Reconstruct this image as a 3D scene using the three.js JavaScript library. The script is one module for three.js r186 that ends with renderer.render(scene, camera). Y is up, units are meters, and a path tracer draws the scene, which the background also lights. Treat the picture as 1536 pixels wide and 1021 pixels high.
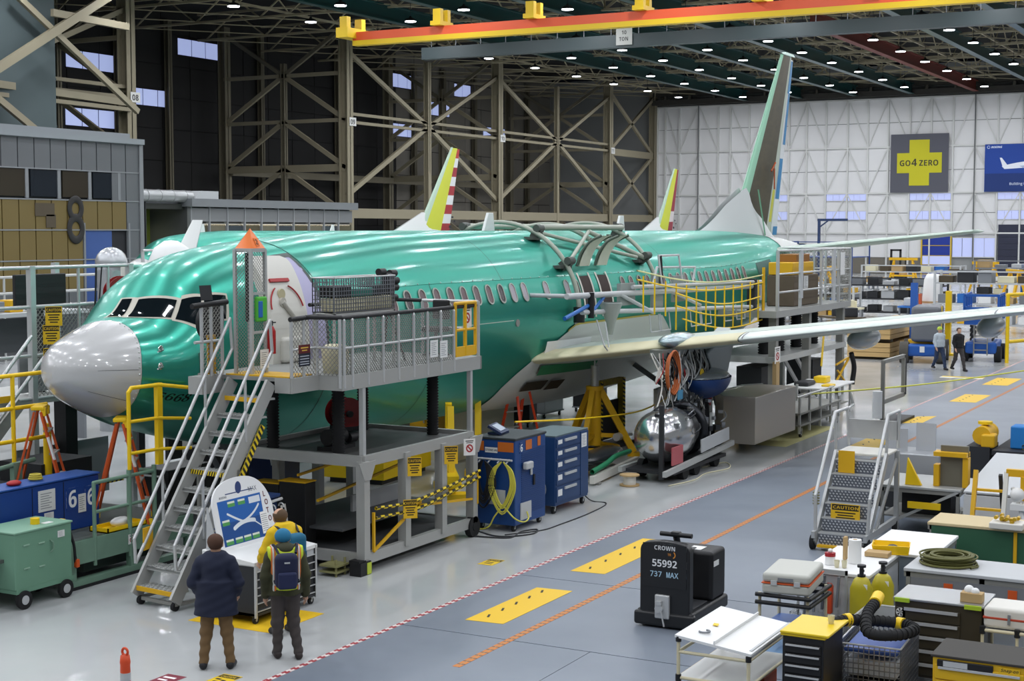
import * as THREE from 'three';
import { mergeGeometries } from 'three/addons/utils/BufferGeometryUtils.js';
import { RoundedBoxGeometry } from 'three/addons/geometries/RoundedBoxGeometry.js';
import { RectAreaLightUniformsLib } from 'three/addons/lights/RectAreaLightUniformsLib.js';

// ---------- camera, exposure, lamps ----------
const scene = new THREE.Scene();
scene.background = new THREE.Color(0x05060a);
const camera = new THREE.PerspectiveCamera(25.348, 1536 / 1021, 0.1, 600);
camera.position.set(0, 5.6, 0);
camera.lookAt(0.8776, 5.6 - 0.07228, -0.4733);
const renderer = new THREE.WebGLRenderer();
renderer.toneMapping = THREE.LinearToneMapping;
renderer.toneMappingExposure = 0.66;
renderer.shadowMap.enabled = true;
RectAreaLightUniformsLib.init();
const LAMP_NITS = 430, LAMP_SIZE = 0.7;

// ---------- helpers ----------
let seed = 7;
const rnd = () => { seed = (seed * 1664525 + 1013904223) >>> 0; return seed / 4294967296; };
const rr = (a, b) => a + (b - a) * rnd();
const PI = Math.PI, V = (x, y, z) => new THREE.Vector3(x, y, z);
const mats = {};
function mat(hex, rough = 0.6, metal = 0, extra) {
  const k = hex + '|' + rough + '|' + metal + (extra ? '|' + Object.keys(extra).map(e => e + (extra[e]?.uuid || extra[e])).join() : '');
  return mats[k] ??= new THREE.MeshPhysicalMaterial({ color: hex, roughness: rough, metalness: metal, ...extra });
}
function norm(g) {
  if (g.index) g = g.toNonIndexed();
  for (const n of Object.keys(g.attributes)) if (!['position', 'normal', 'uv'].includes(n)) g.deleteAttribute(n);
  if (!g.attributes.normal) g.computeVertexNormals();
  if (!g.attributes.uv) g.setAttribute('uv', new THREE.BufferAttribute(new Float32Array(g.attributes.position.count * 2), 2));
  g.morphAttributes = {}; g.clearGroups();
  return g;
}
const one = gs => Array.isArray(gs) ? (gs.flat(9).length === 1 ? norm(gs.flat(9)[0]) : mergeGeometries(gs.flat(9).map(norm))) : gs;
const bx = (cx, cy, cz, sx, sy, sz, ry = 0, rx = 0, rz = 0) => { const g = new THREE.BoxGeometry(sx, sy, sz); if (rz) g.rotateZ(rz); if (rx) g.rotateX(rx); if (ry) g.rotateY(ry); return g.translate(cx, cy, cz); };
const BB = (x0, x1, y0, y1, z0, z1) => bx((x0 + x1) / 2, (y0 + y1) / 2, (z0 + z1) / 2, Math.abs(x1 - x0), Math.abs(y1 - y0), Math.abs(z1 - z0));
const rb = (cx, cy, cz, sx, sy, sz, r = 0.02, ry = 0) => { const g = new RoundedBoxGeometry(sx, sy, sz, 2, Math.min(r, sx / 2.01, sy / 2.01, sz / 2.01)); if (ry) g.rotateY(ry); return g.translate(cx, cy, cz); };
function along(g, p, q) { // g built along +Y, centred
  const d = V(...q).sub(V(...p)), m = new THREE.Matrix4().makeRotationFromQuaternion(new THREE.Quaternion().setFromUnitVectors(V(0, 1, 0), d.clone().normalize()));
  return g.applyMatrix4(m).translate((p[0] + q[0]) / 2, (p[1] + q[1]) / 2, (p[2] + q[2]) / 2);
}
const len = (p, q) => Math.hypot(p[0] - q[0], p[1] - q[1], p[2] - q[2]);
const rod = (p, q, r = 0.02, n = 8, r2 = r) => along(new THREE.CylinderGeometry(r2, r, len(p, q), n), p, q);
const bar = (p, q, w = 0.05, h = w) => { // square bar; w horizontal, h in the upright plane
  const L = len(p, q), d = V(...q).sub(V(...p)).normalize(), up = Math.abs(d.y) > 0.99 ? V(1, 0, 0) : V(0, 1, 0);
  const s = V().crossVectors(d, up).normalize(), u = V().crossVectors(s, d).normalize();
  return new THREE.BoxGeometry(w, h, L).applyMatrix4(new THREE.Matrix4().makeBasis(s, u, d.clone().negate())).translate((p[0] + q[0]) / 2, (p[1] + q[1]) / 2, (p[2] + q[2]) / 2);
};
const cyl = (x, y, z, r, h, n = 16, axis = 'y', r2 = r) => { const g = new THREE.CylinderGeometry(r2, r, h, n); if (axis === 'x') g.rotateZ(PI / 2); if (axis === 'z') g.rotateX(PI / 2); return g.translate(x, y, z); };
const sph = (x, y, z, r, sx = 1, sy = 1, sz = 1, n = 14) => new THREE.SphereGeometry(r, n, Math.max(6, n * 0.7 | 0)).scale(sx, sy, sz).translate(x, y, z);
const tor = (x, y, z, R, r, axis = 'z', arc = 2 * PI, n = 20) => { const g = new THREE.TorusGeometry(R, r, 7, n, arc); if (axis === 'y') g.rotateX(PI / 2); if (axis === 'x') g.rotateY(PI / 2); return g.translate(x, y, z); };
const hose = (pts, r = 0.02, n = 40, closed = false, seg = 6) => new THREE.TubeGeometry(new THREE.CatmullRomCurve3(pts.map(p => V(...p)), closed, 'catmullrom', 0.5), n, r, seg, closed);
const pipe = (pts, r = 0.02, n = 8) => pts.slice(1).map((q, i) => rod(pts[i], q, r, n)).concat(pts.slice(1, -1).map(p => sph(...p, r * 1.02, 1, 1, 1, 8)));
const lathe = (pts, n = 20) => new THREE.LatheGeometry(pts.map(p => new THREE.Vector2(p[0], p[1])), n);
function extr(pts, d, bev = 0) { // polygon in XY, thickness d along +Z
  const s = new THREE.Shape(pts.map(p => new THREE.Vector2(p[0], p[1])));
  return new THREE.ExtrudeGeometry(s, { depth: d, bevelEnabled: bev > 0, bevelSize: bev, bevelThickness: bev, bevelSegments: 2, curveSegments: 10 });
}
const used = {};
const numbered = n => { const k = used[n] = (used[n] ?? -1) + 1; return k ? n + '_' + String(k).padStart(3, '0') : n; };
function thing(name, label, category, pos = [0, 0, 0], ry = 0, group) {
  const o = new THREE.Group(); o.name = numbered(name); scene.add(o);
  o.position.set(...pos); o.rotation.y = ry; o.userData = { label, category }; if (group) o.userData.group = group;
  return o;
}
function part(parent, name, gs, m, label) {
  const o = new THREE.Mesh(one(gs), m); o.name = name; o.castShadow = o.receiveShadow = true; parent.add(o);
  if (label) o.userData.label = label;
  return o;
}
const stuffPart = (parent, name, gs, m) => { const o = part(parent, name, gs, m); o.userData.kind = 'stuff'; return o; };
function solo(name, label, category, gs, m, pos = [0, 0, 0], ry = 0, group) {
  const o = part(scene, numbered(name), gs, m); o.position.set(...pos); o.rotation.y = ry; o.userData = { label, category }; if (group) o.userData.group = group; return o;
}
function struct(name, gs, m, pos = [0, 0, 0]) {
  const o = gs ? part(scene, numbered(name), gs, m) : new THREE.Group();
  if (!gs) { o.name = numbered(name); scene.add(o); }
  o.position.set(...pos); o.userData.kind = 'structure'; return o;
}
function copy(src, pos, ry, label) {
  const c = src.clone(); c.name = numbered(src.name.replace(/_\d{3}$/, '')); scene.add(c); c.position.set(...pos);
  if (ry !== undefined) c.rotation.y = ry; c.userData = { ...src.userData }; if (label) c.userData.label = label; return c;
}
// value noise
const hash = (x, y, s) => { let h = (x * 374761393 + y * 668265263 + s * 2147483647) | 0; h = Math.imul(h ^ (h >>> 13), 1274126177); return ((h ^ (h >>> 16)) >>> 0) / 4294967296; };
function vnoise(x, y, per, s) {
  const xi = Math.floor(x), yi = Math.floor(y), f = t => t * t * (3 - 2 * t), u = f(x - xi), v = f(y - yi), w = n => ((n % per) + per) % per;
  const a = hash(w(xi), w(yi), s), b = hash(w(xi + 1), w(yi), s), c = hash(w(xi), w(yi + 1), s), d = hash(w(xi + 1), w(yi + 1), s);
  return a + (b - a) * u + (c - a) * v + (a - b - c + d) * u * v;
}
function noiseTex(c0, c1, { size = 256, f = 4, oct = 5, s = 1, sx = 1, pow = 1, srgb = true, rep = [1, 1] } = {}) {
  const A = new THREE.Color(c0).convertLinearToSRGB(), Bc = new THREE.Color(c1).convertLinearToSRGB(), d = new Uint8Array(size * size * 4);
  for (let j = 0; j < size; j++) for (let i = 0; i < size; i++) {
    let v = 0, a = 0.5, F = f, t = 0;
    for (let o = 0; o < oct; o++) { v += a * vnoise(i / size * F * sx, j / size * F, F * Math.max(1, sx), s + o); t += a; a *= 0.55; F *= 2; }
    v = Math.pow(v / t, pow); const k = (j * size + i) * 4;
    d[k] = 255 * (A.r + (Bc.r - A.r) * v); d[k + 1] = 255 * (A.g + (Bc.g - A.g) * v); d[k + 2] = 255 * (A.b + (Bc.b - A.b) * v); d[k + 3] = 255;
  }
  const tx = new THREE.DataTexture(d, size, size); tx.wrapS = tx.wrapT = THREE.RepeatWrapping; tx.magFilter = THREE.LinearFilter; tx.minFilter = THREE.LinearFilter;
  if (srgb) tx.colorSpace = THREE.SRGBColorSpace; tx.repeat.set(...rep); tx.needsUpdate = true; return tx;
}
function canv(w, h, draw, rep) {
  const c = document.createElement('canvas'); c.width = w; c.height = h; const x = c.getContext('2d'); draw(x, w, h);
  const t = new THREE.CanvasTexture(c); t.colorSpace = THREE.SRGBColorSpace; if (rep) { t.wrapS = t.wrapT = THREE.RepeatWrapping; t.repeat.set(...rep); } return t;
}
const print = (w, h, draw, rough = 0.6, rep) => new THREE.MeshPhysicalMaterial({ map: canv(w, h, draw, rep), roughness: rough });
// metre uv from the box's own axes
function uvm(g, s = 1) {
  g = norm(g); const p = g.attributes.position, n = g.attributes.normal, u = g.attributes.uv;
  for (let i = 0; i < p.count; i++) { const ax = Math.abs(n.getX(i)), ay = Math.abs(n.getY(i)), az = Math.abs(n.getZ(i)); if (ay >= ax && ay >= az) u.setXY(i, p.getX(i) * s, p.getZ(i) * s); else if (ax > az) u.setXY(i, p.getZ(i) * s, p.getY(i) * s); else u.setXY(i, p.getX(i) * s, p.getY(i) * s); }
  return g;
}
// flat printed plate with thickness: face on +Z side, w x h, at centre
function plate(parent, name, w, h, m, pos, ry = 0, rx = 0, label, t = 0.008) {
  const g = new THREE.BoxGeometry(w, h, t); if (rx) g.rotateX(rx); if (ry) g.rotateY(ry); g.translate(...pos);
  return part(parent, name, g, m, label);
}
// shared materials
const M = {
  steel: mat(0xc2c4c4, 0.35, 0.4), alu: mat(0xabaca9, 0.45, 0.3), dullalu: mat(0x8f8f8a, 0.5, 0.25), galv: mat(0xb4b6b4, 0.45, 0.3), dark: mat(0x24262a, 0.6), black: mat(0x101114, 0.55), rubber: mat(0x17181a, 0.85),
  white: mat(0xe4e5e4, 0.5), offw: mat(0xd6d4cc, 0.55), yellow: mat(0xf0c80c, 0.45), dyellow: mat(0xd9a80e, 0.5), orange: mat(0xc9531d, 0.5), red: mat(0xa3161a, 0.5), blue: mat(0x14427f, 0.45), lblue: mat(0x1d66b4, 0.45), navy: mat(0x1b2c52, 0.5),
  green: mat(0x6f8f7c, 0.5), beige: mat(0x9c937c, 0.65), chrome: mat(0xe3e4e6, 0.12, 1), tan: mat(0xb5986a, 0.7), wood: mat(0xc9a871, 0.7), cream: mat(0xd9d3b4, 0.6), grey: mat(0x7b7f84, 0.6), lgrey: mat(0xb7babc, 0.55), glass: mat(0xffffff, 0.05, 0, { transmission: 1, thickness: 0, ior: 1.45 }), brown: mat(0x4a3f2c, 0.6), mint: mat(0xbfd8cc, 0.4),
};
// ---------- lamps ----------
{
  const house = lathe([[0.001, 0.42], [0.1, 0.42], [0.12, 0.3], [0.4, 0.2], [0.5, 0.02], [0.48, 0]], 16), stem = rod([0, 0.42, 0], [0, 4.49, 0], 0.025, 6), lens = cyl(0, -0.01, 0, 0.46, 0.05, 16);
  const hm = mat(0x3a3d40, 0.5, 0.3), lm = new THREE.MeshStandardMaterial({ color: 0xffffff, emissive: 0xf4f8ff, emissiveIntensity: 22 });
  const lamp = (x, y, z) => {
    const o = thing('high_bay_lamp', 'round glowing high-bay lamp hung on a stem under the dark roof trusses', 'lamp', [x, y, z], 0, 'high-bay lamps under the roof');
    part(o, 'housing', house, hm); part(o, 'stem', stem, hm); part(o, 'lens', lens, lm, 'glowing white lens');
    const l = new THREE.RectAreaLight(0xf6f9ff, LAMP_NITS, LAMP_SIZE, LAMP_SIZE); l.position.set(0, -0.05, 0); l.rotation.x = -PI / 2; o.add(l);
  };
  [-75.2, -67.7, -60.5, -53.2, -45.9, -37.2, -29.6, -21.6, -12, -3, 7, 17, 27].forEach((z, j) => { for (let x = -17 + (j % 2) * 3.6; x < 194; x += 10.1) lamp(x, 22.9, z); });
}
// ---------- the hall ----------
const floorTex = noiseTex(0xa9adaf, 0xc9cbca, { size: 512, f: 4, s: 3, rep: [0.09, 0.09] }), aisleTex = noiseTex(0x6b7480, 0x858d98, { size: 512, f: 5, s: 9, rep: [0.11, 0.11] });
const floorRough = noiseTex(0x111111, 0x383838, { size: 256, f: 6, s: 5, srgb: false, rep: [0.13, 0.13] });
const mFloor = new THREE.MeshPhysicalMaterial({ map: floorTex, roughness: 1, roughnessMap: floorRough, specularIntensity: 0.9 }), mAisle = new THREE.MeshPhysicalMaterial({ map: aisleTex, roughness: 0.42, specularIntensity: 0.7 });
{
  const f = struct('floor', uvm(BB(-30, 200, -0.3, -0.012, -112, 42)), mat(0x50555c, 0.8));
  part(f, 'epoxy_slab', uvm(BB(-30, 200, -0.012, 0, -112, -11.5)), mFloor);
  // aisle slabs with open joints
  const xs = [-30, -2, 7.3, 10.86, 14.42, 17.95, 21.52, 60, 110, 200];
  for (let i = 0; i < xs.length - 1; i++) {
    const zs = i >= 3 && i < 5 ? [-11.5, -8.5, 0, 42] : [-11.5, 42];
    for (let k = 0; k < zs.length - 1; k++) part(f, 'floor_slab', uvm(BB(xs[i] + 0.012, xs[i + 1] - 0.012, -0.012, 0, zs[k] + (k ? 0.012 : 0), zs[k + 1])), mAisle);
  }
  const rw = print(64, 64, (c) => { c.fillStyle = '#d9cfcb'; c.fillRect(0, 0, 64, 64); c.fillStyle = '#9c2f38'; c.beginPath(); c.moveTo(0, 0); c.lineTo(32, 0); c.lineTo(46, 64); c.lineTo(14, 64); c.fill(); }, 0.5, [5.2, 12]);
  const og = print(64, 64, (c) => { c.fillStyle = '#c9792f'; c.fillRect(0, 0, 64, 64); c.fillStyle = '#5d5148'; c.fillRect(0, 0, 15, 64); c.fillStyle = '#b08a5c'; c.fillRect(0, 28, 64, 8); }, 0.6, [6.5, 9]);
  const tape = (n, l, x0, x1, z, w, m) => { const g = uvm(BB(x0, x1, 0.0005, 0.003, z - w / 2, z + w / 2)); solo(n, l, 'floor tape', g, m); };
  tape('floor_tape', 'red and white striped tape line between pale floor and grey aisle', 12, 180, -11.5, 0.085, rw);
  tape('floor_tape', 'orange dashed tape line along the middle of the grey aisle', 16.5, 180, -9.72, 0.11, og);
  const ym = mat(0xe8bd17, 0.55), dash = mat(0x2e2a1c, 0.7);
  const mark = (x0, x1, z0, z1, lab, sk = 0.05) => {
    const o = thing('floor_marking', lab, 'floor marking', [(x0 + x1) / 2, 0, (z0 + z1) / 2]); const hx = (x1 - x0) / 2, hz = (z1 - z0) / 2;
    part(o, 'paint_panel', extr([[-hx, -hz], [hx - sk, -hz], [hx, hz], [-hx + sk, hz]], 0.003).rotateX(PI / 2).translate(0, 0.0045, 0), ym);
    if (hx > 0.8) for (let k = 0; k < 5; k++) part(o, 'dash', bx(-hx + 0.35 + k * (2 * hx - 0.6) / 4, 0.0055, -hz * 0.35, 0.16, 0.002, 0.035, 0.35), dash, 'small black dash');
  };
  mark(18.6, 20.9, -10.8, -10.2, 'yellow painted rectangle in aisle close to the tow tractor, beyond the floor joint');
  mark(22.15, 25.2, -10.85, -10.25, 'yellow painted rectangle in the aisle right behind the black tow tractor');
  mark(38.2, 41, -10.85, -10.1, 'yellow painted rectangle in aisle behind the grey rolling stairs');
  mark(44, 46.2, -10.8, -10.3, 'rounded worn yellow floor mark between two aisle rectangles', 0.4);
  mark(50.4, 53, -10.85, -10.0, 'yellow aisle rectangle crossed by the barrier tape');
  mark(56.5, 59.5, -11.0, -10.1, 'yellow aisle rectangle close to the two walking men');
  // small sign stickers on the floor
  const cs = print(128, 96, (c) => { c.fillStyle = '#e6c21c'; c.fillRect(0, 0, 128, 96); c.fillStyle = '#1c1a14'; c.fillRect(4, 6, 120, 26); c.fillStyle = '#e6c21c'; c.font = 'bold 22px sans-serif'; c.fillText('CAUTION', 12, 27); c.fillStyle = '#1c1a14'; c.fillRect(20, 44, 34, 10); c.fillRect(62, 50, 30, 10); c.fillRect(30, 66, 50, 9); c.fillRect(88, 70, 12, 12); });
  const stick = (x, z, w, d, m, lab, ry = 0) => solo('floor_sticker', lab, 'sticker', bx(0, 0.003, 0, w, 0.003, d), m, [x, 0, z], ry);
  stick(14.63, -12.0, 0.3, 0.42, cs, 'yellow caution sticker on floor at the feet of man in navy coat', -PI / 2 + 0.0);
  stick(22.1, -12.32, 0.28, 0.45, cs, 'yellow caution sticker on pale floor in front of work stand', -PI / 2);
  stick(14.2, -12.62, 0.3, 0.6, print(64, 64, (c) => { c.fillStyle = '#d8d4d4'; c.fillRect(0, 0, 64, 64); c.fillStyle = '#7c1d33'; c.fillRect(0, 0, 64, 40); c.fillStyle = '#fff'; c.fillRect(8, 10, 40, 6); c.fillRect(8, 22, 30, 5); }), 'maroon and white sticker on pale floor by orange bollard', -PI / 2);
  stick(58.9, -12.2, 0.7, 1.6, print(64, 32, (c) => { c.fillStyle = '#e2e2d8'; c.fillRect(0, 0, 64, 32); c.fillStyle = '#d8bb2a'; c.fillRect(32, 0, 32, 32); c.fillStyle = '#333'; c.beginPath(); c.arc(30, 16, 6, 0, 7); c.fill(); }), 'white and yellow floor sticker on pale floor near walking men');
  solo('floor_marking', 'faded pale yellow floor patch beside the steel cowl box', 'floor marking', bx(0, 0.003, 0, 4.6, 0.003, 1.3), mat(0xc9c48a, 0.4), [40, 0, -12.9]);
  solo('floor_marking', 'yellow painted floor patch under the cart and men', 'floor marking', bx(0, 0.003, 0, 1.25, 0.003, 1.5), ym, [17.3, 0, -13.55]);
}
// ---- white end wall at x = 198
{
  const w = struct('wall_end', BB(198.1, 199, 0, 27, -112, 42), mat(0x8f9190, 0.8));
  const mw = mat(0xdadada, 0.7), mg = mat(0xcccdca, 0.65), posts = [-83.45, -82.3, -80.2, -77.3, -74.45, -72.7, -70, -67.2, -64.4, -61.95, -59.3, -56.4, -53.7, -51.05, -48.25, -45.5, -42.75, -40, -37.2, -34.35, -31.5, -28.6, -25.7];
  const ys = [0, 2.1, 5.3, 7.9, 10.5, 13.4, 16.45, 19.6, 22.8], panes = { 10: 1, 11: 1, 14: 1, 15: 1, 18: 1, 19: 1, 7: 1 };
  const mPane = new THREE.MeshStandardMaterial({ color: 0xaab2d8, emissive: 0xb9c2ef, emissiveIntensity: 0.62, roughness: 0.3 }), mWain = mat(0x6f6a60, 0.7), mNavy = mat(0x23273c, 0.6);
  for (let i = 0; i < posts.length - 1; i++) {
    const a = posts[i] + 0.1, b = posts[i + 1] - 0.1;
    for (let k = 0; k < 8; k++) {
      const door = (posts[i] < -42.7 && posts[i] > -46.5 && k < 2) || (posts[i] <= -31 && posts[i] > -37.3 && k < 2);
      if (door) continue;
      part(w, 'wall_panel', BB(197.95 + 0.03 * ((i * 7 + k * 3) % 3), 198.1, ys[k] + 0.04, ys[k + 1] - 0.04, a, b), k === 0 ? mWain : mw);
    }
    if (i % 2 === 0 && b - a > 1.8) for (const [k0, k1] of [[4, 6], [6, 8], [2, 4]]) part(w, 'brace', bar([197.82, ys[k0], posts[i]], [197.82, ys[k1], posts[i + 1]], 0.08, 0.14), mg);
    else if (b - a > 1.8) for (const [k0, k1] of [[4, 6], [6, 8], [2, 4]]) part(w, 'brace', bar([197.82, ys[k1], posts[i]], [197.82, ys[k0], posts[i + 1]], 0.08, 0.14), mg);
  }
  for (const z of posts) part(w, 'post', BB(197.7, 198.1, 0, 22.8, z - 0.1, z + 0.1), mg);
  for (const y of [5.3, 10.5, 16.45, 22.7]) part(w, 'girt', BB(197.72, 198.1, y - 0.1, y + 0.1, -84, -25), mg);
  part(w, 'joint_seam', BB(197.6, 197.7, 0, 22.8, -40.06, -39.94), mat(0x5a5c5e, 0.7)); part(w, 'joint_seam', BB(197.6, 197.7, 0, 22.8, -77.4, -77.26), mat(0x6e7072, 0.7));
  part(w, 'header_beam', BB(196.9, 198.2, 23, 23.7, -84, 42), mat(0x3d3b37, 0.8)); part(w, 'header_beam', BB(197.2, 198.2, 24.2, 25.2, -84, 42), mat(0x37352f, 0.8));
  for (let z = -82; z < -24; z += 3.6) part(w, 'header_strut', bar([197, 23.7, z], [197, 24.2, z], 0.3, 0.3), mat(0x4b4840, 0.8));
  let n = 0;
  for (const i of Object.keys(panes)) for (const y of [[9.55, 10.42], [7.05, 8.15]]) {
    const z0 = posts[+i] + 0.14, z1 = posts[+i + 1] - 0.14, o = struct('window_' + (++n), null); o.position.set(197.86, y[0], (z0 + z1) / 2);
    part(o, 'frame', [BB(-0.04, 0.1, -0.05, 0, (z0 - z1) / 2, (z1 - z0) / 2), BB(-0.04, 0.1, y[1] - y[0], y[1] - y[0] + 0.05, (z0 - z1) / 2, (z1 - z0) / 2)], mg);
    const q = (z1 - z0) / 3; for (let k = 0; k < 3; k++) part(o, 'pane', BB(-0.03, 0.02, 0.02, y[1] - y[0] - 0.02, (z0 - z1) / 2 + k * q + 0.02, (z0 - z1) / 2 + (k + 1) * q - 0.02), mPane);
  }
  for (const [z0, z1] of [[-42.6, -40.1], [-39.9, -37.3]]) { const o = struct('window_' + (++n), null); o.position.set(197.86, 2.3, (z0 + z1) / 2); const q = (z1 - z0) / 2; for (const s of [-1, 0]) part(o, 'pane', BB(-0.03, 0.02, 0, 2.35, s * q + 0.04, (s + 1) * q - 0.04), mPane); part(o, 'frame', [BB(-0.05, 0.05, 2.35, 2.45, -q, q), BB(-0.05, 0.05, -0.1, 0, -q, q)], mg); }
  // blue roll-up door with clear strip
  const d = struct('door_1', null); d.position.set(197.8, 0, -44.6); const bl = mat(0x0d2f8f, 0.5);
  for (const [y0, y1, m] of [[0.05, 1.2, bl], [1.28, 2.35, mPane], [2.45, 3.65, bl], [3.75, 5.05, bl]]) part(d, 'door_panel', BB(-0.02, 0.05, y0, y1, -1.75, 1.75), m);
  part(d, 'door_frame', [BB(-0.12, 0.08, 0, 5.1, -1.95, -1.78), BB(-0.12, 0.08, 0, 5.1, 1.78, 1.95), BB(-0.06, 0.08, 0, 0.06, -1.8, 1.8), BB(-0.05, 0.08, 1.2, 1.28, -1.75, 1.75), BB(-0.05, 0.08, 2.36, 2.44, -1.75, 1.75), BB(-0.05, 0.08, 3.66, 3.74, -1.75, 1.75)], mat(0xc9a92a, 0.5));
  const d2 = struct('door_2', null); d2.position.set(197.8, 0, -33.5); for (let k = 0; k < 8; k++) part(d2, 'door_slat', BB(-0.03 - 0.01 * (k % 2), 0.1, k * 0.8, k * 0.8 + 0.78, -3.4, 3.4), mNavy);
  const b1 = thing('wall_banner', 'grey square banner with yellow cross reading GO4ZERO on white wall', 'banner', [197.5, 10.53, -46.9]);
  part(b1, 'fabric', BB(-0.02, 0.04, 0, 7.5, -3.7, 3.7), mat(0x55565f, 0.8));
  part(b1, 'cross', extr([[-1.28, 0.88], [1.28, 0.88], [1.28, 2.5], [2.86, 2.5], [2.86, 5.07], [1.28, 5.07], [1.28, 6.75], [-1.28, 6.75], [-1.28, 5.07], [-2.86, 5.07], [-2.86, 2.5], [-1.28, 2.5]], 0.03).rotateY(-PI / 2).translate(-0.02, 0, 0), mat(0xc3bd24, 0.8));
  plate(b1, 'lettering', 5.4, 1.35, print(512, 128, (c, w, h) => { c.fillStyle = '#c3bd24'; c.fillRect(0, 0, w, h); c.fillStyle = '#3c3a2e'; c.textAlign = 'center'; c.font = 'bold 96px sans-serif'; c.fillText('GO', 84, 106); c.fillText('ZERO', 372, 106, 272); c.font = 'bold 124px sans-serif'; c.fillText('4', 196, 108); }, 0.8), [-0.06, 3.85, 0], -PI / 2, 0, 'dark grey lettering');
  const b2 = thing('wall_banner', 'blue banner with a white airliner picture on white wall', 'banner', [197.5, 10.5, -34]);
  part(b2, 'fabric', BB(-0.02, 0.04, 0, 5.95, -4.7, 4.7), mat(0x173f94, 0.7));
  plate(b2, 'printed_face', 9.3, 5.9, print(512, 324, (c, w, h) => { c.fillStyle = '#173f94'; c.fillRect(0, 0, w, h); c.fillStyle = '#12306f'; c.fillRect(0, 200, w, 124); c.strokeStyle = '#e8ecf4'; c.lineWidth = 3; c.beginPath(); c.arc(22, 18, 9, 0, 6); c.stroke(); c.fillStyle = '#e8ecf4'; c.font = 'bold italic 19px sans-serif'; c.fillText('BOEING', 38, 25); c.fillStyle = '#e3e7ef'; c.beginPath(); c.moveTo(112, 150); c.quadraticCurveTo(280, 105, 420, 118); c.quadraticCurveTo(450, 128, 420, 142); c.quadraticCurveTo(300, 165, 130, 170); c.closePath(); c.fill(); c.beginPath(); c.moveTo(118, 152); c.lineTo(98, 92); c.lineTo(112, 92); c.lineTo(150, 142); c.fill(); c.fillStyle = '#aab6cf'; c.beginPath(); c.moveTo(230, 150); c.lineTo(330, 205); c.lineTo(350, 205); c.lineTo(290, 146); c.fill(); c.fillStyle = '#e8ecf4'; c.font = '24px sans-serif'; c.fillText('Building the future', 165, 280); }, 0.7), [-0.035, 2.97, 0], -PI / 2);
}
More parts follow.
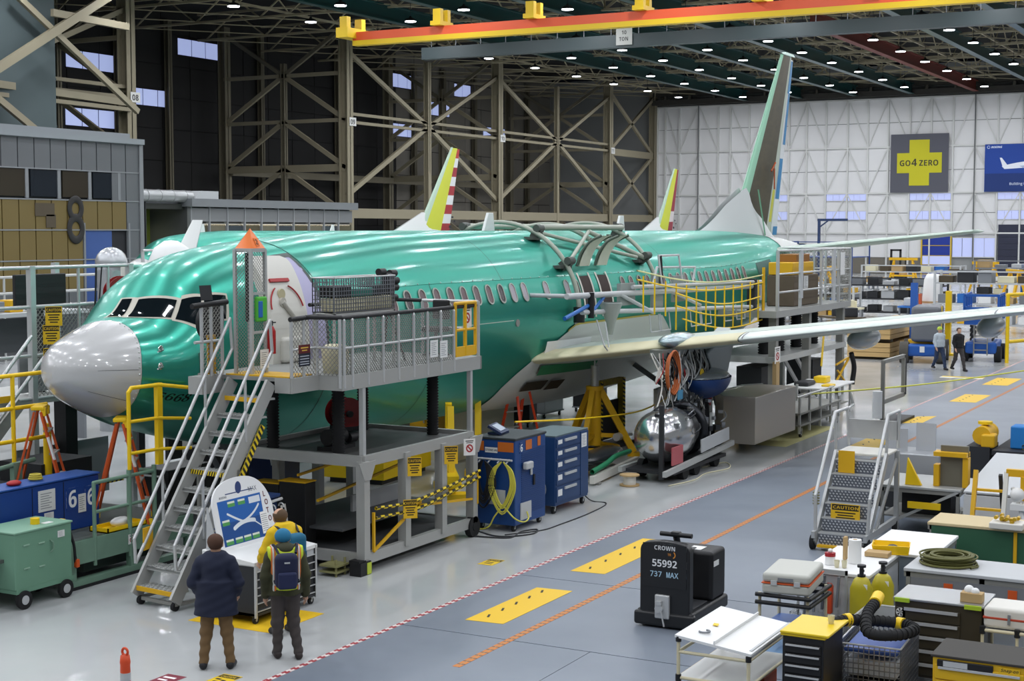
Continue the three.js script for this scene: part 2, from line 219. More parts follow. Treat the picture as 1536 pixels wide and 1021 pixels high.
// ---- dark side wall, steel frames, roof
{
  const Z = -100.5, w = struct('wall_left', BB(-30, 199, 0, 30, Z - 1, Z - 0.12), mat(0x1b1a1a, 0.9));
  const mD = mat(0x201f1f, 0.85), mL = mat(0x77736b, 0.85), mSky = new THREE.MeshStandardMaterial({ color: 0xaab4d8, emissive: 0xb4c2f4, emissiveIntensity: 0.95, roughness: 0.3 });
  for (let x = 60; x < 198; x += 4.2) for (let y = 0; y < 27; y += 3.1) part(w, 'siding_panel', BB(x + 0.04, x + 4.16, y + 0.04, y + 3.06, Z - 0.12, Z - 0.02 + 0.03 * ((x * 3 + y) % 2 > 1)), x > 153 ? mL : mD);
  const mb = mat(0x8d856f, 0.7), md = mat(0x6d6756, 0.75);
  let n = 30;
  for (const [x0, y0, k, h] of [[117.0, 22.9, 3, 1.1], [101.9, 20.3, 4, 1.05], [101.7, 15.1, 3, 1.1], [109.8, 17.6, 3, 1.05], [155, 23.0, 3, 1.1], [155, 17.1, 3, 1.0], [163, 20.2, 3, 1.1], [170.6, 23.0, 2, 1.1], [178.2, 18.0, 3, 1]]) {
    const o = struct('window_' + (++n), null); o.position.set(x0, y0, Z); for (let i = 0; i < k; i++) part(o, 'pane', BB(i * 2.1, i * 2.1 + 1.98, 0, h + 0.5, 0.02, 0.06), mSky); part(o, 'frame', [BB(-0.1, k * 2.1, -0.1, 0, 0, 0.1), BB(-0.1, k * 2.1, h + 0.5, h + 0.6, 0, 0.1)], mD);
  }
  const wf = (x, z, y0, y1, s = 0.8, m = mb, nm = 'steel_column') => struct(nm, [BB(-s / 2, s / 2, 0, y1 - y0, s / 2 - 0.08, s / 2), BB(-s / 2, s / 2, 0, y1 - y0, -s / 2, -s / 2 + 0.08), BB(-0.05, 0.05, 0, y1 - y0, -s / 2, s / 2)], m, [x, y0, z]);
  const beam = (p, q, h = 0.5, m = mb, t = 0.3) => struct('steel_brace', bar(p, q, t, h), m);
  const CX = [61.3, 91.7, 122, 152.2, 182.4];
  const ZA = -84, ZB = -98.8;
  for (const x of CX) {
    wf(x, ZA, 0, 25.5, 1.0); wf(x, ZB, 0, 26, 0.9, md);
    // transverse braced frame between the two column lines
    const zm = (ZA + ZB) / 2;
    wf(x, zm, 0, 22, 0.5, md);
    for (const y of [7.2, 11.7, 16.3, 20.8]) beam([x, y, ZA], [x, y, ZB], y < 12 ? 0.7 : 0.35, mb);
    for (const [a, b] of [[7.2, 11.7], [11.7, 16.3]]) { beam([x, a, ZA], [x, b, zm], 0.4); beam([x, b, zm], [x, a, ZB], 0.4); }
    beam([x, 16.3, ZA], [x, 20.8, zm], 0.4); beam([x, 16.3, ZB], [x, 20.8, zm], 0.4); beam([x, 20.8, zm], [x, 25.3, ZA], 0.35, md); beam([x, 20.8, zm], [x, 25.3, ZB], 0.35, md); beam([x, 2, ZA], [x, 7.2, zm], 0.4); beam([x, 7.2, zm], [x, 2, ZB], 0.4);
  }
  const xe = 197.4; wf(xe, ZA, 0, 25.5, 0.9); for (const x of [106.8, 137, 167.3]) if (x !== 106.8) wf(x, ZA, 0, 23.2, x === 137 ? 0.6 : 0.001 + 0.5);
  // longitudinal bracing on the front column line
  for (let i = 0; i < 4; i++) { const a = CX[i], b = CX[i + 1], m = (a + b) / 2; if (i === 1) continue;
    for (const y of [16.1, 16.9]) beam([a, y, ZA], [b, y, ZA], 0.28);
    for (const [xa, xb] of [[a, m], [m, b]]) { const up = xa === a; beam([xa, up ? 23 : 16.5, ZA], [xb, up ? 16.5 : 23, ZA], 0.4); beam([xa, up ? 9 : 16.5, ZA], [xb, up ? 16.5 : 9, ZA], 0.45); }
    if (i > 1) beam([a, 7.3, ZA], [b, 7.3, ZA], 0.95, mb, 0.4);
    if (i > 1) beam([a, 11.5, ZB + 0.8], [b, 11.5, ZB + 0.8], 0.7, md);
  }
  beam([182.4, 7.3, ZA], [197.4, 7.3, ZA], 0.95, mb, 0.4);
  for (const [a, b] of [[16, 24], [8, 16]]) { beam([182.4, a, ZA], [xe, b, ZA], 0.45); beam([182.4, b, ZA], [xe, a, ZA], 0.45); } beam([182.4, 16, ZA], [xe, 16, ZA], 0.9, mb, 0.4);
  for (const x of [100, 108, 115, 129.5, 143.6, 160, 167, 175, 190]) wf(x, Z + 0.5, 0, 26, 0.55, md);
  // bay number plates
  for (const [x, t] of [[91.7, '08'], [122, '09'], [152.2, '10'], [182.4, '11']]) solo('number_plate', 'small white plate reading ' + t + ' on the ' + ({ '08': 'first', '09': 'second', '10': 'third', '11': 'fourth' })[t] + ' big steel column before dark wall', 'sign', bx(0, 0, 0, 1.1, 0.8, 0.05), print(64, 48, (c) => { c.fillStyle = '#d8d8d4'; c.fillRect(0, 0, 64, 48); c.fillStyle = '#1a1a1a'; c.font = 'bold 40px sans-serif'; c.fillText(t, 9, 39); }), [x + 0.35, 16.1, ZA + 0.55]);
  // grey block wall and mezzanine at far left
  const bw = struct('wall_block', BB(60, 79.6, 0, 27, -99, -79.5), mat(0x4e5a5c, 0.85)); for (let y = 3; y < 27; y += 3.3) part(bw, 'panel_seam', BB(79.6, 79.66, y, y + 0.12, -99, -79.5), mat(0x3c4648, 0.8));
  beam([70, 15.4, -78.2], [91.5, 15.6, -83.5], 0.5); beam([70, 14.7, -78.4], [91.5, 15.1, -83.5], 0.3); beam([66, 12.3, -78], [86, 23.9, -78], 0.6); beam([71, 15.6, -78.3], [78.5, 11.3, -78.3], 0.45); beam([75, 21.3, -78.2], [86.5, 14.4, -78.2], 0.4); beam([78, 20.6, -78.1], [85.5, 20.5, -78.1], 0.5);
  // roof deck, purlins, trusses
  const rf = struct('ceiling', BB(-30, 199, 27.4, 28, -112, 42), mat(0x141414, 0.95));
  const mt = mat(0xa39a80, 0.75), tr = [];
  for (let z = -81; z < 0; z += 7.25) { // truss along x
    const g = []; for (const y of [24.6, 27]) g.push(BB(60, 197, y - 0.09, y + 0.09, z - 0.09, z + 0.09));
    for (let x = 60; x < 196; x += 7) g.push(bar([x, 24.6, z], [x + 3.5, 27, z], 0.1), bar([x + 3.5, 27, z], [x + 7, 24.6, z], 0.1));
    struct('roof_truss', g, mt);
  }
  for (let x = 88; x < 197; x += 10.1) { const g = []; for (const y of [24.3, 26.8]) g.push(BB(x - 0.12, x + 0.12, y - 0.1, y + 0.1, -99, 40));
    for (let z = -98; z < -8; z += 7.2) g.push(bar([x, 24.3, z], [x, 26.8, z + 3.6], 0.12), bar([x, 26.8, z + 3.6], [x, 24.3, z + 7.2], 0.12), bar([x, 24.3, z], [x + 10, 24.4, z + 7.2], 0.09));
    struct('roof_truss', g, mt); }
  // crane runway beams
  const mgB = mat(0x1d4a4a, 0.32, 0.2);
  const run = (z, x0, m, lab) => { const o = thing('runway_beam', lab, 'beam', [x0, 23.1, z]); const L = 196.8 - x0; part(o, 'flange', BB(0, L, 0, 0.1, -0.35, 0.35), m); part(o, 'flange', BB(0, L, 1.25, 1.35, -0.35, 0.35), m); part(o, 'web', BB(0, L, 0.1, 1.25, -0.05, 0.05), m); for (let k = 3; k < L; k += 9) part(o, 'hanger', BB(k, k + 0.12, 1.35, 3.4, -0.06, 0.06), mt); };
  run(-70.2, 76, mgB, 'dark green crane runway beam above the far bay columns, brightly lit'); 
  for (const [z, k] of [[-62.6, 'next to the lit green beam'], [-55.2, 'above the far parked jets'], [-47.9, 'between the far jets and tail fin'], [-31.8, 'beside the rust-red beam, on the aisle side'], [-24.4, 'one bay beyond the beam beside the rust-red one']]) run(z, 80, mgB, 'dark teal crane runway beam under roof, ' + k);
  run(-39.9, 128, mat(0x6e2b1e, 0.6), 'rust-red roof beam running to the white end wall');
  // overhead crane bridge
  const cr = thing('bridge_crane', 'orange and yellow overhead crane bridge spanning below the roof beams', 'crane', [92, 18.9, 0]);
  const co = mat(0xd9542a, 0.45), cyel = mat(0xd9b514, 0.5);
  part(cr, 'girder', BB(-0.3, 0.3, 0.35, 0.95, -62.5, 4), co, 'orange upper box'); part(cr, 'lower_flange', BB(-0.35, 0.35, 0, 0.35, -62.5, 4), cyel, 'yellow lower flange');
  part(cr, 'end_truck', [BB(-1.4, 1.4, 0.5, 1.2, -63.2, -62.2), BB(-1.2, -0.7, 1.2, 2, -63, -62.4), BB(0.7, 1.2, 1.2, 2, -63, -62.4)], cyel);
  for (const z of [-55.2, -47.9, -39.9, -31.8, -24.4]) part(cr, 'hanger_truck', [BB(-0.9, 0.9, 0.95, 1.25, z - 0.4, z + 0.4), BB(-0.7, -0.3, 1.25, 2.1, z - 0.3, z + 0.3), BB(0.3, 0.7, 1.25, 2.1, z - 0.3, z + 0.3)], cyel);
  const c2 = thing('bridge_crane', 'dark grey second crane bridge with railed walkway behind the orange one', 'crane', [112, 20.2, 0]);
  part(c2, 'girder', BB(-0.4, 0.4, 0, 1, -69, 4), mat(0x3a4648, 0.5)); part(c2, 'walkway', BB(0.4, 1.4, 0.9, 1, -69, 4), mat(0x4b5254, 0.6)); part(c2, 'railing', [BB(-0.45, -0.4, 2, 2.05, -69, 4), ...Array.from({ length: 30 }, (_, i) => BB(-0.45, -0.4, 1, 2, -68 + i * 2.4, -67.95 + i * 2.4))], M.grey);
  plate(c2, 'load_plate', 1.4, 1.3, print(64, 56, (c) => { c.fillStyle = '#b9bbb6'; c.fillRect(0, 0, 64, 56); c.fillStyle = '#333'; c.font = 'bold 18px sans-serif'; c.fillText('10', 22, 20); c.fillText('TON', 12, 42); }), [-0.5, 0.8, -50], -PI / 2);
  // closing walls out of view
  struct('wall_right', BB(-30, 199, 0, 28, 40, 41), mat(0x9a9a96, 0.8)); struct('wall_rear', BB(-31, -30, 0, 28, -112, 42), mat(0x8d8d8a, 0.8));
}
// ---------- the main aircraft (nose towards -x, axis at z = -16.95) ----------
const ST = [[16.78, 3.42, 3.40, 0], [16.80, 3.55, 3.29, 0.13], [16.86, 3.66, 3.20, 0.27], [16.97, 3.78, 3.09, 0.43], [17.15, 3.9, 2.97, 0.62], [17.4, 4.0, 2.84, 0.82], [17.7, 4.1, 2.7, 1.0], [18.0, 4.19, 2.57, 1.15], [18.3, 4.27, 2.45, 1.27], [18.62, 4.52, 2.35, 1.38], [19.0, 4.9, 2.24, 1.49], [19.4, 5.1, 2.13, 1.58], [20, 5.26, 2.0, 1.68], [20.8, 5.37, 1.87, 1.77], [22, 5.47, 1.74, 1.84], [23.5, 5.55, 1.65, 1.88], [25, 5.6, 1.6, 1.9], [40, 5.6, 1.6, 1.9], [42, 5.6, 1.75, 1.88], [44, 5.6, 2.1, 1.8], [46, 5.57, 2.6, 1.62], [48, 5.5, 3.15, 1.32], [50, 5.39, 3.75, 0.95], [51.5, 5.27, 4.2, 0.62], [52.6, 5.16, 4.55, 0.36], [53.1, 5.05, 4.75, 0.16], [53.15, 4.92, 4.88, 0]];
function stat(x, k) {
  const n = ST.length; let i = 0; while (i < n - 2 && ST[i + 1][0] <= x) i++;
  const sl = j => (ST[j + 1][k] - ST[j][k]) / (ST[j + 1][0] - ST[j][0]);
  const m = j => { if (j <= 0) return sl(0); if (j >= n - 1) return sl(n - 2); const a = sl(j - 1), b = sl(j); return a * b <= 0 ? 0 : 2 * a * b / (a + b); };
  const h = ST[i + 1][0] - ST[i][0], t = Math.min(1, Math.max(0, (x - ST[i][0]) / h));
  return (2 * t ** 3 - 3 * t * t + 1) * ST[i][k] + (t ** 3 - 2 * t * t + t) * h * m(i) + (-2 * t ** 3 + 3 * t * t) * ST[i + 1][k] + (t ** 3 - t * t) * h * m(i + 1);
}
const FX = 16.78, FZ = -16.95; // group origin: under the nose tip on the axis
function skin(x, th, off = 0) { // local: x from nose tip, z from axis
  const T = stat(x, 1), B = stat(x, 2), W = stat(x, 3), yc = B + 0.53 * (T - B), s = Math.sin(th), c = Math.cos(th), a = s > 0 ? T - yc : yc - B;
  const nx = c * Math.max(a, 1e-4), ny = s * Math.max(W, 1e-4), l = Math.hypot(nx, ny) || 1;
  return [x - FX, yc + a * s + off * ny / l, W * c + off * nx / l];
}
function grid(f, nu, nv) { // f(u,v) -> [x,y,z]; smooth normals, uv = (u,v)
  const p = [], uv = [], id = [];
  for (let i = 0; i <= nu; i++) for (let j = 0; j <= nv; j++) { p.push(...f(i / nu, j / nv)); uv.push(i / nu, j / nv); }
  for (let i = 0; i < nu; i++) for (let j = 0; j < nv; j++) { const a = i * (nv + 1) + j, b = a + nv + 1; id.push(a, a + 1, b, b, a + 1, b + 1); }
  const g = new THREE.BufferGeometry(); g.setAttribute('position', new THREE.Float32BufferAttribute(p, 3)); g.setAttribute('uv', new THREE.Float32BufferAttribute(uv, 2)); g.setIndex(id); g.computeVertexNormals();
  return g;
}
const patch = (x0, x1, nx, t0, t1, nt, off = 0) => grid((u, v) => { const x = x0 + (x1 - x0) * u, a = typeof t0 === 'function' ? t0(x) : t0, b = typeof t1 === 'function' ? t1(x) : t1, o = typeof off === 'function' ? off(x, v) : off; return skin(x, a + (b - a) * v, o); }, nx, nt);
const brush = noiseTex(0xd2d2d2, 0xffffff, { size: 256, f: 8, oct: 3, s: 21, srgb: false, rep: [0.6, 4] });
const mSkin = new THREE.MeshPhysicalMaterial({ color: 0x369f8b, metalness: 0.72, roughness: 0.4, roughnessMap: brush, anisotropy: 0.85, clearcoat: 0.25, clearcoatRoughness: 0.12 });
const mRadome = mat(0xbcbdbd, 0.25, 0, { clearcoat: 0.8, clearcoatRoughness: 0.04 }), mFair = mat(0xc9ccc8, 0.4), mWing = mat(0xb9c6bd, 0.36, 0.15), mPaneDark = mat(0x10181c, 0.05, 0, { clearcoat: 1, clearcoatRoughness: 0.02, specularIntensity: 1 });
const LAP = 0.467, xR = th => 17.66 + 0.33 * Math.sin(Math.max(0, th)) ** 2 + 0.1 * Math.sin(Math.min(0, th)) ** 2;
function quadPatch(c, n, off) { // c: four corners [x, th] (bl, br, tr, tl)
  return grid((u, v) => { const l = (a, b, t) => a + (b - a) * t; const x = l(l(c[0][0], c[1][0], u), l(c[3][0], c[2][0], u), v), t = l(l(c[0][1], c[1][1], u), l(c[3][1], c[2][1], u), v); return skin(x, t, off); }, n, n);
}
const oval = (w, h) => { const s = new THREE.Shape(), r = w / 2; s.moveTo(-r, -h / 2 + r); s.absarc(0, -h / 2 + r, r, PI, 2 * PI); s.lineTo(r, h / 2 - r); s.absarc(0, h / 2 - r, r, 0, PI); s.closePath(); return s; };
const plane = thing('airliner', 'unpainted green airliner with grey nose cone in the centre of hall', 'aircraft', [18.12, -0.448, -18.31]); plane.scale.setScalar(1.08);
{
  const A = plane;
  // nose cone in two visible halves of one shell
  part(A, 'radome', grid((u, v) => { const th = -PI + 2 * PI * v, x = FX + (xR(th) - FX) * (0.0004 + 0.9996 * u * u); return skin(x, th); }, 30, 56), mRadome, 'smooth light grey nose cone');
  part(A, 'radome_seam', [grid((u, v) => skin(17.12 + 0.5 * u, 0.04 + 0.012 * v, 0.003), 12, 1), grid((u, v) => skin(17.08 + 0.56 * u, -0.72 + 0.014 * v, 0.003), 12, 1)], mat(0x55585a, 0.5));
  part(A, 'nose_skin', grid((u, v) => { const th = -PI + 2 * PI * v, a = xR(th) + 0.006; return skin(a + (21.5 - a) * u, th); }, 60, 72), mSkin, 'green nose skin');
  part(A, 'side_skin', [patch(21.5, 46.2, 70, -PI / 2, LAP, 26), patch(21.5, 46.2, 70, PI - LAP, 1.5 * PI, 26)], mSkin, 'green side skin');
  part(A, 'crown_skin', patch(21.5, 46.2, 70, LAP + 0.003, PI - LAP - 0.003, 34, 0.004), mSkin, 'green crown skin');
  part(A, 'tail_skin', patch(46.205, 53.15, 30, -PI / 2, 1.5 * PI, 60), mSkin);
  part(A, 'tail_root_fairing', patch(48.2, 52.3, 16, 0.55, 1.2, 8, 0.02), mFair, 'white tail root fairing');
  // skin joints and fasteners
  const seam = mat(0x1c5c4d, 0.5);
  for (const g of [...[21.5, 24.9, 38.4, 42.1].map(x => patch(x, x + 0.02, 1, -1.2, LAP, 20, 0.004)), ...[21.5, 27.8, 36.9].map(x => patch(x, x + 0.02, 1, LAP, 2.2, 20, 0.007))]) part(A, 'skin_joint', g, seam);
  { const g = [], s = new THREE.IcosahedronGeometry(0.016, 0); for (let x = 22; x < 44; x += 0.42) { const p = skin(x, LAP + 0.012, 0.006); g.push(s.clone().translate(...p)); } for (let t = 0.1; t < 1.4; t += 0.12) { g.push(s.clone().translate(...skin(xR(t) - 0.03, t, 0.002))); } for (let t = -0.9; t < 0; t += 0.14) g.push(s.clone().translate(...skin(xR(t) - 0.03, t, 0.002))); stuffPart(A, 'fastener_row', g, mat(0xc9d0cc, 0.4, 0.4)); }
  part(A, 'side_stripe', [patch(25.6, 28.0, 12, -0.005, 0.002, 1, 0.004), patch(37, 41, 12, 0.13, 0.136, 1, 0.004)], mat(0xb9d0c0, 0.5), 'pale pencil-thin skin joint line');
  // windscreen
  const fr = mat(0xbdb9ab, 0.5), pane = (n, c, f) => { const e = part(A, n + '_frame', quadPatch(f, 6, 0.006), fr, 'pale window frame'); part(e, 'windscreen_pane', quadPatch(c, 8, 0.014), mPaneDark, 'dark glass'); };
  pane('windscreen', [[18.21, 1.415], [18.51, 0.91], [18.747, 1.014], [18.585, 1.498]], [[18.16, 1.46], [18.515, 0.86], [18.80, 0.98], [18.62, 1.54]]);
  pane('windscreen', [[18.17, 1.73], [18.2, 1.5], [18.59, 1.6], [18.595, 1.76]], [[18.14, 1.78], [18.17, 1.46], [18.62, 1.54], [18.63, 1.8]]);
  pane('side_window', [[18.53, 0.845], [18.74, 0.5], [18.98, 0.8], [18.786, 0.967]], [[18.49, 0.87], [18.72, 0.45], [19.05, 0.8], [18.83, 1.0]]);
  pane('side_window', [[18.78, 0.48], [19.15, 0.4], [19.35, 0.66], [19.03, 0.79]], [[18.75, 0.45], [19.2, 0.37], [19.4, 0.68], [19.07, 0.82]]);
  // pitot probes and small fittings
  for (const [x, t] of [[18.02, 0.453], [17.93, 0.111]]) { const p = skin(x, t, 0.01); part(A, 'pitot_probe', [sph(...p, 0.06, 1, 1, 0.4), rod([p[0], p[1] - 0.01, p[2] + 0.05], [p[0] - 0.16, p[1] - 0.03, p[2] + 0.08], 0.012)], M.chrome, 'bright metal probe'); }
  for (const [x, t] of [[28.16, -0.03], [31, -0.1]]) { const p = skin(x, t, 0.005); part(A, 'port_hole', [cyl(...p, 0.08, 0.02, 14, 'z')], M.dullalu); }
  part(A, 'grille_mark', patch(18.55, 18.66, 2, 0.2, -0.1, 4, 0.004), mat(0x2f6b5b, 0.6));
  { const m = mSkin.clone(); m.color.set(0xffffff); m.roughnessMap = null; m.roughness = 0.5; m.map = canv(256, 96, (c, w, h) => { c.fillStyle = '#369f8b'; c.fillRect(0, 0, w, h); c.fillStyle = '#0c1412'; c.font = 'bold italic 92px serif'; c.fillText('5668', 20, 80); });
    part(A, 'stencil_number', grid((u, v) => skin(17.86 + 0.72 * u, -0.56 + 0.2 * v, 0.004), 14, 6), m, 'black stencilled 5668'); }
  // passenger windows: frame with a dark inner pane
  const wf = (() => { const s = oval(0.25, 0.43); s.holes.push(oval(0.195, 0.375)); return new THREE.ExtrudeGeometry(s, { depth: 0.016, bevelEnabled: false, curveSegments: 8 }); })(), wp = new THREE.ExtrudeGeometry(oval(0.2, 0.38), { depth: 0.004, bevelEnabled: false, curveSegments: 8 });
  const mWF = mat(0xa9aea4, 0.5), mW = [mat(0x2c2226, 0.2), mat(0x5b4145, 0.3), mat(0xa79fa8, 0.4)], skip = [15, 17, 18, 19, 20, 21];
  for (let k = 0; k < 40; k++) { const x = 22.46 + k * 0.515; if ([13, 15].includes(k) || (k >= 18 && k <= 21) || x > 43.4) continue; const p = skin(x, 0.31, 0.004), f = part(A, 'cabin_window', wf.clone().rotateX(-0.33).translate(...p), mWF); part(f, 'window_pane', wp.clone().rotateX(-0.33).translate(...p), mW[k % 7 === 3 ? 0 : k > 10 && k < 17 ? 2 : 1]); }
  // forward door opening and the swung-out door
  part(A, 'door_opening', quadPatch([[20.5, -0.22], [21.36, -0.22], [21.4, 1.0], [20.5, 1.0]], 12, 0.01), mat(0xa8a5c4, 0.6), 'pale lavender cabin lining inside the doorway');
  part(A, 'door_frame', [quadPatch([[20.42, -0.25], [20.5, -0.25], [20.5, 1.05], [20.42, 1.05]], 8, 0.014), quadPatch([[21.34, -0.25], [21.42, -0.25], [21.46, 1.03], [21.38, 1.03]], 8, 0.014), quadPatch([[20.42, 0.98], [21.46, 0.98], [21.46, 1.05], [20.42, 1.05]], 8, 0.014)], mat(0x33403c, 0.5));
  { const d = new THREE.Group(); d.name = 'cabin_door'; A.add(d); // swung out and forward, lining to the outside
    const prof = v => { const th = -0.3 + 1.32 * v; return [stat(21, 2) + 0.53 * (stat(21, 1) - stat(21, 2)) + Math.sin(th) * 1.72, 2.12 + (Math.cos(th) - 1) * 1.0]; };
    const f = o => grid((u, v) => { const [y, z] = prof(v), k = Math.max(0, Math.abs(v - 0.5) - 0.4) / 0.1, e = 0.16 * (1 - Math.sqrt(Math.max(0, 1 - k * k))); return [2.6 + e + (0.98 - 2 * e) * u, y, z + o]; }, 10, 28);
    const rim = grid((u, v) => { const a = u * 2 * PI; const t = u < 0.5 ? u * 2 : 2 - u * 2, [y, z] = prof(t), k = Math.max(0, Math.abs(t - 0.5) - 0.4) / 0.1, e = 0.16 * (1 - Math.sqrt(Math.max(0, 1 - k * k))); return [u < 0.5 ? 2.6 + e : 3.58 - e, y, z - 0.1 + 0.16 * v]; }, 60, 1);
    part(d, 'door_shell', [f(0.06), f(-0.1), rim], mat(0xd3d2ca, 0.5), 'white inner door lining');
    const q = (v, o) => { const [y, z] = prof(v); return [y, z + o]; };
    { const [y, z] = q(0.62, 0.07); part(d, 'viewport', cyl(2.98, y, z, 0.09, 0.03, 16, 'z'), mat(0xbdb694, 0.4)); part(d, 'handle', [rod([2.94, y - 0.12, z + 0.06], [3.24, y - 0.44, z + 0.12], 0.04, 8), cyl(2.96, y - 0.13, z + 0.03, 0.08, 0.06, 14, 'z')], mat(0xb9b7ae, 0.4)); }
    { const [y, z] = q(0.74, 0.08), [y2, z2] = q(0.5, 0.09); part(d, 'warning_strip', bx(3.03, y, z, 0.5, 0.06, 0.03, 0, -0.55), M.red, 'red warning strip'); for (const [a, b] of [[1.1, 0.1], [1.0, 2.1]]) part(d, 'arc_mark', tor(0, 0, 0, 0.42, 0.013, 'z', a).rotateZ(b).rotateX(-0.3).translate(3.05, y2, z2), M.red, 'red curved arrow mark'); }
    { const [y, z] = q(0.2, 0.12); part(d, 'slide_pack', rb(3.08, y + 0.02, z - 0.03, 0.6, 0.42, 0.16, 0.07), mat(0xd3d2ca, 0.5)); }
    part(d, 'hinge_arm', rod([3.5, 4.2, 2.0], [3.8, 4.2, 1.7], 0.05), M.dullalu); }
  // wing to body fairing
  const up = x => -0.78 + 0.66 * Math.min(1, Math.max(0, (x - 28.4) / 2.6)) ** 0.6 - (x > 36 ? (x - 36) * 0.28 : 0);
  part(A, 'body_fairing', [patch(28.4, 38.6, 40, -1.35, up, 14, (x, v) => 0.02 + 0.16 * Math.sin(PI * Math.min(1, (x - 28.4) / 10.2)) * (1 - v * 0.9)), patch(28.4, 38.6, 40, PI + 1.35, x => PI - up(x), 14, (x, v) => 0.02 + 0.16 * Math.sin(PI * Math.min(1, (x - 28.4) / 10.2)) * (1 - v * 0.9))], mFair, 'white-grey wing root fairing');
  { const fq = (x0, x1, t0, t1, k, m, n, l) => part(A, n, patch(x0, x1, 10, t0, t1, 6, (x, v) => k + 0.16 * Math.sin(PI * Math.min(1, (x - 28.4) / 10.2))), m, l); fq(29.35, 30.35, -0.86, -0.72, 0.04, mat(0x2c2413, 0.8), 'access_opening', 'dark open access bay'); fq(30.5, 31.2, -0.88, -0.74, 0.04, mat(0x33291a, 0.8), 'access_opening', 'dark open access bay'); fq(29.6, 32.4, -0.64, -0.52, 0.036, mat(0x2c8a5c, 0.5), 'primer_patch', 'green primer patch'); fq(29.5, 31.6, -0.5, -0.25, 0.036, mat(0xe6e7ea, 0.6), 'paper_mask', 'white masking paper'); }
  part(A, 'sealant_strip', patch(30.6, 35.5, 20, x => up(x) - 0.02, x => up(x) + 0.02, 2, 0.03), mat(0xb9ab4e, 0.6), 'yellow-green sealant line');
  // wings
  const wing = (s) => {
    const sec = z => { // z: distance outboard from the axis
      const t = z - 1.5, le = 29.3 + 0.52 * (z - 1.95) - FX, te = (z < 5.6 ? 36.7 + (z - 1.5) * 0.16 : 37.36 + (z - 5.6) * 0.26) - FX, y = 3.17 + 0.114 * (z - 5.18), th = 0.52 - 0.026 * z;
      return { le, te, y, th };
    };
    const pt = (z, a) => { const { le, te, y, th } = sec(z), c = (1 - Math.cos(a)) / 2, f = Math.sqrt(c) * (1 - c) * 1.45 + 0.03 * Math.sin(a); return [le + (te - le) * c, y - 0.02 * (te - le) * c + (a < PI ? 0.62 * th * f * 1.6 : -0.42 * th * f * 1.6), s * z]; };
    const skinG = (z0, z1, a0, a1, n = 24) => grid((u, v) => pt(z0 + (z1 - z0) * (s > 0 ? u : 1 - u), a0 + (a1 - a0) * v), n, 22);
    part(A, 'wing', [skinG(1.5, 17.2, 0.62, PI, 30), skinG(1.5, 17.2, PI, 2 * PI - 0.5, 30)], mWing, 'pale grey wing');
    part(A, 'leading_edge_slat', grid((u, v) => { const z = 5.7 + 11.5 * (s > 0 ? u : 1 - u), p = pt(z, -0.5 + 1.1 * v + (v < 0.45 ? 2 * PI : 0)); return p; }, 26, 12), mat(0xd3dcd6, 0.3, 0.25), 'pale bright leading edge');
    part(A, 'wing_root_edge', grid((u, v) => pt(1.5 + 4.18 * (s > 0 ? u : 1 - u), -0.5 + 1.12 * v + (v < 0.45 ? 2 * PI : 0)), 12, 12), mat(0xcfc9a6, 0.5), 'cream primed inboard edge');
    for (const z of [6.9, 9.8]) { const c = sec(z); part(A, 'flap_track_fairing', [new THREE.SphereGeometry(1, 18, 12).scale(1.25, 0.27, 0.26).translate(c.te - 0.7, c.y - 0.42, s * z)], mat(0xb5bbbb, 0.25, 0, { clearcoat: 0.5 }), 'grey film-wrapped canoe fairing'); }
    for (const z of [5.75, 10.6, 14]) { part(A, 'slat_joint', grid((u, v) => { const p = pt(z + 0.03 * u, 0.05 + 0.5 * v); return [p[0] - 0.005, p[1] + 0.005, p[2]]; }, 1, 8), M.grey); }
    part(A, 'winglet', grid((u, v) => { const a = 2 * PI * v, c = (1 - Math.cos(a)) / 2, ch = 1.15 - 0.6 * u; return [22.4 + 1.5 * u + ch * c, 4.52 + 1.45 * u, s * (17.15 + 0.3 * u) + (a < PI ? 1 : -1) * 0.09 * Math.sqrt(c) * (1 - c) * (1 - 0.5 * u)]; }, 8, 14), M.white, 'white winglet');
    return pt;
  };
  const wp1 = wing(1); wing(-1);
  // stabilisers
  const stab = (s) => { const pt = (z, a) => { const le = 47.15 + 0.7 * (z - 1) - FX, te = 51.3 + 0.32 * (z - 1) - FX, c = (1 - Math.cos(a)) / 2, th = 0.22 - 0.02 * z, f = Math.sqrt(c) * (1 - c) * 1.9; return [le + (te - le) * c, 4.93 + 0.116 * (z - 1) + (a < PI ? th * f : -th * f), s * z]; };
    part(A, 'stabiliser', grid((u, v) => pt(0.5 + 6.1 * (s > 0 ? u : 1 - u), 2 * PI * v), 14, 28), mat(0xaec2b4, 0.4), 'pale green tailplane'); part(A, 'stabiliser_tip', grid((u, v) => { const p = pt(6.6, 2 * PI * v), q = pt(6.6, 0), e = pt(6.6, PI); return [0, 1, 2].map(i => p[i] + ((q[i] + e[i]) / 2 - p[i]) * u + (i === 2 ? s * 0.06 * u : 0)); }, 3, 20), mat(0xaec2b4, 0.4)); };
  stab(1); stab(-1);
  // fin: sections by chord, separate strips
  const fin = (c0, c1, y0, y1, m, n, lab, mir = 1) => { const P = (y, c, s) => { const le = 46.2 + (y - 5.5) * 0.786, te = 50.8 + (y - 5.5) * 0.257, tt = (0.3 - 0.032 * (y - 5.5)) * Math.sqrt(Math.max(0, c)) * (1 - c) * 1.7 + 0.004; return [le + (te - le) * c - FX, y, s * tt]; };
    const side = s => grid((u, v) => P(y0 + (y1 - y0) * u, c0 + (c1 - c0) * (s > 0 ? v : 1 - v), s), 14, 8); part(A, n, [side(1), side(-1)], m, lab); };
  fin(0, 0.1, 6.5, 11.7, mat(0x8fc3a6, 0.4, 0.1), 'fin_leading_edge', 'mint green leading edge');
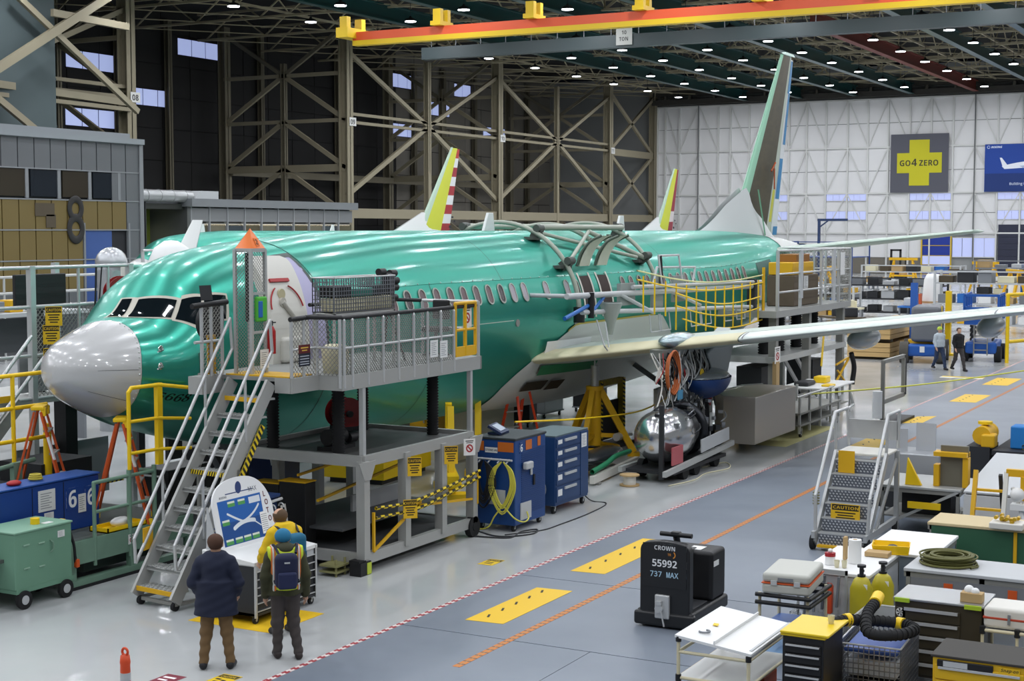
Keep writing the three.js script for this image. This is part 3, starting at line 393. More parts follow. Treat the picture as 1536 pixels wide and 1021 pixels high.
  fin(0.1, 0.66, 5.45, 11.68, new THREE.MeshPhysicalMaterial({ map: noiseTex(0x37321f, 0x524a30, { size: 256, f: 6, sx: 3, s: 44, rep: [3, 1] }), roughness: 0.45 }), 'fin_box', 'dark brown composite panel');
  fin(0.66, 0.8, 5.4, 11.66, mat(0xb4bdb0, 0.5), 'fin_rear_panel', 'pale grey-green rear panel');
  fin(0.805, 1.0, 5.45, 11.6, mat(0xdde0e2, 0.4), 'rudder', 'white rudder');
  for (const [a, b, y0, y1] of [[0.8, 1.0, 10.4, 11.55], [0.88, 1.0, 8.6, 10.4], [0.82, 0.96, 6.7, 8.1], [0.86, 1.0, 5.46, 5.75]]) { const P = (y, c) => { const le = 46.2 + (y - 5.5) * 0.786, te = 50.8 + (y - 5.5) * 0.257; return [le + (te - le) * c - FX, y, (0.3 - 0.032 * (y - 5.5)) * Math.sqrt(c) * (1 - c) * 1.7 + 0.012]; }; part(A, 'rudder_swirl', grid((u, v) => P(y0 + (y1 - y0) * u, a + (b - a) * v), 6, 4), mat(0x2f83b8, 0.4), 'blue paint swirl'); }
  fin(0.7, 0.78, 5.9, 7.0, mat(0xc9c61f, 0.5), 'fin_tag_strip', 'yellow tag strip');
  part(A, 'fin_tip', [grid((u, v) => { const le = 51.08, te = 52.4; return [le + (te - le) * u - FX, 11.7 + 0.12 * Math.sin(PI * v) * Math.min(1, 3 * u + 0.3), (v - 0.5) * 0.16]; }, 6, 6)], M.mint);
  part(A, 'dorsal_fillet', [1, -1].map(s => grid((u, v) => { const x = 43.2 + 6.6 * u, top = u < 0.34 ? 5.58 + (u / 0.34) ** 1.3 * 0.82 : u < 0.62 ? 6.4 + (u - 0.34) / 0.28 * 0.62 : 7.02 - (u - 0.62) / 0.38 * 1.55, b = 5.3; const y = b + (top - b) * (s > 0 ? v : 1 - v); return [x - FX, y, s * (0.06 + 0.22 * (1 - (s > 0 ? v : 1 - v)) + 0.1 * u)]; }, 24, 8)), mat(0xcfd2d2, 0.45), 'white dorsal fillet');
  part(A, 'fillet_stripe', grid((u, v) => [47.75 + 0.75 * u + 0.14 * v - FX, 6.95 - 1.5 * u, 0.36], 8, 1), mat(0x5d9a77, 0.5));
  part(A, 'fin_tool', [rod([49.3 - FX, 7.6, 0.3], [49.6 - FX, 7.9, 0.34], 0.03), rod([49.5 - FX, 7.7, 0.34], [49.52 - FX, 7.0, 0.34], 0.025)], mat(0xb5532b, 0.5));
  part(A, 'aft_vent', patch(43.9, 45.6, 6, 0.12, 0.42, 4, 0.01), mat(0x16564b, 0.5)); 
  // antennas
  for (const x of [30.2, 37.5]) part(A, 'antenna', extr([[-0.25, 0], [0.3, 0], [0.22, 0.5], [0.02, 0.5]], 0.05, 0.01).translate(x - FX, 5.5, 0), M.white, 'white blade antenna');
  // landing gear
  const wheel = (x, z, r) => [cyl(x, r + 0.416, z, r, 0.22, 20, 'z'), cyl(x, r + 0.416, z, r * 0.5, 0.26, 14, 'z')];
  part(A, 'nose_gear', [rod([20.9 - FX, 0.7, 0], [20.8 - FX, 2.1, 0], 0.09), ...wheel(20.9 - FX, 0.2, 0.3), ...wheel(20.9 - FX, -0.2, 0.3), rod([20.9 - FX, 1.1, 0], [20.1 - FX, 2.2, 0], 0.05)], M.grey);
  for (const s of [1, -1]) part(A, 'main_gear', [rod([35.3 - FX, 0.95, s * 2.85], [35.2 - FX, 2.7, s * 2.9], 0.13), ...wheel(35.3 - FX, s * 2.55, 0.52), ...wheel(35.3 - FX, s * 3.1, 0.52), rod([35.3 - FX, 1.4, s * 2.8], [35.3 - FX, 2.3, s * 1.3], 0.07)], M.grey);
  // overwing hatches swung up on their hinges, and the openings
  for (const x of [31.75, 32.72]) {
    part(A, 'exit_opening', quadPatch([[x - 0.27, -0.02], [x + 0.27, -0.02], [x + 0.27, 0.46], [x - 0.27, 0.46]], 6, 0.008), mat(0x3a2a26, 0.7)); const e = quadPatch;
    part(A, 'exit_frame', [e([[x - 0.33, -0.06], [x - 0.25, -0.06], [x - 0.25, 0.5], [x - 0.33, 0.5]], 6, 0.016), e([[x + 0.25, -0.06], [x + 0.33, -0.06], [x + 0.33, 0.5], [x + 0.25, 0.5]], 6, 0.016)], mat(0xd6d6cc, 0.5), 'white exit frame');
    const h = new THREE.Group(); h.name = 'exit_hatch'; A.add(h); const hatch = o => grid((u, v) => { const a = 0.25 + 1.15 * v; return [x - FX - 0.27 + 0.54 * u, 4.55 + 1.0 * Math.sin(a) * 0.95, 1.62 + o * Math.cos(a) + 0.78 * (1 - Math.cos(a)) + o]; }, 4, 10);
    part(h, 'hatch_panel', [hatch(0), hatch(0.05)], mat(0xd5d8c6, 0.5), 'pale hatch panel'); for (const k of [0, 1]) part(h, 'hatch_rim', hose([[0.25], [0.6], [1.0], [1.4]].map(([a]) => [x - FX - 0.27 + 0.54 * k, 4.55 + 0.95 * Math.sin(a), 1.65 + 0.78 * (1 - Math.cos(a))]), 0.035, 12), mat(0x5e6a5e, 0.5));
  }
}
// tubular hoist ring resting on the fuselage
{
  const o = thing('lifting_fixture', 'grey tubular cradle of arches clamped over green fuselage crown', 'fixture', [18.12, -0.448, -18.31]), mt = mat(0xa3a99c, 0.45, 0.15); o.scale.setScalar(1.08);
  const arch = (x, t0, t1, off, r = 0.055) => hose(Array.from({ length: 14 }, (_, i) => skin(x + 0.25 * Math.sin(i / 13 * PI) * 0, t0 + (t1 - t0) * i / 13, off)), r, 50);
  part(o, 'arch_tube', arch(30.75, 0.02, 2.5, 0.2), mt); part(o, 'arch_tube', arch(35.4, 0.3, 2.5, 0.2), mt); part(o, 'arch_tube', arch(33.2, 0.95, 2.2, 0.16, 0.06), mt);
  const s = (x, t, f = 0.22) => skin(x, t, f);
  part(o, 'tie_tube', [rod(s(30.9, 1.1, 0.32), s(35.5, 1.1, 0.32), 0.07), rod(s(30.9, 1.05), s(34.8, 0.62), 0.045), rod(s(30.85, 0.58), s(33.2, 1.02, 0.3), 0.045), rod(s(33.2, 1.02, 0.3), s(35.3, 0.6), 0.06), rod(s(30.9, 2, 0.3), s(35.4, 2, 0.3), 0.07)], mt);
  for (const [x, t] of [[30.85, 1.09], [30.8, 0.583], [35.5, 1.14], [35.3, 0.618], [35.5, 2], [30.8, 2]]) { const p = s(x, t, 0.05), q = s(x, t, 0.3); part(o, 'saddle', [bar([p[0] - 0.3, p[1], p[2]], [p[0] + 0.3, p[1], p[2]], 0.22, 0.07), bar(p, q, 0.16, 0.2), rod([q[0] - 0.14, q[1], q[2]], [q[0] + 0.14, q[1], q[2]], 0.09)], mat(0x4a4f4a, 0.6), 'dark clamp foot'); }
  part(o, 'padded_foot', [rod(s(30.75, 0.08, 0.2), s(30.75, -0.08, 0.2), 0.13, 10), rod(s(35.4, 0.36, 0.2), s(35.4, 0.25, 0.2), 0.1, 10)], M.black);
}
// ---------- shared builders for shop equipment ----------
const cautionTex = canv(128, 128, (c) => { c.fillStyle = '#e2b61a'; c.fillRect(0, 0, 128, 128); c.fillStyle = '#17140c'; c.fillRect(5, 5, 118, 36); c.fillStyle = '#e2b61a'; c.font = 'bold 26px sans-serif'; c.fillText('CAUTION', 8, 33); c.fillStyle = '#2a2412'; for (const [y, w] of [[52, 90], [68, 70], [84, 84], [100, 60]]) c.fillRect(64 - w / 2, y, w, 8); });
const mCaution = new THREE.MeshPhysicalMaterial({ map: cautionTex, roughness: 0.5 });
const mPaper = print(64, 80, (c) => { c.fillStyle = '#dcdedd'; c.fillRect(0, 0, 64, 80); c.fillStyle = '#8a8d92'; for (let y = 12; y < 72; y += 9) c.fillRect(8, y, 30 + (y * 7) % 18, 3); });
const mStop = print(64, 80, (c) => { c.fillStyle = '#e4e4e2'; c.fillRect(0, 0, 64, 80); c.strokeStyle = '#a3242a'; c.lineWidth = 7; c.beginPath(); c.arc(32, 46, 16, 0, 7); c.stroke(); c.beginPath(); c.moveTo(21, 35); c.lineTo(43, 57); c.stroke(); c.fillStyle = '#444'; c.fillRect(10, 8, 44, 5); c.fillRect(14, 17, 36, 4); });
const mHaz = print(128, 32, (c) => { c.fillStyle = '#e0c41c'; c.fillRect(0, 0, 128, 32); c.fillStyle = '#16150f'; for (let i = -1; i < 5; i++) { c.beginPath(); c.moveTo(i * 32, 32); c.lineTo(i * 32 + 16, 32); c.lineTo(i * 32 + 32, 0); c.lineTo(i * 32 + 16, 0); c.fill(); } }, 0.6, [4, 1]);
// expanded-metal mesh filling a rectangle spanned by two edge vectors
function meshFill(o, u, v, cell = 0.07, r = 0.006) {
  const g = [], U = Math.hypot(...u), W = Math.hypot(...v), at = (a, b) => [0, 1, 2].map(i => o[i] + u[i] * a + v[i] * b);
  const seg = (a0, b0, a1, b1) => g.push(bar(at(a0 / U, b0 / W), at(a1 / U, b1 / W), r, r));
  for (let k = -W; k < U; k += cell) { let a0 = Math.max(k, 0), b0 = a0 - k, a1 = Math.min(k + W, U), b1 = a1 - k; if (a1 - a0 > 0.02) { seg(a0, b0, a1, b1); seg(a0, W - b0, a1, W - b1); } }
  return g;
}
function wireBox(x0, x1, y0, y1, z0, z1, cell = 0.05, r = 0.004) { // basket: four sides and floor
  const g = [];
  for (let y = y0; y <= y1 + 1e-6; y += cell) for (const z of [z0, z1]) g.push(bx((x0 + x1) / 2, y, z, x1 - x0, r * 2, r * 2)); for (let y = y0; y <= y1 + 1e-6; y += cell) for (const x of [x0, x1]) g.push(bx(x, y, (z0 + z1) / 2, r * 2, r * 2, z1 - z0));
  for (let x = x0; x <= x1 + 1e-6; x += cell) for (const z of [z0, z1]) g.push(bx(x, (y0 + y1) / 2, z, r * 2, y1 - y0, r * 2)); for (let z = z0; z <= z1 + 1e-6; z += cell) for (const x of [x0, x1]) g.push(bx(x, (y0 + y1) / 2, z, r * 2, y1 - y0, r * 2));
  for (let x = x0; x <= x1; x += cell * 2) g.push(bx(x, y0, (z0 + z1) / 2, r * 2, r * 2, z1 - z0));
  return g;
}
const caster = (x, z, r = 0.07, w = 0.045) => [cyl(x, r, z, r, w, 16, 'z')];
function casters(o, pts, r = 0.07, h = 0.18) { for (const [x, z] of pts) { const c = part(o, 'caster', [cyl(x, r, z, r, r * 0.7, 16, 'z')], M.rubber); part(c, 'fork', [bx(x, (r + h) / 2 + r / 2, z + r * 0.5, 0.03, h - r * 0.6, 0.012), bx(x, (r + h) / 2 + r / 2, z - r * 0.5, 0.03, h - r * 0.6, 0.012), bx(x, h - 0.008, z, 0.09, 0.016, 0.09), cyl(x, r, z, r * 0.35, r * 0.9, 10, 'z')], M.galv); } }
const rail = (pts, r = 0.025) => pipe(pts, r, 8);
// ---------- work stand at the forward door ----------
{
  const o = thing('work_stand', 'grey aluminium work stand with caged deck at the open forward door', 'work stand', [19.8, 0, -13.75]);
  // local: x 0..4.4 along the aircraft, z 0 (front) .. -2.35
  part(o, 'deck', [BB(0, 4.4, 3.24, 3.3, -2.3, 0), BB(-0.75, 0, 3.24, 3.3, -2.3, -0.45), BB(-1.2, -0.7, 3.24, 3.3, -2.1, -1.85)], mat(0x8e908d, 0.55, 0.2));
  part(o, 'fascia', [BB(0, 4.42, 3.06, 3.3, 0, 0.04), BB(4.4, 4.44, 3.06, 3.3, -2.3, 0.04), BB(-0.04, 0, 3.06, 3.3, -0.45, 0.04), BB(-0.76, -0.72, 3.06, 3.3, -0.75, -0.45), BB(-0.75, 0, 3.06, 3.3, -0.46, -0.42), BB(-1.2, -0.7, 3.02, 3.3, -1.86, -1.82), BB(-1.22, -1.2, 3.02, 3.3, -2.1, -1.82)], M.alu);
  part(o, 'toe_plate', [BB(-0.72, -0.1, 3.3, 3.32, -1.75, -0.5)], M.dyellow, 'yellow top step edge');
  // lower frame
  const L = { x0: 0.5, x1: 4.05, z0: 0.05, z1: -2.6, y0: 0.26, y1: 1.86 }, b = 0.09;
  const fr = [];
  for (const y of [L.y0, L.y1]) for (const z of [L.z0, L.z1]) fr.push(BB(L.x0, L.x1, y - b, y + b, z - b / 2, z + b / 2));
  for (const y of [L.y0, L.y1]) for (const x of [L.x0, L.x1]) fr.push(BB(x - b / 2, x + b / 2, y - b, y + b, L.z1, L.z0));
  part(o, 'base_frame', fr, M.alu);
  for (const x of [L.x0, 1.75, 2.95, L.x1]) for (const z of [L.z0, L.z1]) part(o, 'post', BB(x - 0.08, x + 0.08, L.y0, L.y1, z - 0.08, z + 0.08), M.alu);
  for (const x of [L.x0, L.x1]) part(o, 'gusset', extr([[-0.25, 0], [0.25, 0], [0.09, -0.3], [-0.09, -0.3]], 0.02).translate(x, L.y1, L.z0 + 0.08), M.alu);
  part(o, 'tray', [BB(L.x0, L.x1, L.y1 - 0.02, L.y1 + 0.02, L.z1, L.z0)], mat(0x4c4d4c, 0.6)); part(o, 'floor_tray', BB(L.x0 + 0.1, L.x1 - 0.1, 0.3, 0.33, L.z1, L.z0 - 0.1), mat(0x3c3e40, 0.7));
  // bellows columns
  const bel = lathe(Array.from({ length: 47 }, (_, i) => [0.09 + 0.025 * (i % 2), i * 1.2 / 46]), 16);
  for (const [x, z] of [[0.75, -0.6], [0.95, -2.1], [3.75, -0.6], [3.7, -2.1]]) part(o, 'bellows', bel.clone().translate(x, L.y1 + 0.02, z), M.rubber, 'black accordion bellows column');
  for (const x of [0.6, 4.1]) part(o, 'guide_post', [BB(x - 0.04, x + 0.04, L.y1, 3.08, -0.06, 0.02)], M.steel);
  // deck cage: uprights with curved tops and mesh
  const H0 = 3.3, H1 = 4.22, pos = [0.02, 0.25, 0.7, 1.15, 1.62, 2.1, 2.55, 3.0, 3.45];
  for (const x of pos) part(o, 'rail_post', rail([[x, H0 - 0.2, 0.03], [x, H1 - 0.05, 0.03], [x + 0.05, H1, -0.02]], 0.028), M.steel);
  part(o, 'mid_rail', rail([[0, 3.74, 0.03], [3.45, 3.74, 0.03]], 0.022), M.steel);
  part(o, 'padded_top_rail', rail([[-0.35, 4.24, -0.45], [0, 4.22, 0.0], [4.3, 4.24, 0]], 0.035), M.black, 'black padded top rail');
  stuffPart(o, 'mesh_panel', meshFill([0, H0, 0], [3.45, 0, 0], [0, 0.92, 0], 0.065, 0.009), M.dullalu);
  for (const z of [-0.45, 0]) part(o, 'rail_post', rail([[-0.05, H0 - 0.2, z], [-0.05, 4.2, z]], 0.028), M.steel); for (const x of [-0.72, -0.4]) part(o, 'rail_post', rail([[x, H0 - 0.2, -0.45], [x, 4.2, -0.45]], 0.028), M.steel);
  part(o, 'mid_rail', rail([[-0.72, 3.74, -0.45], [-0.05, 3.74, -0.45], [-0.05, 3.74, 0]], 0.022), M.steel); stuffPart(o, 'mesh_panel', [meshFill([-0.72, H0, -0.46], [0.68, 0, 0], [0, 0.9, 0], 0.08, 0.007), meshFill([-0.06, H0, -0.45], [0, 0, 0.45], [0, 0.9, 0], 0.08, 0.007)], M.dullalu);
  part(o, 'padded_top_rail', rail([[-0.75, 4.22, -0.45], [-0.05, 4.24, -0.45], [0, 4.22, 0]], 0.04), M.black);
  plate(o, 'warning_board', 0.3, 0.34, print(96, 110, (c) => { c.fillStyle = '#1c2230'; c.fillRect(0, 0, 96, 110); c.fillStyle = '#5d1a1c'; c.fillRect(0, 0, 96, 44); c.fillStyle = '#d8b44a'; c.fillRect(16, 12, 64, 7); c.fillRect(26, 26, 44, 6); c.fillStyle = '#b9bdc6'; for (const y of [56, 70, 84, 96]) c.fillRect(10, y, 76, 5); }), [-0.42, 3.64, -0.42]);
  // aft end and back rail
  part(o, 'rail_post', rail([[4.38, H0, 0], [4.38, 4.3, 0]], 0.035), M.steel); part(o, 'rail_post', rail([[4.38, H0, -1.2], [4.38, 4.3, -1.2], [4.38, 4.3, 0]], 0.03), M.steel); part(o, 'mid_rail', rail([[4.38, 3.8, -1.2], [4.38, 3.8, 0]], 0.022), M.steel);
  part(o, 'back_rail', rail([[1.9, 4.3, -2.0], [4.38, 4.3, -2.0], [4.38, 4.3, -1.2]], 0.035), M.black);
  // yellow gate
  const gt = part(o, 'gate', [...rail([[3.5, 3.36, 0.03], [3.5, 4.3, 0.03], [4.22, 4.3, 0.03], [4.22, 3.36, 0.03]], 0.032), rod([3.85, 3.36, 0.03], [3.85, 4.3, 0.03], 0.035), rod([3.5, 3.82, 0.03], [4.22, 3.82, 0.03], 0.026), BB(3.5, 4.22, 3.34, 3.52, 0.02, 0.05)], M.dyellow, 'yellow swing gate'); plate(gt, 'no_entry_sign', 0.3, 0.4, mStop, [4.02, 4.05, -0.02]);
  // left cage beside the nose
  for (const [x, z] of [[-1.18, -1.85], [-0.95, -1.85], [-0.68, -1.85]]) part(o, 'rail_post', rail([[x, 3.02, z], [x, 4.4, z]], 0.028), M.steel); part(o, 'mid_rail', rail([[-1.35, 3.85, -1.85], [-0.66, 3.85, -1.85]], 0.025), M.steel); part(o, 'padded_top_rail', rail([[-1.4, 4.42, -1.85], [-0.55, 4.46, -1.85]], 0.045), M.black); stuffPart(o, 'mesh_panel', meshFill([-1.18, 3.3, -1.86], [0.5, 0, 0], [0, 1.1, 0], 0.08, 0.007), M.dullalu);
  part(o, 'backing_board', BB(-1.0, -0.8, 3.32, 3.95, -1.9, -1.88), M.dyellow, 'yellow board behind the mesh'); plate(o, 'tablet', 0.28, 0.24, M.dark, [-1.0, 4.62, -1.9], 0, -0.15);
  part(o, 'black_wheel', cyl(-0.55, 4.12, -2.2, 0.3, 0.1, 24, 'z'), M.black);
  // tall mesh cabinet by the door
  const tc = part(o, 'mesh_tower', [[-0.62, -1.3], [-0.26, -1.3], [-0.62, -1.62], [-0.26, -1.62]].map(([x, z]) => BB(x - 0.025, x + 0.025, 3.3, 5.3, z - 0.025, z + 0.025)).concat([BB(-0.62, -0.26, 5.26, 5.32, -1.64, -1.28), BB(-0.62, -0.26, 4.58, 4.62, -1.32, -1.28), BB(-0.62, -0.26, 3.96, 4.0, -1.32, -1.28)]), M.galv, 'tall mesh-sided tower');
  stuffPart(tc, 'tower_mesh', [meshFill([-0.62, 3.3, -1.29], [0.36, 0, 0], [0, 1.98, 0], 0.06, 0.005), meshFill([-0.63, 3.3, -1.62], [0, 0, 0.33], [0, 1.98, 0], 0.06, 0.005)], M.dullalu); part(tc, 'bellows', cyl(-0.5, 4.7, -1.45, 0.05, 1.1, 10), M.black);
  for (let k = 0; k < 3; k++) plate(o, 'notice', [0.22, 0.25, 0.25][k], 0.3, [mPaper, mPaper, mPaper][k], [[-0.36, 3.55, -1.25], [2.72, 3.55, 0.06], [3.05, 3.52, 0.06]][k]);
  // lower frame details
  for (const [x, y] of [[1.76, 1.62], [2.97, 1.66], [1.62, 0.92]]) plate(o, 'caution_sign', 0.24, 0.32, mCaution, [x, y, L.z0 + 0.2], -0.85, 0, 'yellow caution sign'); plate(o, 'no_entry_sign', 0.22, 0.3, mStop, [3.62, 1.72, L.z0 + 0.2], -0.7);
  part(o, 'hazard_chain', [hose([[0.75, 1.06, 0.13], [1.8, 1.0, 0.16], [3, 1.08, 0.16], [4.2, 1.2, 0.13]], 0.03, 40), hose([[0.75, 0.9, 0.13], [2, 0.86, 0.16], [3.2, 0.98, 0.16], [4.2, 1.08, 0.13]], 0.03, 40)], mHaz, 'yellow and black striped barrier');
  part(o, 'yellow_brace', [bar([0.72, 0.35, 0.1], [2.2, 0.95, 0.1], 0.03, 0.05), bar([1.8, 0.92, 0.1], [4.1, 0.7, 0.1], 0.03, 0.04), bar([0.7, 0.35, 0.12], [0.7, 1.0, 0.12], 0.04, 0.04), bar([4.12, 0.6, 0.12], [4.12, 1.2, 0.12], 0.04, 0.04), bar([0.7, 1.1, -1], [3.9, 1.35, -1.2], 0.04, 0.04), bar([0.7, 1.5, -1.4], [3.9, 1.62, -1.6], 0.04, 0.04)], M.dyellow, 'yellow folding brace bars');
  part(o, 'inner_panel', [BB(2.1, 3.9, 0.4, 0.95, -1.3, -1.25)], M.lgrey); part(o, 'step_board', BB(0.7, 3.9, 0.62, 0.66, -2.2, -0.5), mat(0x4b4d4f, 0.6));
  part(o, 'hydraulic_pump', [cyl(1.35, 2.1, -1.1, 0.14, 0.45, 16, 'x'), BB(1.05, 1.75, 1.88, 1.95, -1.25, -0.95), cyl(1.7, 2.05, -1.0, 0.09, 0.2, 12, 'x')], M.black);
  for (const [x, z] of [[L.x1 - 0.02, L.z0 + 0.02], [L.x1, L.z1], [L.x0, L.z1]]) part(o, 'wheel', [cyl(x, 0.19, z, 0.19, 0.12, 20, 'z'), cyl(x, 0.19, z, 0.08, 0.14, 12, 'z')], M.rubber);
  part(o, 'leveling_foot', [BB(0.32, 0.62, 0, 0.22, -0.1, 0.12), BB(0.3, 0.5, 0.2, 0.26, -0.1, 0.1)], M.black); part(o, 'foot_tape', BB(0.5, 0.625, 0.01, 0.2, 0.02, 0.125), mat(0xb9c93a, 0.5), 'lime tape on the foot'); part(o, 'jack_plate', [BB(0.1, 0.45, 0.06, 0.09, -0.55, -0.2), BB(0.1, 0.45, 0.16, 0.19, -0.55, -0.2), rod([0.15, 0, -0.25], [0.15, 0.28, -0.25], 0.02), rod([0.4, 0, -0.5], [0.4, 0.28, -0.5], 0.02), rod([0.4, 0, -0.25], [0.4, 0.28, -0.25], 0.02)], mat(0x8c8a5c, 0.5));
}
// black screens / cabinets under the stand's end
for (const [x, z, h] of [[20.55, -15.2, 1.25], [20.75, -15.9, 1.15]]) { const o = thing('equipment_cabinet', h > 1.2 ? 'black flat cabinet with yellow top edge inside the work stand frame' : 'black cabinet behind another one under the work stand', 'cabinet', [x, 0.34, z]); part(o, 'body', rb(0, h / 2 - 0.1, 0, 0.3, h - 0.2, 0.55, 0.02), M.black); part(o, 'top_edge', BB(-0.16, 0.16, h - 0.2, h - 0.18, -0.28, 0.28), M.dyellow); part(o, 'foot', [BB(-0.15, 0.15, 0, 0.03, -0.25, 0.25)], M.dark); }
// parts basket and stored goods on the deck
{
  const o = thing('wire_basket', 'wire mesh basket full of parts on the work stand deck', 'basket', [20.55, 3.3, -14.45]);
  part(o, 'stand', [BB(0, 0.04, 0, 0.95, 0, 0.04), BB(1.8, 1.84, 0, 0.95, 0, 0.04), BB(0, 0.04, 0, 0.95, -0.4, -0.36), BB(1.8, 1.84, 0, 0.95, -0.4, -0.36), BB(0, 1.84, 0.88, 0.93, -0.4, 0.04)], M.galv);
  stuffPart(o, 'wire', wireBox(0, 1.84, 0.95, 1.52, -0.4, 0.04, 0.07, 0.006), mat(0x8b8e94, 0.4, 0.7));
  part(o, 'rim', rail([[0, 1.52, 0.04], [1.84, 1.52, 0.04], [1.84, 1.52, -0.4], [0, 1.52, -0.4], [0, 1.52, 0.04]], 0.014), M.steel);
  const c = (n, lab, x, y, z, w, h, d, m) => solo(n, lab, 'box', rb(0, h / 2, 0, w, h, d, 0.02), m, [20.55 + x * 0.9, 3.3 + y, -14.43 + z * 0.7]);
  c('parts_box', 'cream carton with blue label at the nose end of wire basket', 0.55, 0.96, -0.2, 0.9, 0.22, 0.3, M.cream); c('parts_box', 'cream carton with blue label at the tail end of wire basket', 1.5, 0.96, -0.22, 0.85, 0.22, 0.3, M.cream); c('parts_box', 'black box in the top of wire basket', 0.35, 1.19, -0.25, 0.5, 0.2, 0.3, M.black); c('parts_box', 'teal tray on cartons in wire basket', 0.98, 1.19, -0.25, 0.7, 0.14, 0.3, mat(0x2f8d7c, 0.5)); c('parts_box', 'dark grey case on cartons in wire basket', 1.6, 1.19, -0.25, 0.45, 0.17, 0.3, M.dark);
  const s = thing('hose_stand', 'tripod with a bunch of black hoses and caps above the deck', 'stand', [22.45, 3.3, -14.6]); part(s, 'leg', rod([0, 0.95, 0], [0.25, 0, 0.2], 0.02), M.black); part(s, 'leg', rod([0, 0.95, 0], [0.2, 0, -0.25], 0.02), M.black); part(s, 'leg', rod([0, 0.95, 0], [-0.15, 0, 0], 0.02), M.black); part(s, 'bundle', [rb(0, 1.25, 0, 0.16, 0.62, 0.2, 0.06), ...[[0.15, 1.55], [0.22, 1.42], [0.2, 1.3], [0.17, 1.12], [-0.2, 1.58]].map(([x, y]) => cyl(x, y, 0, 0.065, 0.18, 10, 'x'))], M.black); part(s, 'tie', cyl(0, 0.95, 0, 0.07, 0.12, 10), M.tan);
  solo('bucket', 'round cream tub on the deck behind mesh panel', 'bucket', lathe([[0, 0], [0.2, 0], [0.23, 0.38], [0.21, 0.4], [0.16, 0.46], [0, 0.47]], 18), M.cream, [20.2, 3.3, -14.15]);
  const ch = thing('stool', 'black swivel stool on the deck behind the yellow gate', 'stool', [23.75, 3.3, -14.4]); part(ch, 'seat', rb(0, 0.5, 0, 0.4, 0.09, 0.4, 0.04), M.black); part(ch, 'backrest', rb(0.2, 0.85, 0, 0.06, 0.36, 0.36, 0.03), M.black); part(ch, 'column', rod([0, 0.06, 0], [0, 0.46, 0], 0.03), M.dark); part(ch, 'base', [0, 1, 2, 3, 4].map(k => bar([0, 0.06, 0], [0.26 * Math.cos(k * 1.257), 0.03, 0.26 * Math.sin(k * 1.257)], 0.04, 0.03)), M.dark);
  const cn = thing('warning_pyramid', 'orange pyramid marker with number 2 on top of mesh tower', 'marker', [19.36, 5.32, -15.2]); const py = new THREE.ConeGeometry(0.24, 0.32, 4, 1); py.rotateY(PI / 4).translate(0, 0.16, 0); part(cn, 'body', py, mat(0xe0701f, 0.5)); plate(cn, 'digit', 0.09, 0.14, print(32, 48, (c) => { c.fillStyle = '#e0701f'; c.fillRect(0, 0, 32, 48); c.fillStyle = '#2a1608'; c.font = 'bold 44px sans-serif'; c.fillText('2', 4, 40); }), [0.0, 0.1, 0.125], 0, -0.48);
  const gb = thing('hanging_bag', 'green and blue pouch hung on the mesh tower', 'bag', [19.38, 4.15, -15.02]); part(gb, 'pouch', rb(0, 0.2, 0, 0.26, 0.4, 0.08, 0.03), mat(0x4fb03a, 0.6)); part(gb, 'blue_panel', rb(-0.06, 0.2, 0.045, 0.1, 0.26, 0.02, 0.01), M.lblue);
  const ex = thing('fire_extinguisher', 'red fire extinguisher hung beside the mesh tower', 'extinguisher', [19.62, 3.62, -15.0]); part(ex, 'cylinder', lathe([[0, 0], [0.075, 0], [0.075, 0.36], [0.04, 0.44], [0, 0.45]], 14), M.red); part(ex, 'valve', [bx(0, 0.49, 0, 0.05, 0.08, 0.04), bx(0.05, 0.5, 0, 0.12, 0.02, 0.03)], M.dark);
}
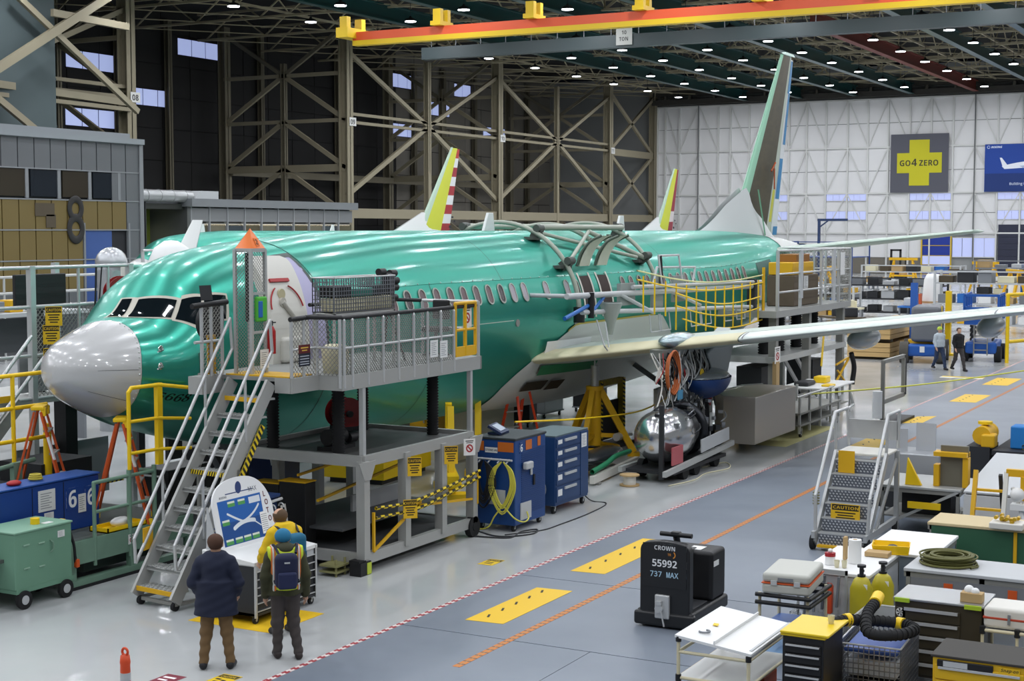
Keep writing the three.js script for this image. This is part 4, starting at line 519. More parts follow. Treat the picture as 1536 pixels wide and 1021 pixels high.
// ---------- boarding stairs of the stand ----------
{
  const o = thing('stairs', 'steep aluminium stairs with double handrails leading up to the work stand', 'stairs', [17.0, 0, -15.2], -0.12); // climbs along +x
  const W = 0.42, run = 2.05, rise = 3.22, n = 11, y0 = 0.14;
  for (const s of [-1, 1]) part(o, 'stringer', [bar([0, y0, s * W], [run, rise, s * W], 0.05, 0.22)], M.alu);
  const tr = [BB(-0.02, 0.26, -0.03, 0, -W, W), BB(-0.02, 0, -0.05, 0, -W, W)], grip = Array.from({ length: 26 }, (_, i) => bx(0.03 + (i % 3) * 0.09, 0.008, -W + 0.03 + i * 0.031, 0.05, 0.016, 0.015));
  for (let i = 0; i < n; i++) { const x = 0.02 + i * run / n, y = 0.28 + i * (rise - 0.25) / n; const t = part(o, 'tread', [...tr, ...grip].map(g => g.clone().translate(x, y, 0)), M.galv); if ([0, 6, 10].includes(i)) part(t, 'nosing', BB(x - 0.035, x - 0.02, y - 0.06, y + 0.01, -W, W), i === 6 ? mHaz : M.dyellow, 'yellow nosing'); }
  for (const s of [-1, 1]) { const z = s * (W + 0.02), a = [0.0, y0 + 0.85, z], b = [run - 0.02, rise + 0.98, z], lo = [0.02, y0 + 0.48, z], hi = [run + 0.02, rise + 0.5, z];
    part(o, 'handrail', rail([lo, a, b, hi, lo], 0.026), M.steel, 'bright tubular handrail'); for (const t of [0.28, 0.72]) part(o, 'rail_post', rod([run * t, y0 + (rise - y0) * t, z], [run * t, y0 + 0.86 + (rise + 0.1 - y0) * t, z], 0.022), M.steel); }
  part(o, 'hazard_side', bar([run * 0.5, rise * 0.42, W + 0.06], [run * 0.88, rise * 0.8, W + 0.06], 0.02, 0.1), mHaz, 'yellow and black tape along the side'); part(o, 'yellow_flag', bx(0.3, 0.95, -W - 0.06, 0.26, 0.34, 0.02, 0.3), M.dyellow, 'yellow plate on rail');
  for (const [x, z] of [[0.05, -W + 0.05], [0.05, W - 0.05]]) part(o, 'caster', cyl(x, 0.065, z, 0.065, 0.06, 16, 'z'), M.rubber); part(o, 'foot_brace', [bar([0.05, 0.1, -W], [0.05, 0.1, W], 0.05), bar([0.1, 0.1, -W], [1.3, 0.1, -W], 0.05), bar([0.1, 0.1, W], [1.3, 0.1, W], 0.05), bar([1.3, 0.1, -W], [1.3, 1.95, -W], 0.05), bar([1.3, 0.1, W], [1.3, 1.95, W], 0.05)], M.dullalu);
}
// ---------- dolly platform under the nose with rails ----------
{
  const o = thing('nose_platform', 'low green steel platform with green and yellow pipe rails under aircraft nose', 'platform', [17.2, 0, -17.1]);
  part(o, 'deck', BB(-2.5, 2.9, 0.7, 0.75, -5.2, 0), mat(0x4d5450, 0.6)); part(o, 'side_beam', [BB(0, 2.9, 0.38, 0.75, -0.06, 0.02), BB(-0.06, 0, 0.3, 0.75, -5.2, 0)], M.green); part(o, 'base_beam', BB(0, 2.9, 0.04, 0.14, -0.1, 0.05), M.green); part(o, 'base_beam', BB(-2.5, 0.1, 0.04, 0.14, -5.2, -5.0), M.green); for (const x of [0.04, 1.4, 2.8]) part(o, 'leg', BB(x - 0.07, x + 0.07, 0.1, 0.72, -0.07, 0.03), M.green); part(o, 'leg', BB(-2.4, -2.26, 0.04, 0.72, -5.1, -4.96), M.green); part(o, 'inner_tank', [BB(0.6, 2.4, 0.14, 0.55, -1.2, -0.3)], mat(0x4c5c55, 0.5)); part(o, 'rub_strip', BB(0, 2.9, 0, 0.05, 0.0, 0.06), M.black);
  plate(o, 'notice', 0.14, 0.16, mStop, [1.35, 0.58, 0.03]);
  const g = M.green, y = M.yellow;
  part(o, 'green_rail', rail([[0.55, 0.3, 0.0], [0.55, 1.62, 0], [1.9, 1.62, 0], [1.95, 1.62, -0.3]], 0.032), g); part(o, 'green_rail', rail([[0.55, 1.15, 0], [1.9, 1.15, 0]], 0.028), g); for (const x of [1.35, 1.95]) part(o, 'green_post', rod([x, 0.3, 0], [x, 1.72, 0], 0.04), g);
  part(o, 'yellow_rail', rail([[1.35, 1.72, 0.02], [1.35, 2.98, 0.02], [1.42, 3.05, 0.02], [2.05, 3.05, 0.06], [2.6, 2.96, 0.25]], 0.034), y, 'yellow hand rail'); part(o, 'yellow_rail', rail([[1.35, 2.5, 0.02], [2.0, 2.5, 0.06], [2.6, 2.44, 0.25]], 0.03), y); part(o, 'yellow_rail', rail([[1.35, 1.98, 0.02], [2.0, 1.98, 0.06], [2.6, 1.94, 0.25]], 0.03), y); part(o, 'yellow_post', BB(1.98, 2.1, 1.72, 3.08, 0.0, 0.08), y);
  for (const [p, q] of [[[0.35, 3.2], [1.5, 3.2]], [[0.35, 2.65], [1.55, 2.65]], [[0.35, 2.1], [1.6, 2.1]]]) part(o, 'yellow_rail', rod([p[0] + 0.05, p[1], -2.1], [q[0] + 0.1, q[1], -2.1], 0.036), y); for (const x of [0.42, 0.9]) part(o, 'yellow_post', rod([x, 0.75, -2.1], [x, 3.2, -2.1], 0.036), y); part(o, 'green_rail', rail([[-0.6, 1.6, -2.05], [1.3, 1.75, -2.05]], 0.04), g); part(o, 'green_post', BB(0.8, 0.98, 0.75, 1.75, -2.1, -2.0), g); part(o, 'yellow_column', rod([1.75, 0.75, -2.2], [1.75, 2.3, -2.2], 0.07), y);
  part(o, 'hazard_strip', BB(1.2, 2.9, 1.2, 1.28, -1.6, -1.55), mHaz); part(o, 'dark_machine', [BB(1.6, 2.8, 0.75, 1.6, -3.2, -2.2), BB(0.4, 1.4, 0.75, 1.3, -3.5, -2.6)], M.dark);
  const tray = thing('drip_tray', 'yellow tray with white plastic film on the green platform', 'tray', [18.5, 0.75, -17.3]); part(tray, 'pan', [BB(-0.45, 0.45, 0, 0.02, -0.2, 0.2), BB(-0.45, 0.45, 0, 0.08, 0.18, 0.2), BB(-0.45, 0.45, 0, 0.08, -0.2, -0.18), BB(-0.45, -0.43, 0, 0.08, -0.2, 0.2), BB(0.43, 0.45, 0, 0.08, -0.2, 0.2)], M.yellow); part(tray, 'film', new THREE.IcosahedronGeometry(0.16, 1).scale(1.3, 0.5, 0.8).translate(0.05, 0.1, 0), M.white);
}
// ---------- step ladders ----------
function ladder(lab, pos, ry, h, m = M.orange, top = M.yellow) {
  const o = thing('step_ladder', lab, 'ladder', pos, ry), w = 0.26, s = 0.48 * h / 1.75;
  for (const z of [-1, 1]) { part(o, 'side_rail', bar([s, 0, z * w * 1.3], [0.06, h - 0.06, z * w * 0.75], 0.08, 0.035), m); part(o, 'back_rail', bar([-s, 0, z * w * 1.25], [-0.06, h - 0.06, z * w * 0.7], 0.06, 0.03), m); part(o, 'foot', [bx(s, 0.04, z * w * 1.3, 0.1, 0.1, 0.05), bx(-s, 0.04, z * w * 1.25, 0.1, 0.1, 0.05)], top); }
  for (let k = 1; k < 5; k++) { const t = k / 5, ww = w * (1.3 - 0.55 * t); part(o, 'step', bx(s * (1 - t) + 0.06 * t - 0.02, h * t, 0, 0.09, 0.03, 2 * ww), M.alu); }
  part(o, 'top_cap', [rb(0, h, 0, 0.22, 0.07, 0.44, 0.02), bx(0.09, h - 0.06, 0.17, 0.08, 0.14, 0.08), bx(0.09, h - 0.06, -0.17, 0.08, 0.14, 0.08)], top, 'yellow top cap'); part(o, 'sticker', bar([s * 0.45 + 0.035, h * 0.55, w * 1.02 + 0.01], [s * 0.25 + 0.035, h * 0.75, w * 0.92 + 0.01], 0.05, 0.03), M.white);
  return o;
}
ladder('orange step ladder with yellow cap on platform, closer to the stairs', [19.0, 0.75, -17.66], -0.95, 1.72);
ladder('orange step ladder with yellow cap behind the blue numbered cabinet', [18.45, 0.75, -18.95], -0.95, 1.9);
ladder('orange step ladder standing under the wing root by the white panels', [32.3, 0, -17.2], 1.2, 2.0, mat(0xd6431c, 0.5), M.orange);
// ---------- blue cabinet 6 6, generator cart ----------
{
  const o = thing('storage_cabinet', 'blue steel cabinet with white 6 6 and pasted sheets by the nose', 'cabinet', [17.75, 0.75, -18.05]), m = mat(0x123c86, 0.45);
  part(o, 'body', rb(-0.3, 0.42, 0, 2.3, 0.84, 0.5, 0.02), m); part(o, 'top_panel', rb(-0.3, 0.86, 0, 2.34, 0.03, 0.54, 0.01), mat(0x1b4a94, 0.5)); for (const x of [-0.62, 0.05]) part(o, 'door_gap', bx(x, 0.42, 0.252, 0.012, 0.8, 0.006), M.black);
  const six = (w) => print(64, 80, (c) => { c.fillStyle = '#123c86'; c.fillRect(0, 0, 64, 80); c.fillStyle = '#eceef0'; c.font = 'bold 86px sans-serif'; c.fillText('6', 8, 71); }, 0.45); const s6 = six();
  plate(o, 'digit', 0.27, 0.36, s6, [0.24, 0.52, 0.254], 0, 0, 'white painted 6'); plate(o, 'digit', 0.27, 0.36, s6, [0.66, 0.5, 0.254], 0, 0, 'white painted 6'); plate(o, 'paper_sheet', 0.17, 0.3, mPaper, [0.45, 0.42, 0.256]); plate(o, 'paper_sheet', 0.36, 0.34, mPaper, [-0.32, 0.58, 0.256]); plate(o, 'label_plate', 0.2, 0.1, mPaper, [-0.28, 0.33, 0.256]);
  part(o, 'base_rail', BB(-1.4, 0.8, -0.02, 0.02, -0.2, 0.2), M.dark);
  const cl = thing('cable_coil', 'small yellow-green coil lying on top of the blue cabinet', 'coil', [17.45, 1.63, -18.05]); part(cl, 'loops', [0, 1, 2].map(k => tor(0, 0.03 + k * 0.03, 0, 0.1 - k * 0.01, 0.018, 'y')), mat(0xb5a636, 0.6));
  solo('rag', 'crumpled red rag on the blue cabinet', 'rag', new THREE.IcosahedronGeometry(0.1, 1).scale(1.3, 0.5, 1), M.red, [16.95, 1.66, -18.0]);
}
{
  const o = thing('generator_cart', 'pale green power cart with hose on four wheels beside the platform', 'cart', [16.45, 0, -17.15]), g = mat(0x67917a, 0.5);
  part(o, 'body', rb(0, 0.72, -0.1, 1.15, 0.85, 0.75, 0.02), g); part(o, 'lid', rb(0, 1.15, -0.1, 1.18, 0.03, 0.78, 0.01), mat(0x7ba48d, 0.5)); part(o, 'chassis', BB(-0.56, 0.6, 0.24, 0.31, -0.5, 0.28), g); for (const [x, y] of [[-0.35, 0.95], [-0.05, 0.93], [-0.35, 0.6], [-0.05, 0.58]]) part(o, 'vent_slot', bx(x, y, 0.28, 0.12, 0.02, 0.012), mat(0x8fb09c, 0.5)); part(o, 'handle', rail([[0.12, 0.95, 0.29], [0.16, 0.9, 0.31], [0.16, 0.8, 0.31], [0.12, 0.76, 0.29]], 0.012), M.green);
  plate(o, 'rating_label', 0.14, 0.1, mPaper, [0.35, 1.0, 0.28]); plate(o, 'top_label', 0.16, 0.1, M.white, [0.25, 1.168, 0.1], 0, -PI / 2);
  for (const [x, z] of [[-0.42, 0.28], [0.42, 0.28], [-0.42, -0.48], [0.5, -0.4]]) { const w = part(o, 'wheel', [cyl(x, 0.14, z, 0.14, 0.06, 20, 'z')], M.rubber); part(w, 'hub', cyl(x, 0.14, z, 0.07, 0.075, 14, 'z'), M.lgrey); part(w, 'fork', bx(x, 0.22, z - 0.05, 0.04, 0.12, 0.02), M.dark); }
  part(o, 'beacon', cyl(0.1, 1.21, 0.0, 0.07, 0.09, 16), M.yellow, 'yellow cap'); part(o, 'hose', [hose([[0.6, 1.1, 0.1], [0.68, 0.8, 0.2], [0.72, 0.45, 0.2], [0.84, 0.4, 0.1], [0.86, 0.8, 0], [0.66, 1.12, 0.05]], 0.022, 40), hose([[0.6, 1.05, -0.1], [0.7, 0.7, -0.05], [0.78, 0.5, -0.1], [0.75, 0.9, -0.2], [0.6, 1.1, -0.2]], 0.022, 40)], M.black, 'black cable loops'); part(o, 'hook', bx(0.6, 1.08, 0.05, 0.06, 0.16, 0.1), M.yellow); part(o, 'plug', bx(0.73, 0.46, 0.22, 0.07, 0.12, 0.05), M.orange);
}
// ---------- starboard stand with caution signs ----------
{
  const o = thing('work_stand', 'far side aluminium stand with three yellow caution signs beyond the nose cone', 'work stand', [20.3, 0, -21]);
  const P = [[0, 0], [2.6, 0], [0, -2], [2.6, -2]]; for (const [x, z] of P) part(o, 'post', BB(x - 0.06, x + 0.06, 0, 4.95, z - 0.06, z + 0.06), M.steel); for (const y of [4.92, 4.2, 3.3, 2.5]) part(o, 'rail', rail([[-2.6, y, 0], [2.6, y, 0]], 0.035), M.steel); for (const x of [-2.5, -1.5, 1.2, 2]) part(o, 'rail_post', rod([x, 2.4, 0], [x, 4.92, 0], 0.03), M.steel);
  part(o, 'deck', BB(-3.5, 2.6, 2.4, 2.52, -2, 0.02), M.alu); stuffPart(o, 'mesh_panel', meshFill([-0.0, 2.52, -0.02], [2.6, 0, 0], [0, 1.65, 0], 0.1, 0.009), M.dullalu); part(o, 'grey_panel', [BB(0.2, 2.5, 2.55, 3.3, -0.6, -0.55), BB(0, 2.4, 0.4, 1.5, -0.5, -0.45)], mat(0x84878a, 0.6)); part(o, 'column', BB(0.9, 1.2, 0, 2.4, -0.4, -0.1), M.black); for (const [x, y] of [[0.35, 4.02], [0.28, 3.68], [0.28, 3.25]]) plate(o, 'caution_sign', 0.3, 0.36, mCaution, [x, y, 0.2], -0.85, 0, 'yellow caution sign');
  part(o, 'cable', [hose([[1.6, 4.9, 0.08], [1.5, 4, 0.1], [1.2, 3.2, 0.1], [1.1, 2.6, 0.08]], 0.02, 30), hose([[1.75, 4.9, 0.08], [1.6, 4, 0.1], [1.35, 3, 0.1], [1.2, 2.5, 0.08]], 0.015, 30)], M.black); part(o, 'yellow_toe_board', BB(-3.4, -0.6, 2.5, 2.62, 0.02, 0.06), M.dyellow, 'yellow toe board');
  part(o, 'hand_rail', [rod([-3.2, 1.0, 0.4], [-0.4, 3.7, 0.4], 0.035), rod([-2.9, 0.7, 0.4], [-0.1, 3.3, 0.4], 0.035)], M.steel); part(o, 'stair_stringer', bar([-3.1, 0.2, 0.3], [-0.6, 2.5, 0.3], 0.06, 0.22), M.alu); part(o, 'junction_box', BB(0.95, 1.25, 2.75, 3.2, 0.06, 0.16), M.galv);
  const tv = thing('monitor', 'large black flat panel standing on the far side stand', 'monitor', [21.1, 4.1, -21.6]); part(tv, 'screen', rb(0, 0.35, 0, 1.3, 0.66, 0.08, 0.02), M.black); part(tv, 'stand', [bx(0, 0.02, 0, 0.5, 0.04, 0.3), BB(-0.05, 0.05, -1.58, 0.1, -0.04, 0.04)], M.dark);
  const rl = (lab, p, ry, r = 0.34) => { const h = thing('hose_reel', lab, 'hose reel', p, ry); part(h, 'drum', [cyl(0, r, 0, r * 0.75, 0.34, 24, 'z')], mat(0x5c1216, 0.5)); for (const z of [-0.18, 0.18]) part(h, 'flange', cyl(0, r, z, r, 0.03, 28, 'z'), mat(0x8d1a1c, 0.4), 'dark red disc'); part(h, 'hub', cyl(0, r, 0.22, r * 0.2, 0.1, 12, 'z'), M.dark); part(h, 'foot', BB(-0.2, 0.2, -0.02, 0.06, -0.2, 0.2), M.dark); };
  rl('dark red hose reel mounted high behind the nose on far side stand', [22.9, 4.02, -21.2], -0.6); rl('red hose reel on the tray of work stand under the fuselage', [23.1, 1.93, -16.0], -0.5, 0.3); rl('dark red hose reel on the floor beside yellow tripod jack', [31.9, 0.02, -15.8], -0.3, 0.4);
  solo('stand_post_pad', 'cream padded post at the tail end of far side stand', 'post', [rb(0, 1.1, 0, 0.16, 2.2, 0.16, 0.03)], M.cream, [22.95, 2.52, -20.9]);
}
// ---------- people ----------
function nets(f, lo, hi, cs) { // surface nets over a distance field
  const n = [0, 1, 2].map(i => Math.ceil((hi[i] - lo[i]) / cs) + 1), [nx, ny, nz] = n, val = new Float32Array(nx * ny * nz), id = (i, j, k) => (i * ny + j) * nz + k;
  for (let i = 0; i < nx; i++) for (let j = 0; j < ny; j++) for (let k = 0; k < nz; k++) val[id(i, j, k)] = f(lo[0] + i * cs, lo[1] + j * cs, lo[2] + k * cs);
  const vid = new Int32Array(nx * ny * nz).fill(-1), P = [], I = [];
  const c = new Float32Array(8), E = [[0, 1], [0, 2], [0, 4], [1, 3], [1, 5], [2, 3], [2, 6], [3, 7], [4, 5], [4, 6], [5, 7], [6, 7]];
  for (let i = 0; i < nx - 1; i++) for (let j = 0; j < ny - 1; j++) for (let k = 0; k < nz - 1; k++) {
    const b0 = (i * ny + j) * nz + k; let m = 0; for (let q = 0; q < 8; q++) { const w = val[b0 + (q & 1) * ny * nz + (q >> 1 & 1) * nz + (q >> 2)]; c[q] = w; if (w < 0) m++; }
    if (m === 0 || m === 8) continue; let x = 0, y = 0, z = 0, t = 0;
    for (const [a, b] of E) if ((c[a] < 0) !== (c[b] < 0)) { const s = c[a] / (c[a] - c[b]); x += (a & 1) + s * ((b & 1) - (a & 1)); y += (a >> 1 & 1) + s * ((b >> 1 & 1) - (a >> 1 & 1)); z += (a >> 2) + s * ((b >> 2) - (a >> 2)); t++; }
    vid[id(i, j, k)] = P.length / 3; P.push(lo[0] + (i + x / t) * cs, lo[1] + (j + y / t) * cs, lo[2] + (k + z / t) * cs);
  }
  const quad = (a, b, c, d, fl) => { if (a < 0 || b < 0 || c < 0 || d < 0) return; fl ? I.push(a, b, c, a, c, d) : I.push(a, c, b, a, d, c); };
  for (let i = 1; i < nx - 1; i++) for (let j = 1; j < ny - 1; j++) for (let k = 1; k < nz - 1; k++) {
    const s = val[id(i, j, k)] < 0;
    if (s !== val[id(i + 1, j, k)] < 0) quad(vid[id(i, j - 1, k - 1)], vid[id(i, j, k - 1)], vid[id(i, j, k)], vid[id(i, j - 1, k)], s);
    if (s !== val[id(i, j + 1, k)] < 0) quad(vid[id(i - 1, j, k - 1)], vid[id(i - 1, j, k)], vid[id(i, j, k)], vid[id(i, j, k - 1)], s);
    if (s !== val[id(i, j, k + 1)] < 0) quad(vid[id(i - 1, j - 1, k)], vid[id(i, j - 1, k)], vid[id(i, j, k)], vid[id(i - 1, j, k)], s);
  }
  const g = new THREE.BufferGeometry(); g.setAttribute('position', new THREE.Float32BufferAttribute(P, 3)); g.setIndex(I); g.computeVertexNormals(); return g;
}
const cap = (x, y, z, b, e = 0) => { const [p, r1, q, r2] = b, dx = q[0] - p[0], dy = q[1] - p[1], dz = q[2] - p[2], t = Math.min(1, Math.max(0, ((x - p[0]) * dx + (y - p[1]) * dy + (z - p[2]) * dz) / (dx * dx + dy * dy + dz * dz + 1e-9))); return Math.hypot(x - p[0] - t * dx, y - p[1] - t * dy, (z - p[2] - t * dz)) - (r1 + (r2 - r1) * t) - e; };
const smin = (a, b, k) => { const h = Math.max(k - Math.abs(a - b), 0) / k; return Math.min(a, b) - h * h * k / 4; };
const field = (bones, e = 0, k = 0.05) => {
  const n = bones.length, F = new Float64Array(n * 9); bones.forEach(([p, r1, q, r2], i) => { const d = [q[0] - p[0], q[1] - p[1], q[2] - p[2]]; F.set([...p, ...d, 1 / (d[0] ** 2 + d[1] ** 2 + d[2] ** 2 + 1e-9), r1 + e, r2 - r1], i * 9); });
  return (x, y, z) => { let d = 9; for (let i = 0; i < n * 9; i += 9) { const a = x - F[i], b = y - F[i + 1], c = z - F[i + 2]; let t = (a * F[i + 3] + b * F[i + 4] + c * F[i + 5]) * F[i + 6]; t = t < 0 ? 0 : t > 1 ? 1 : t; const u = a - t * F[i + 3], v = b - t * F[i + 4], w = c - t * F[i + 5], m = Math.sqrt(u * u + v * v + w * w) - F[i + 7] - F[i + 8] * t, h = k - Math.abs(d - m); d = d < m ? d : m; if (h > 0) d -= h * h / (4 * k); } return d; };
};
function handBones(w, dir, side) { // w wrist, dir pointing along the hand (down), side: +-1 thumb side along z
  const B = [], at = (a, s, f) => [w[0] + dir[0] * a + s * 0.0, w[1] + dir[1] * a, w[2] + dir[2] * a + f];
  B.push([w, 0.026, at(0.08, 0, 0), 0.034]);
  [[-0.03, 0.075], [-0.01, 0.085], [0.012, 0.08], [0.032, 0.062]].forEach(([f, L]) => { const k = at(0.085, 0, f), m = at(0.085 + L * 0.55, 0, f + 0.004), e = [m[0] - side * 0.02, m[1] + dir[1] * L * 0.4, m[2] + 0.006]; B.push([k, 0.0095, m, 0.009], [m, 0.009, e, 0.0075]); });
  const t0 = at(0.03, 0, 0.03), t1 = [t0[0] - side * 0.012, t0[1] + dir[1] * 0.035, t0[2] + 0.025]; B.push([t0, 0.013, t1, 0.011], [t1, 0.011, [t1[0], t1[1] + dir[1] * 0.03, t1[2] + 0.006], 0.009]);
  return B;
}
function person(label, pos, ry, P) {
  const o = thing('person', label, 'person', pos, ry), cs = P.cell ?? 0.014, S = P.h / 1.75, J = { anL: [0.11, 0.09, 0], knL: [0.105, 0.49, 0.02], hiL: [0.09, 0.92, 0], anR: [-0.11, 0.09, 0], knR: [-0.105, 0.49, 0.02], hiR: [-0.09, 0.92, 0], shL: [0.185, 1.385, 0], elL: [0.26, 1.13, -0.03], wrL: [0.26, 0.88, 0.05], shR: [-0.185, 1.385, 0], elR: [-0.26, 1.13, -0.03], wrR: [-0.26, 0.88, 0.05], ne: [0, 1.47, 0], he: [0, 1.62, 0.02], ...P.j };
  const sc = p => p.map(v => v * S); for (const k in J) J[k] = sc(J[k]);
  const r = v => v * S, leg = s => [[J['hi' + s], r(0.09), J['kn' + s], r(0.06)], [J['kn' + s], r(0.058), J['an' + s], r(0.042)]], arm = s => [[J['sh' + s], r(0.056), J['el' + s], r(0.042)], [J['el' + s], r(0.042), J['wr' + s], r(0.03)]];
  const foot = s => { const a = J['an' + s]; return [[[a[0], a[1] - r(0.035), a[2] - r(0.03)], r(0.045), [a[0] + r(0.015) * Math.sign(a[0]), a[1] - r(0.05), a[2] + r(0.15)], r(0.038)]]; };
  const hx = J.he[0], torso = [[[hx * 0.1, r(0.95), 0], r(0.13), [hx * 0.3, r(1.15), 0], r(0.125)], [[hx * 0.3, r(1.15), 0], r(0.125), [hx * 0.4, r(1.34), 0], r(0.145)], [J.shL, r(0.06), J.shR, r(0.06)], [[r(-0.07), r(0.95), 0], r(0.1), [r(0.07), r(0.95), 0], r(0.1)]];
  const neck = [[[J.ne[0], J.ne[1] - r(0.05), J.ne[2]], r(0.062), J.he, r(0.055)]], H = J.he, head = [[[H[0], H[1] + r(0.03), H[2] - r(0.015)], r(0.092), [H[0], H[1] - r(0.035), H[2] + r(0.02)], r(0.07)]];
  const face = [[[H[0], H[1] + r(0.01), H[2] + r(0.09)], r(0.012), [H[0], H[1] - r(0.025), H[2] + r(0.108)], r(0.016)], [[H[0] + r(0.09), H[1] + r(0.01), H[2]], r(0.014), [H[0] + r(0.088), H[1] - r(0.03), H[2]], r(0.012)], [[H[0] - r(0.09), H[1] + r(0.01), H[2]], r(0.014), [H[0] - r(0.088), H[1] - r(0.03), H[2]], r(0.012)]];
  const all = [...leg('L'), ...leg('R'), ...arm('L'), ...arm('R'), ...torso, ...neck, ...foot('L'), ...foot('R')], pts = Object.values(J), lo = [0, 1, 2].map(i => Math.min(...pts.map(p => p[i])) - 0.24), hi = [0, 1, 2].map(i => Math.max(...pts.map(p => p[i])) + 0.24); lo[1] = Math.min(0, Math.min(J.anL[1], J.anR[1]) - 0.12) - 0.02;
  const fb = field([...all], -0.012, 0.05), skin = mat(P.skin ?? 0xc49a80, 0.6), gs = [nets(fb, lo, [hi[0], J.ne[1] + 0.06, hi[2]], cs)];
  const hl = H.map(v => v - 0.17), hh = H.map(v => v + 0.17), fh = field([...head, ...neck], 0, 0.04), ff = field(face, 0, 0.02); gs.push(nets((x, y, z) => smin(fh(x, y, z), ff(x, y, z), 0.02), hl, hh, P.cell ? cs : 0.007));
  if (!P.noHands) for (const s of ['L', 'R']) { const w = J['wr' + s], e = J['el' + s], L = len(w, e), d = [0, 1, 2].map(i => (w[i] - e[i]) / L), hb = handBones(w, [d[0] * 0.4, d[1] < -0.3 ? -0.95 : d[1], d[2]], s === 'L' ? 1 : -1); gs.push(nets(field(hb, 0, 0.012), w.map((v, i) => v - [0.09, 0.2, 0.12][i]), w.map((v, i) => v + [0.09, 0.08, 0.2][i]), P.cell ? cs * 0.6 : 0.006)); }
  part(o, 'body', gs, skin); const fl0 = field([...leg('L'), ...leg('R'), torso[3]], 0.018, 0.045), ffo = { L: field(foot('L'), 0.008, 0.03), R: field(foot('R'), 0.008, 0.03) };
  part(o, 'trousers', nets((x, y, z) => Math.max(fl0(x, y, z) - 0.006 * Math.sin(y * 47 + x * 20) * (y < 0.6 ? 1 : 0.3), y - r(1.02), r(0.07) - y), lo, [hi[0], r(1.06), hi[2]], cs), mat(P.trousers, 0.85));
  const hem = r(P.hem ?? 0.9), fl = P.flare ?? 0, bk = P.bulk ?? 0, yo = [[[0, r(1.47), 0], r(0.05), [J.shL[0] * 0.85, J.shL[1] + r(0.005), J.shL[2]], r(0.045)], [[0, r(1.47), 0], r(0.05), [J.shR[0] * 0.85, J.shR[1] + r(0.005), J.shR[2]], r(0.045)]];
  const ft = field([...torso.slice(0, 2), ...yo], 0.022 + bk, 0.07), fa = field([...arm('L'), ...arm('R')], 0.016 + bk * 0.7, 0.03), wl = J.wrL, wr = J.wrR, skirt = (x, y, z) => (Math.hypot(x / 1.28, z) - r(0.15 + fl) - bk - 0.06 * Math.max(0, r(1) - y)) * 0.85;
  part(o, P.top ?? 'jacket', nets((x, y, z) => { let d = ft(x, y, z); if (y < r(1.2)) d = smin(d, Math.max(skirt(x, y, z), y - r(1.16)), 0.06); d = smin(Math.max(d, hem - y), fa(x, y, z), 0.025) + 0.003 * Math.sin(y * 50 + x * 22); return Math.max(d, y - r(P.collar ?? 1.53), 0.035 - Math.hypot(x - wl[0], y - wl[1], z - wl[2]), 0.035 - Math.hypot(x - wr[0], y - wr[1], z - wr[2])); }, [lo[0], r(0.5), lo[2]], hi, cs), mat(P.coat, 0.85));
  for (const s of ['L', 'R']) part(o, 'shoe', nets((x, y, z) => Math.max(ffo[s](x, y, z), J['an' + s][1] - r(0.088) - y), J['an' + s].map((v, i) => v - [0.12, 0.13, 0.14][i]), J['an' + s].map((v, i) => v + [0.12, 0.06, 0.26][i]), Math.min(cs, 0.012) * (P.cell ? 1.6 : 1)), mat(P.shoes ?? 0x1c1a1a, 0.6));
  part(o, P.hat ? 'hat' : 'hair', nets((x, y, z) => { const d = fh(x, y, z) - (P.hat ? 0.018 : 0.012); return Math.max(d, P.hat ? H[1] + r(0.0) - 0.3 * (H[2] - z > 0 ? (H[2] - z) : 0) - y : (H[1] - r(0.045)) - y - (z - H[2]) * -0.2, P.hat ? -1 : (z - H[2] - r(0.035)) - (y > H[1] + r(0.075) ? 0.05 : 0), P.bald && y > H[1] + r(0.06) && z > H[2] - 0.06 ? 0.01 : -1); }, hl, hh, P.cell ? cs : 0.007), mat(P.hair ?? 0x3a2a20, 0.8));
  if (!P.cell) part(o, 'eyes', [sph(H[0] + r(0.032), H[1] + r(0.012), H[2] + r(0.08), 0.011), sph(H[0] - r(0.032), H[1] + r(0.012), H[2] + r(0.08), 0.011)], M.dark);
  return { o, J, S };
}
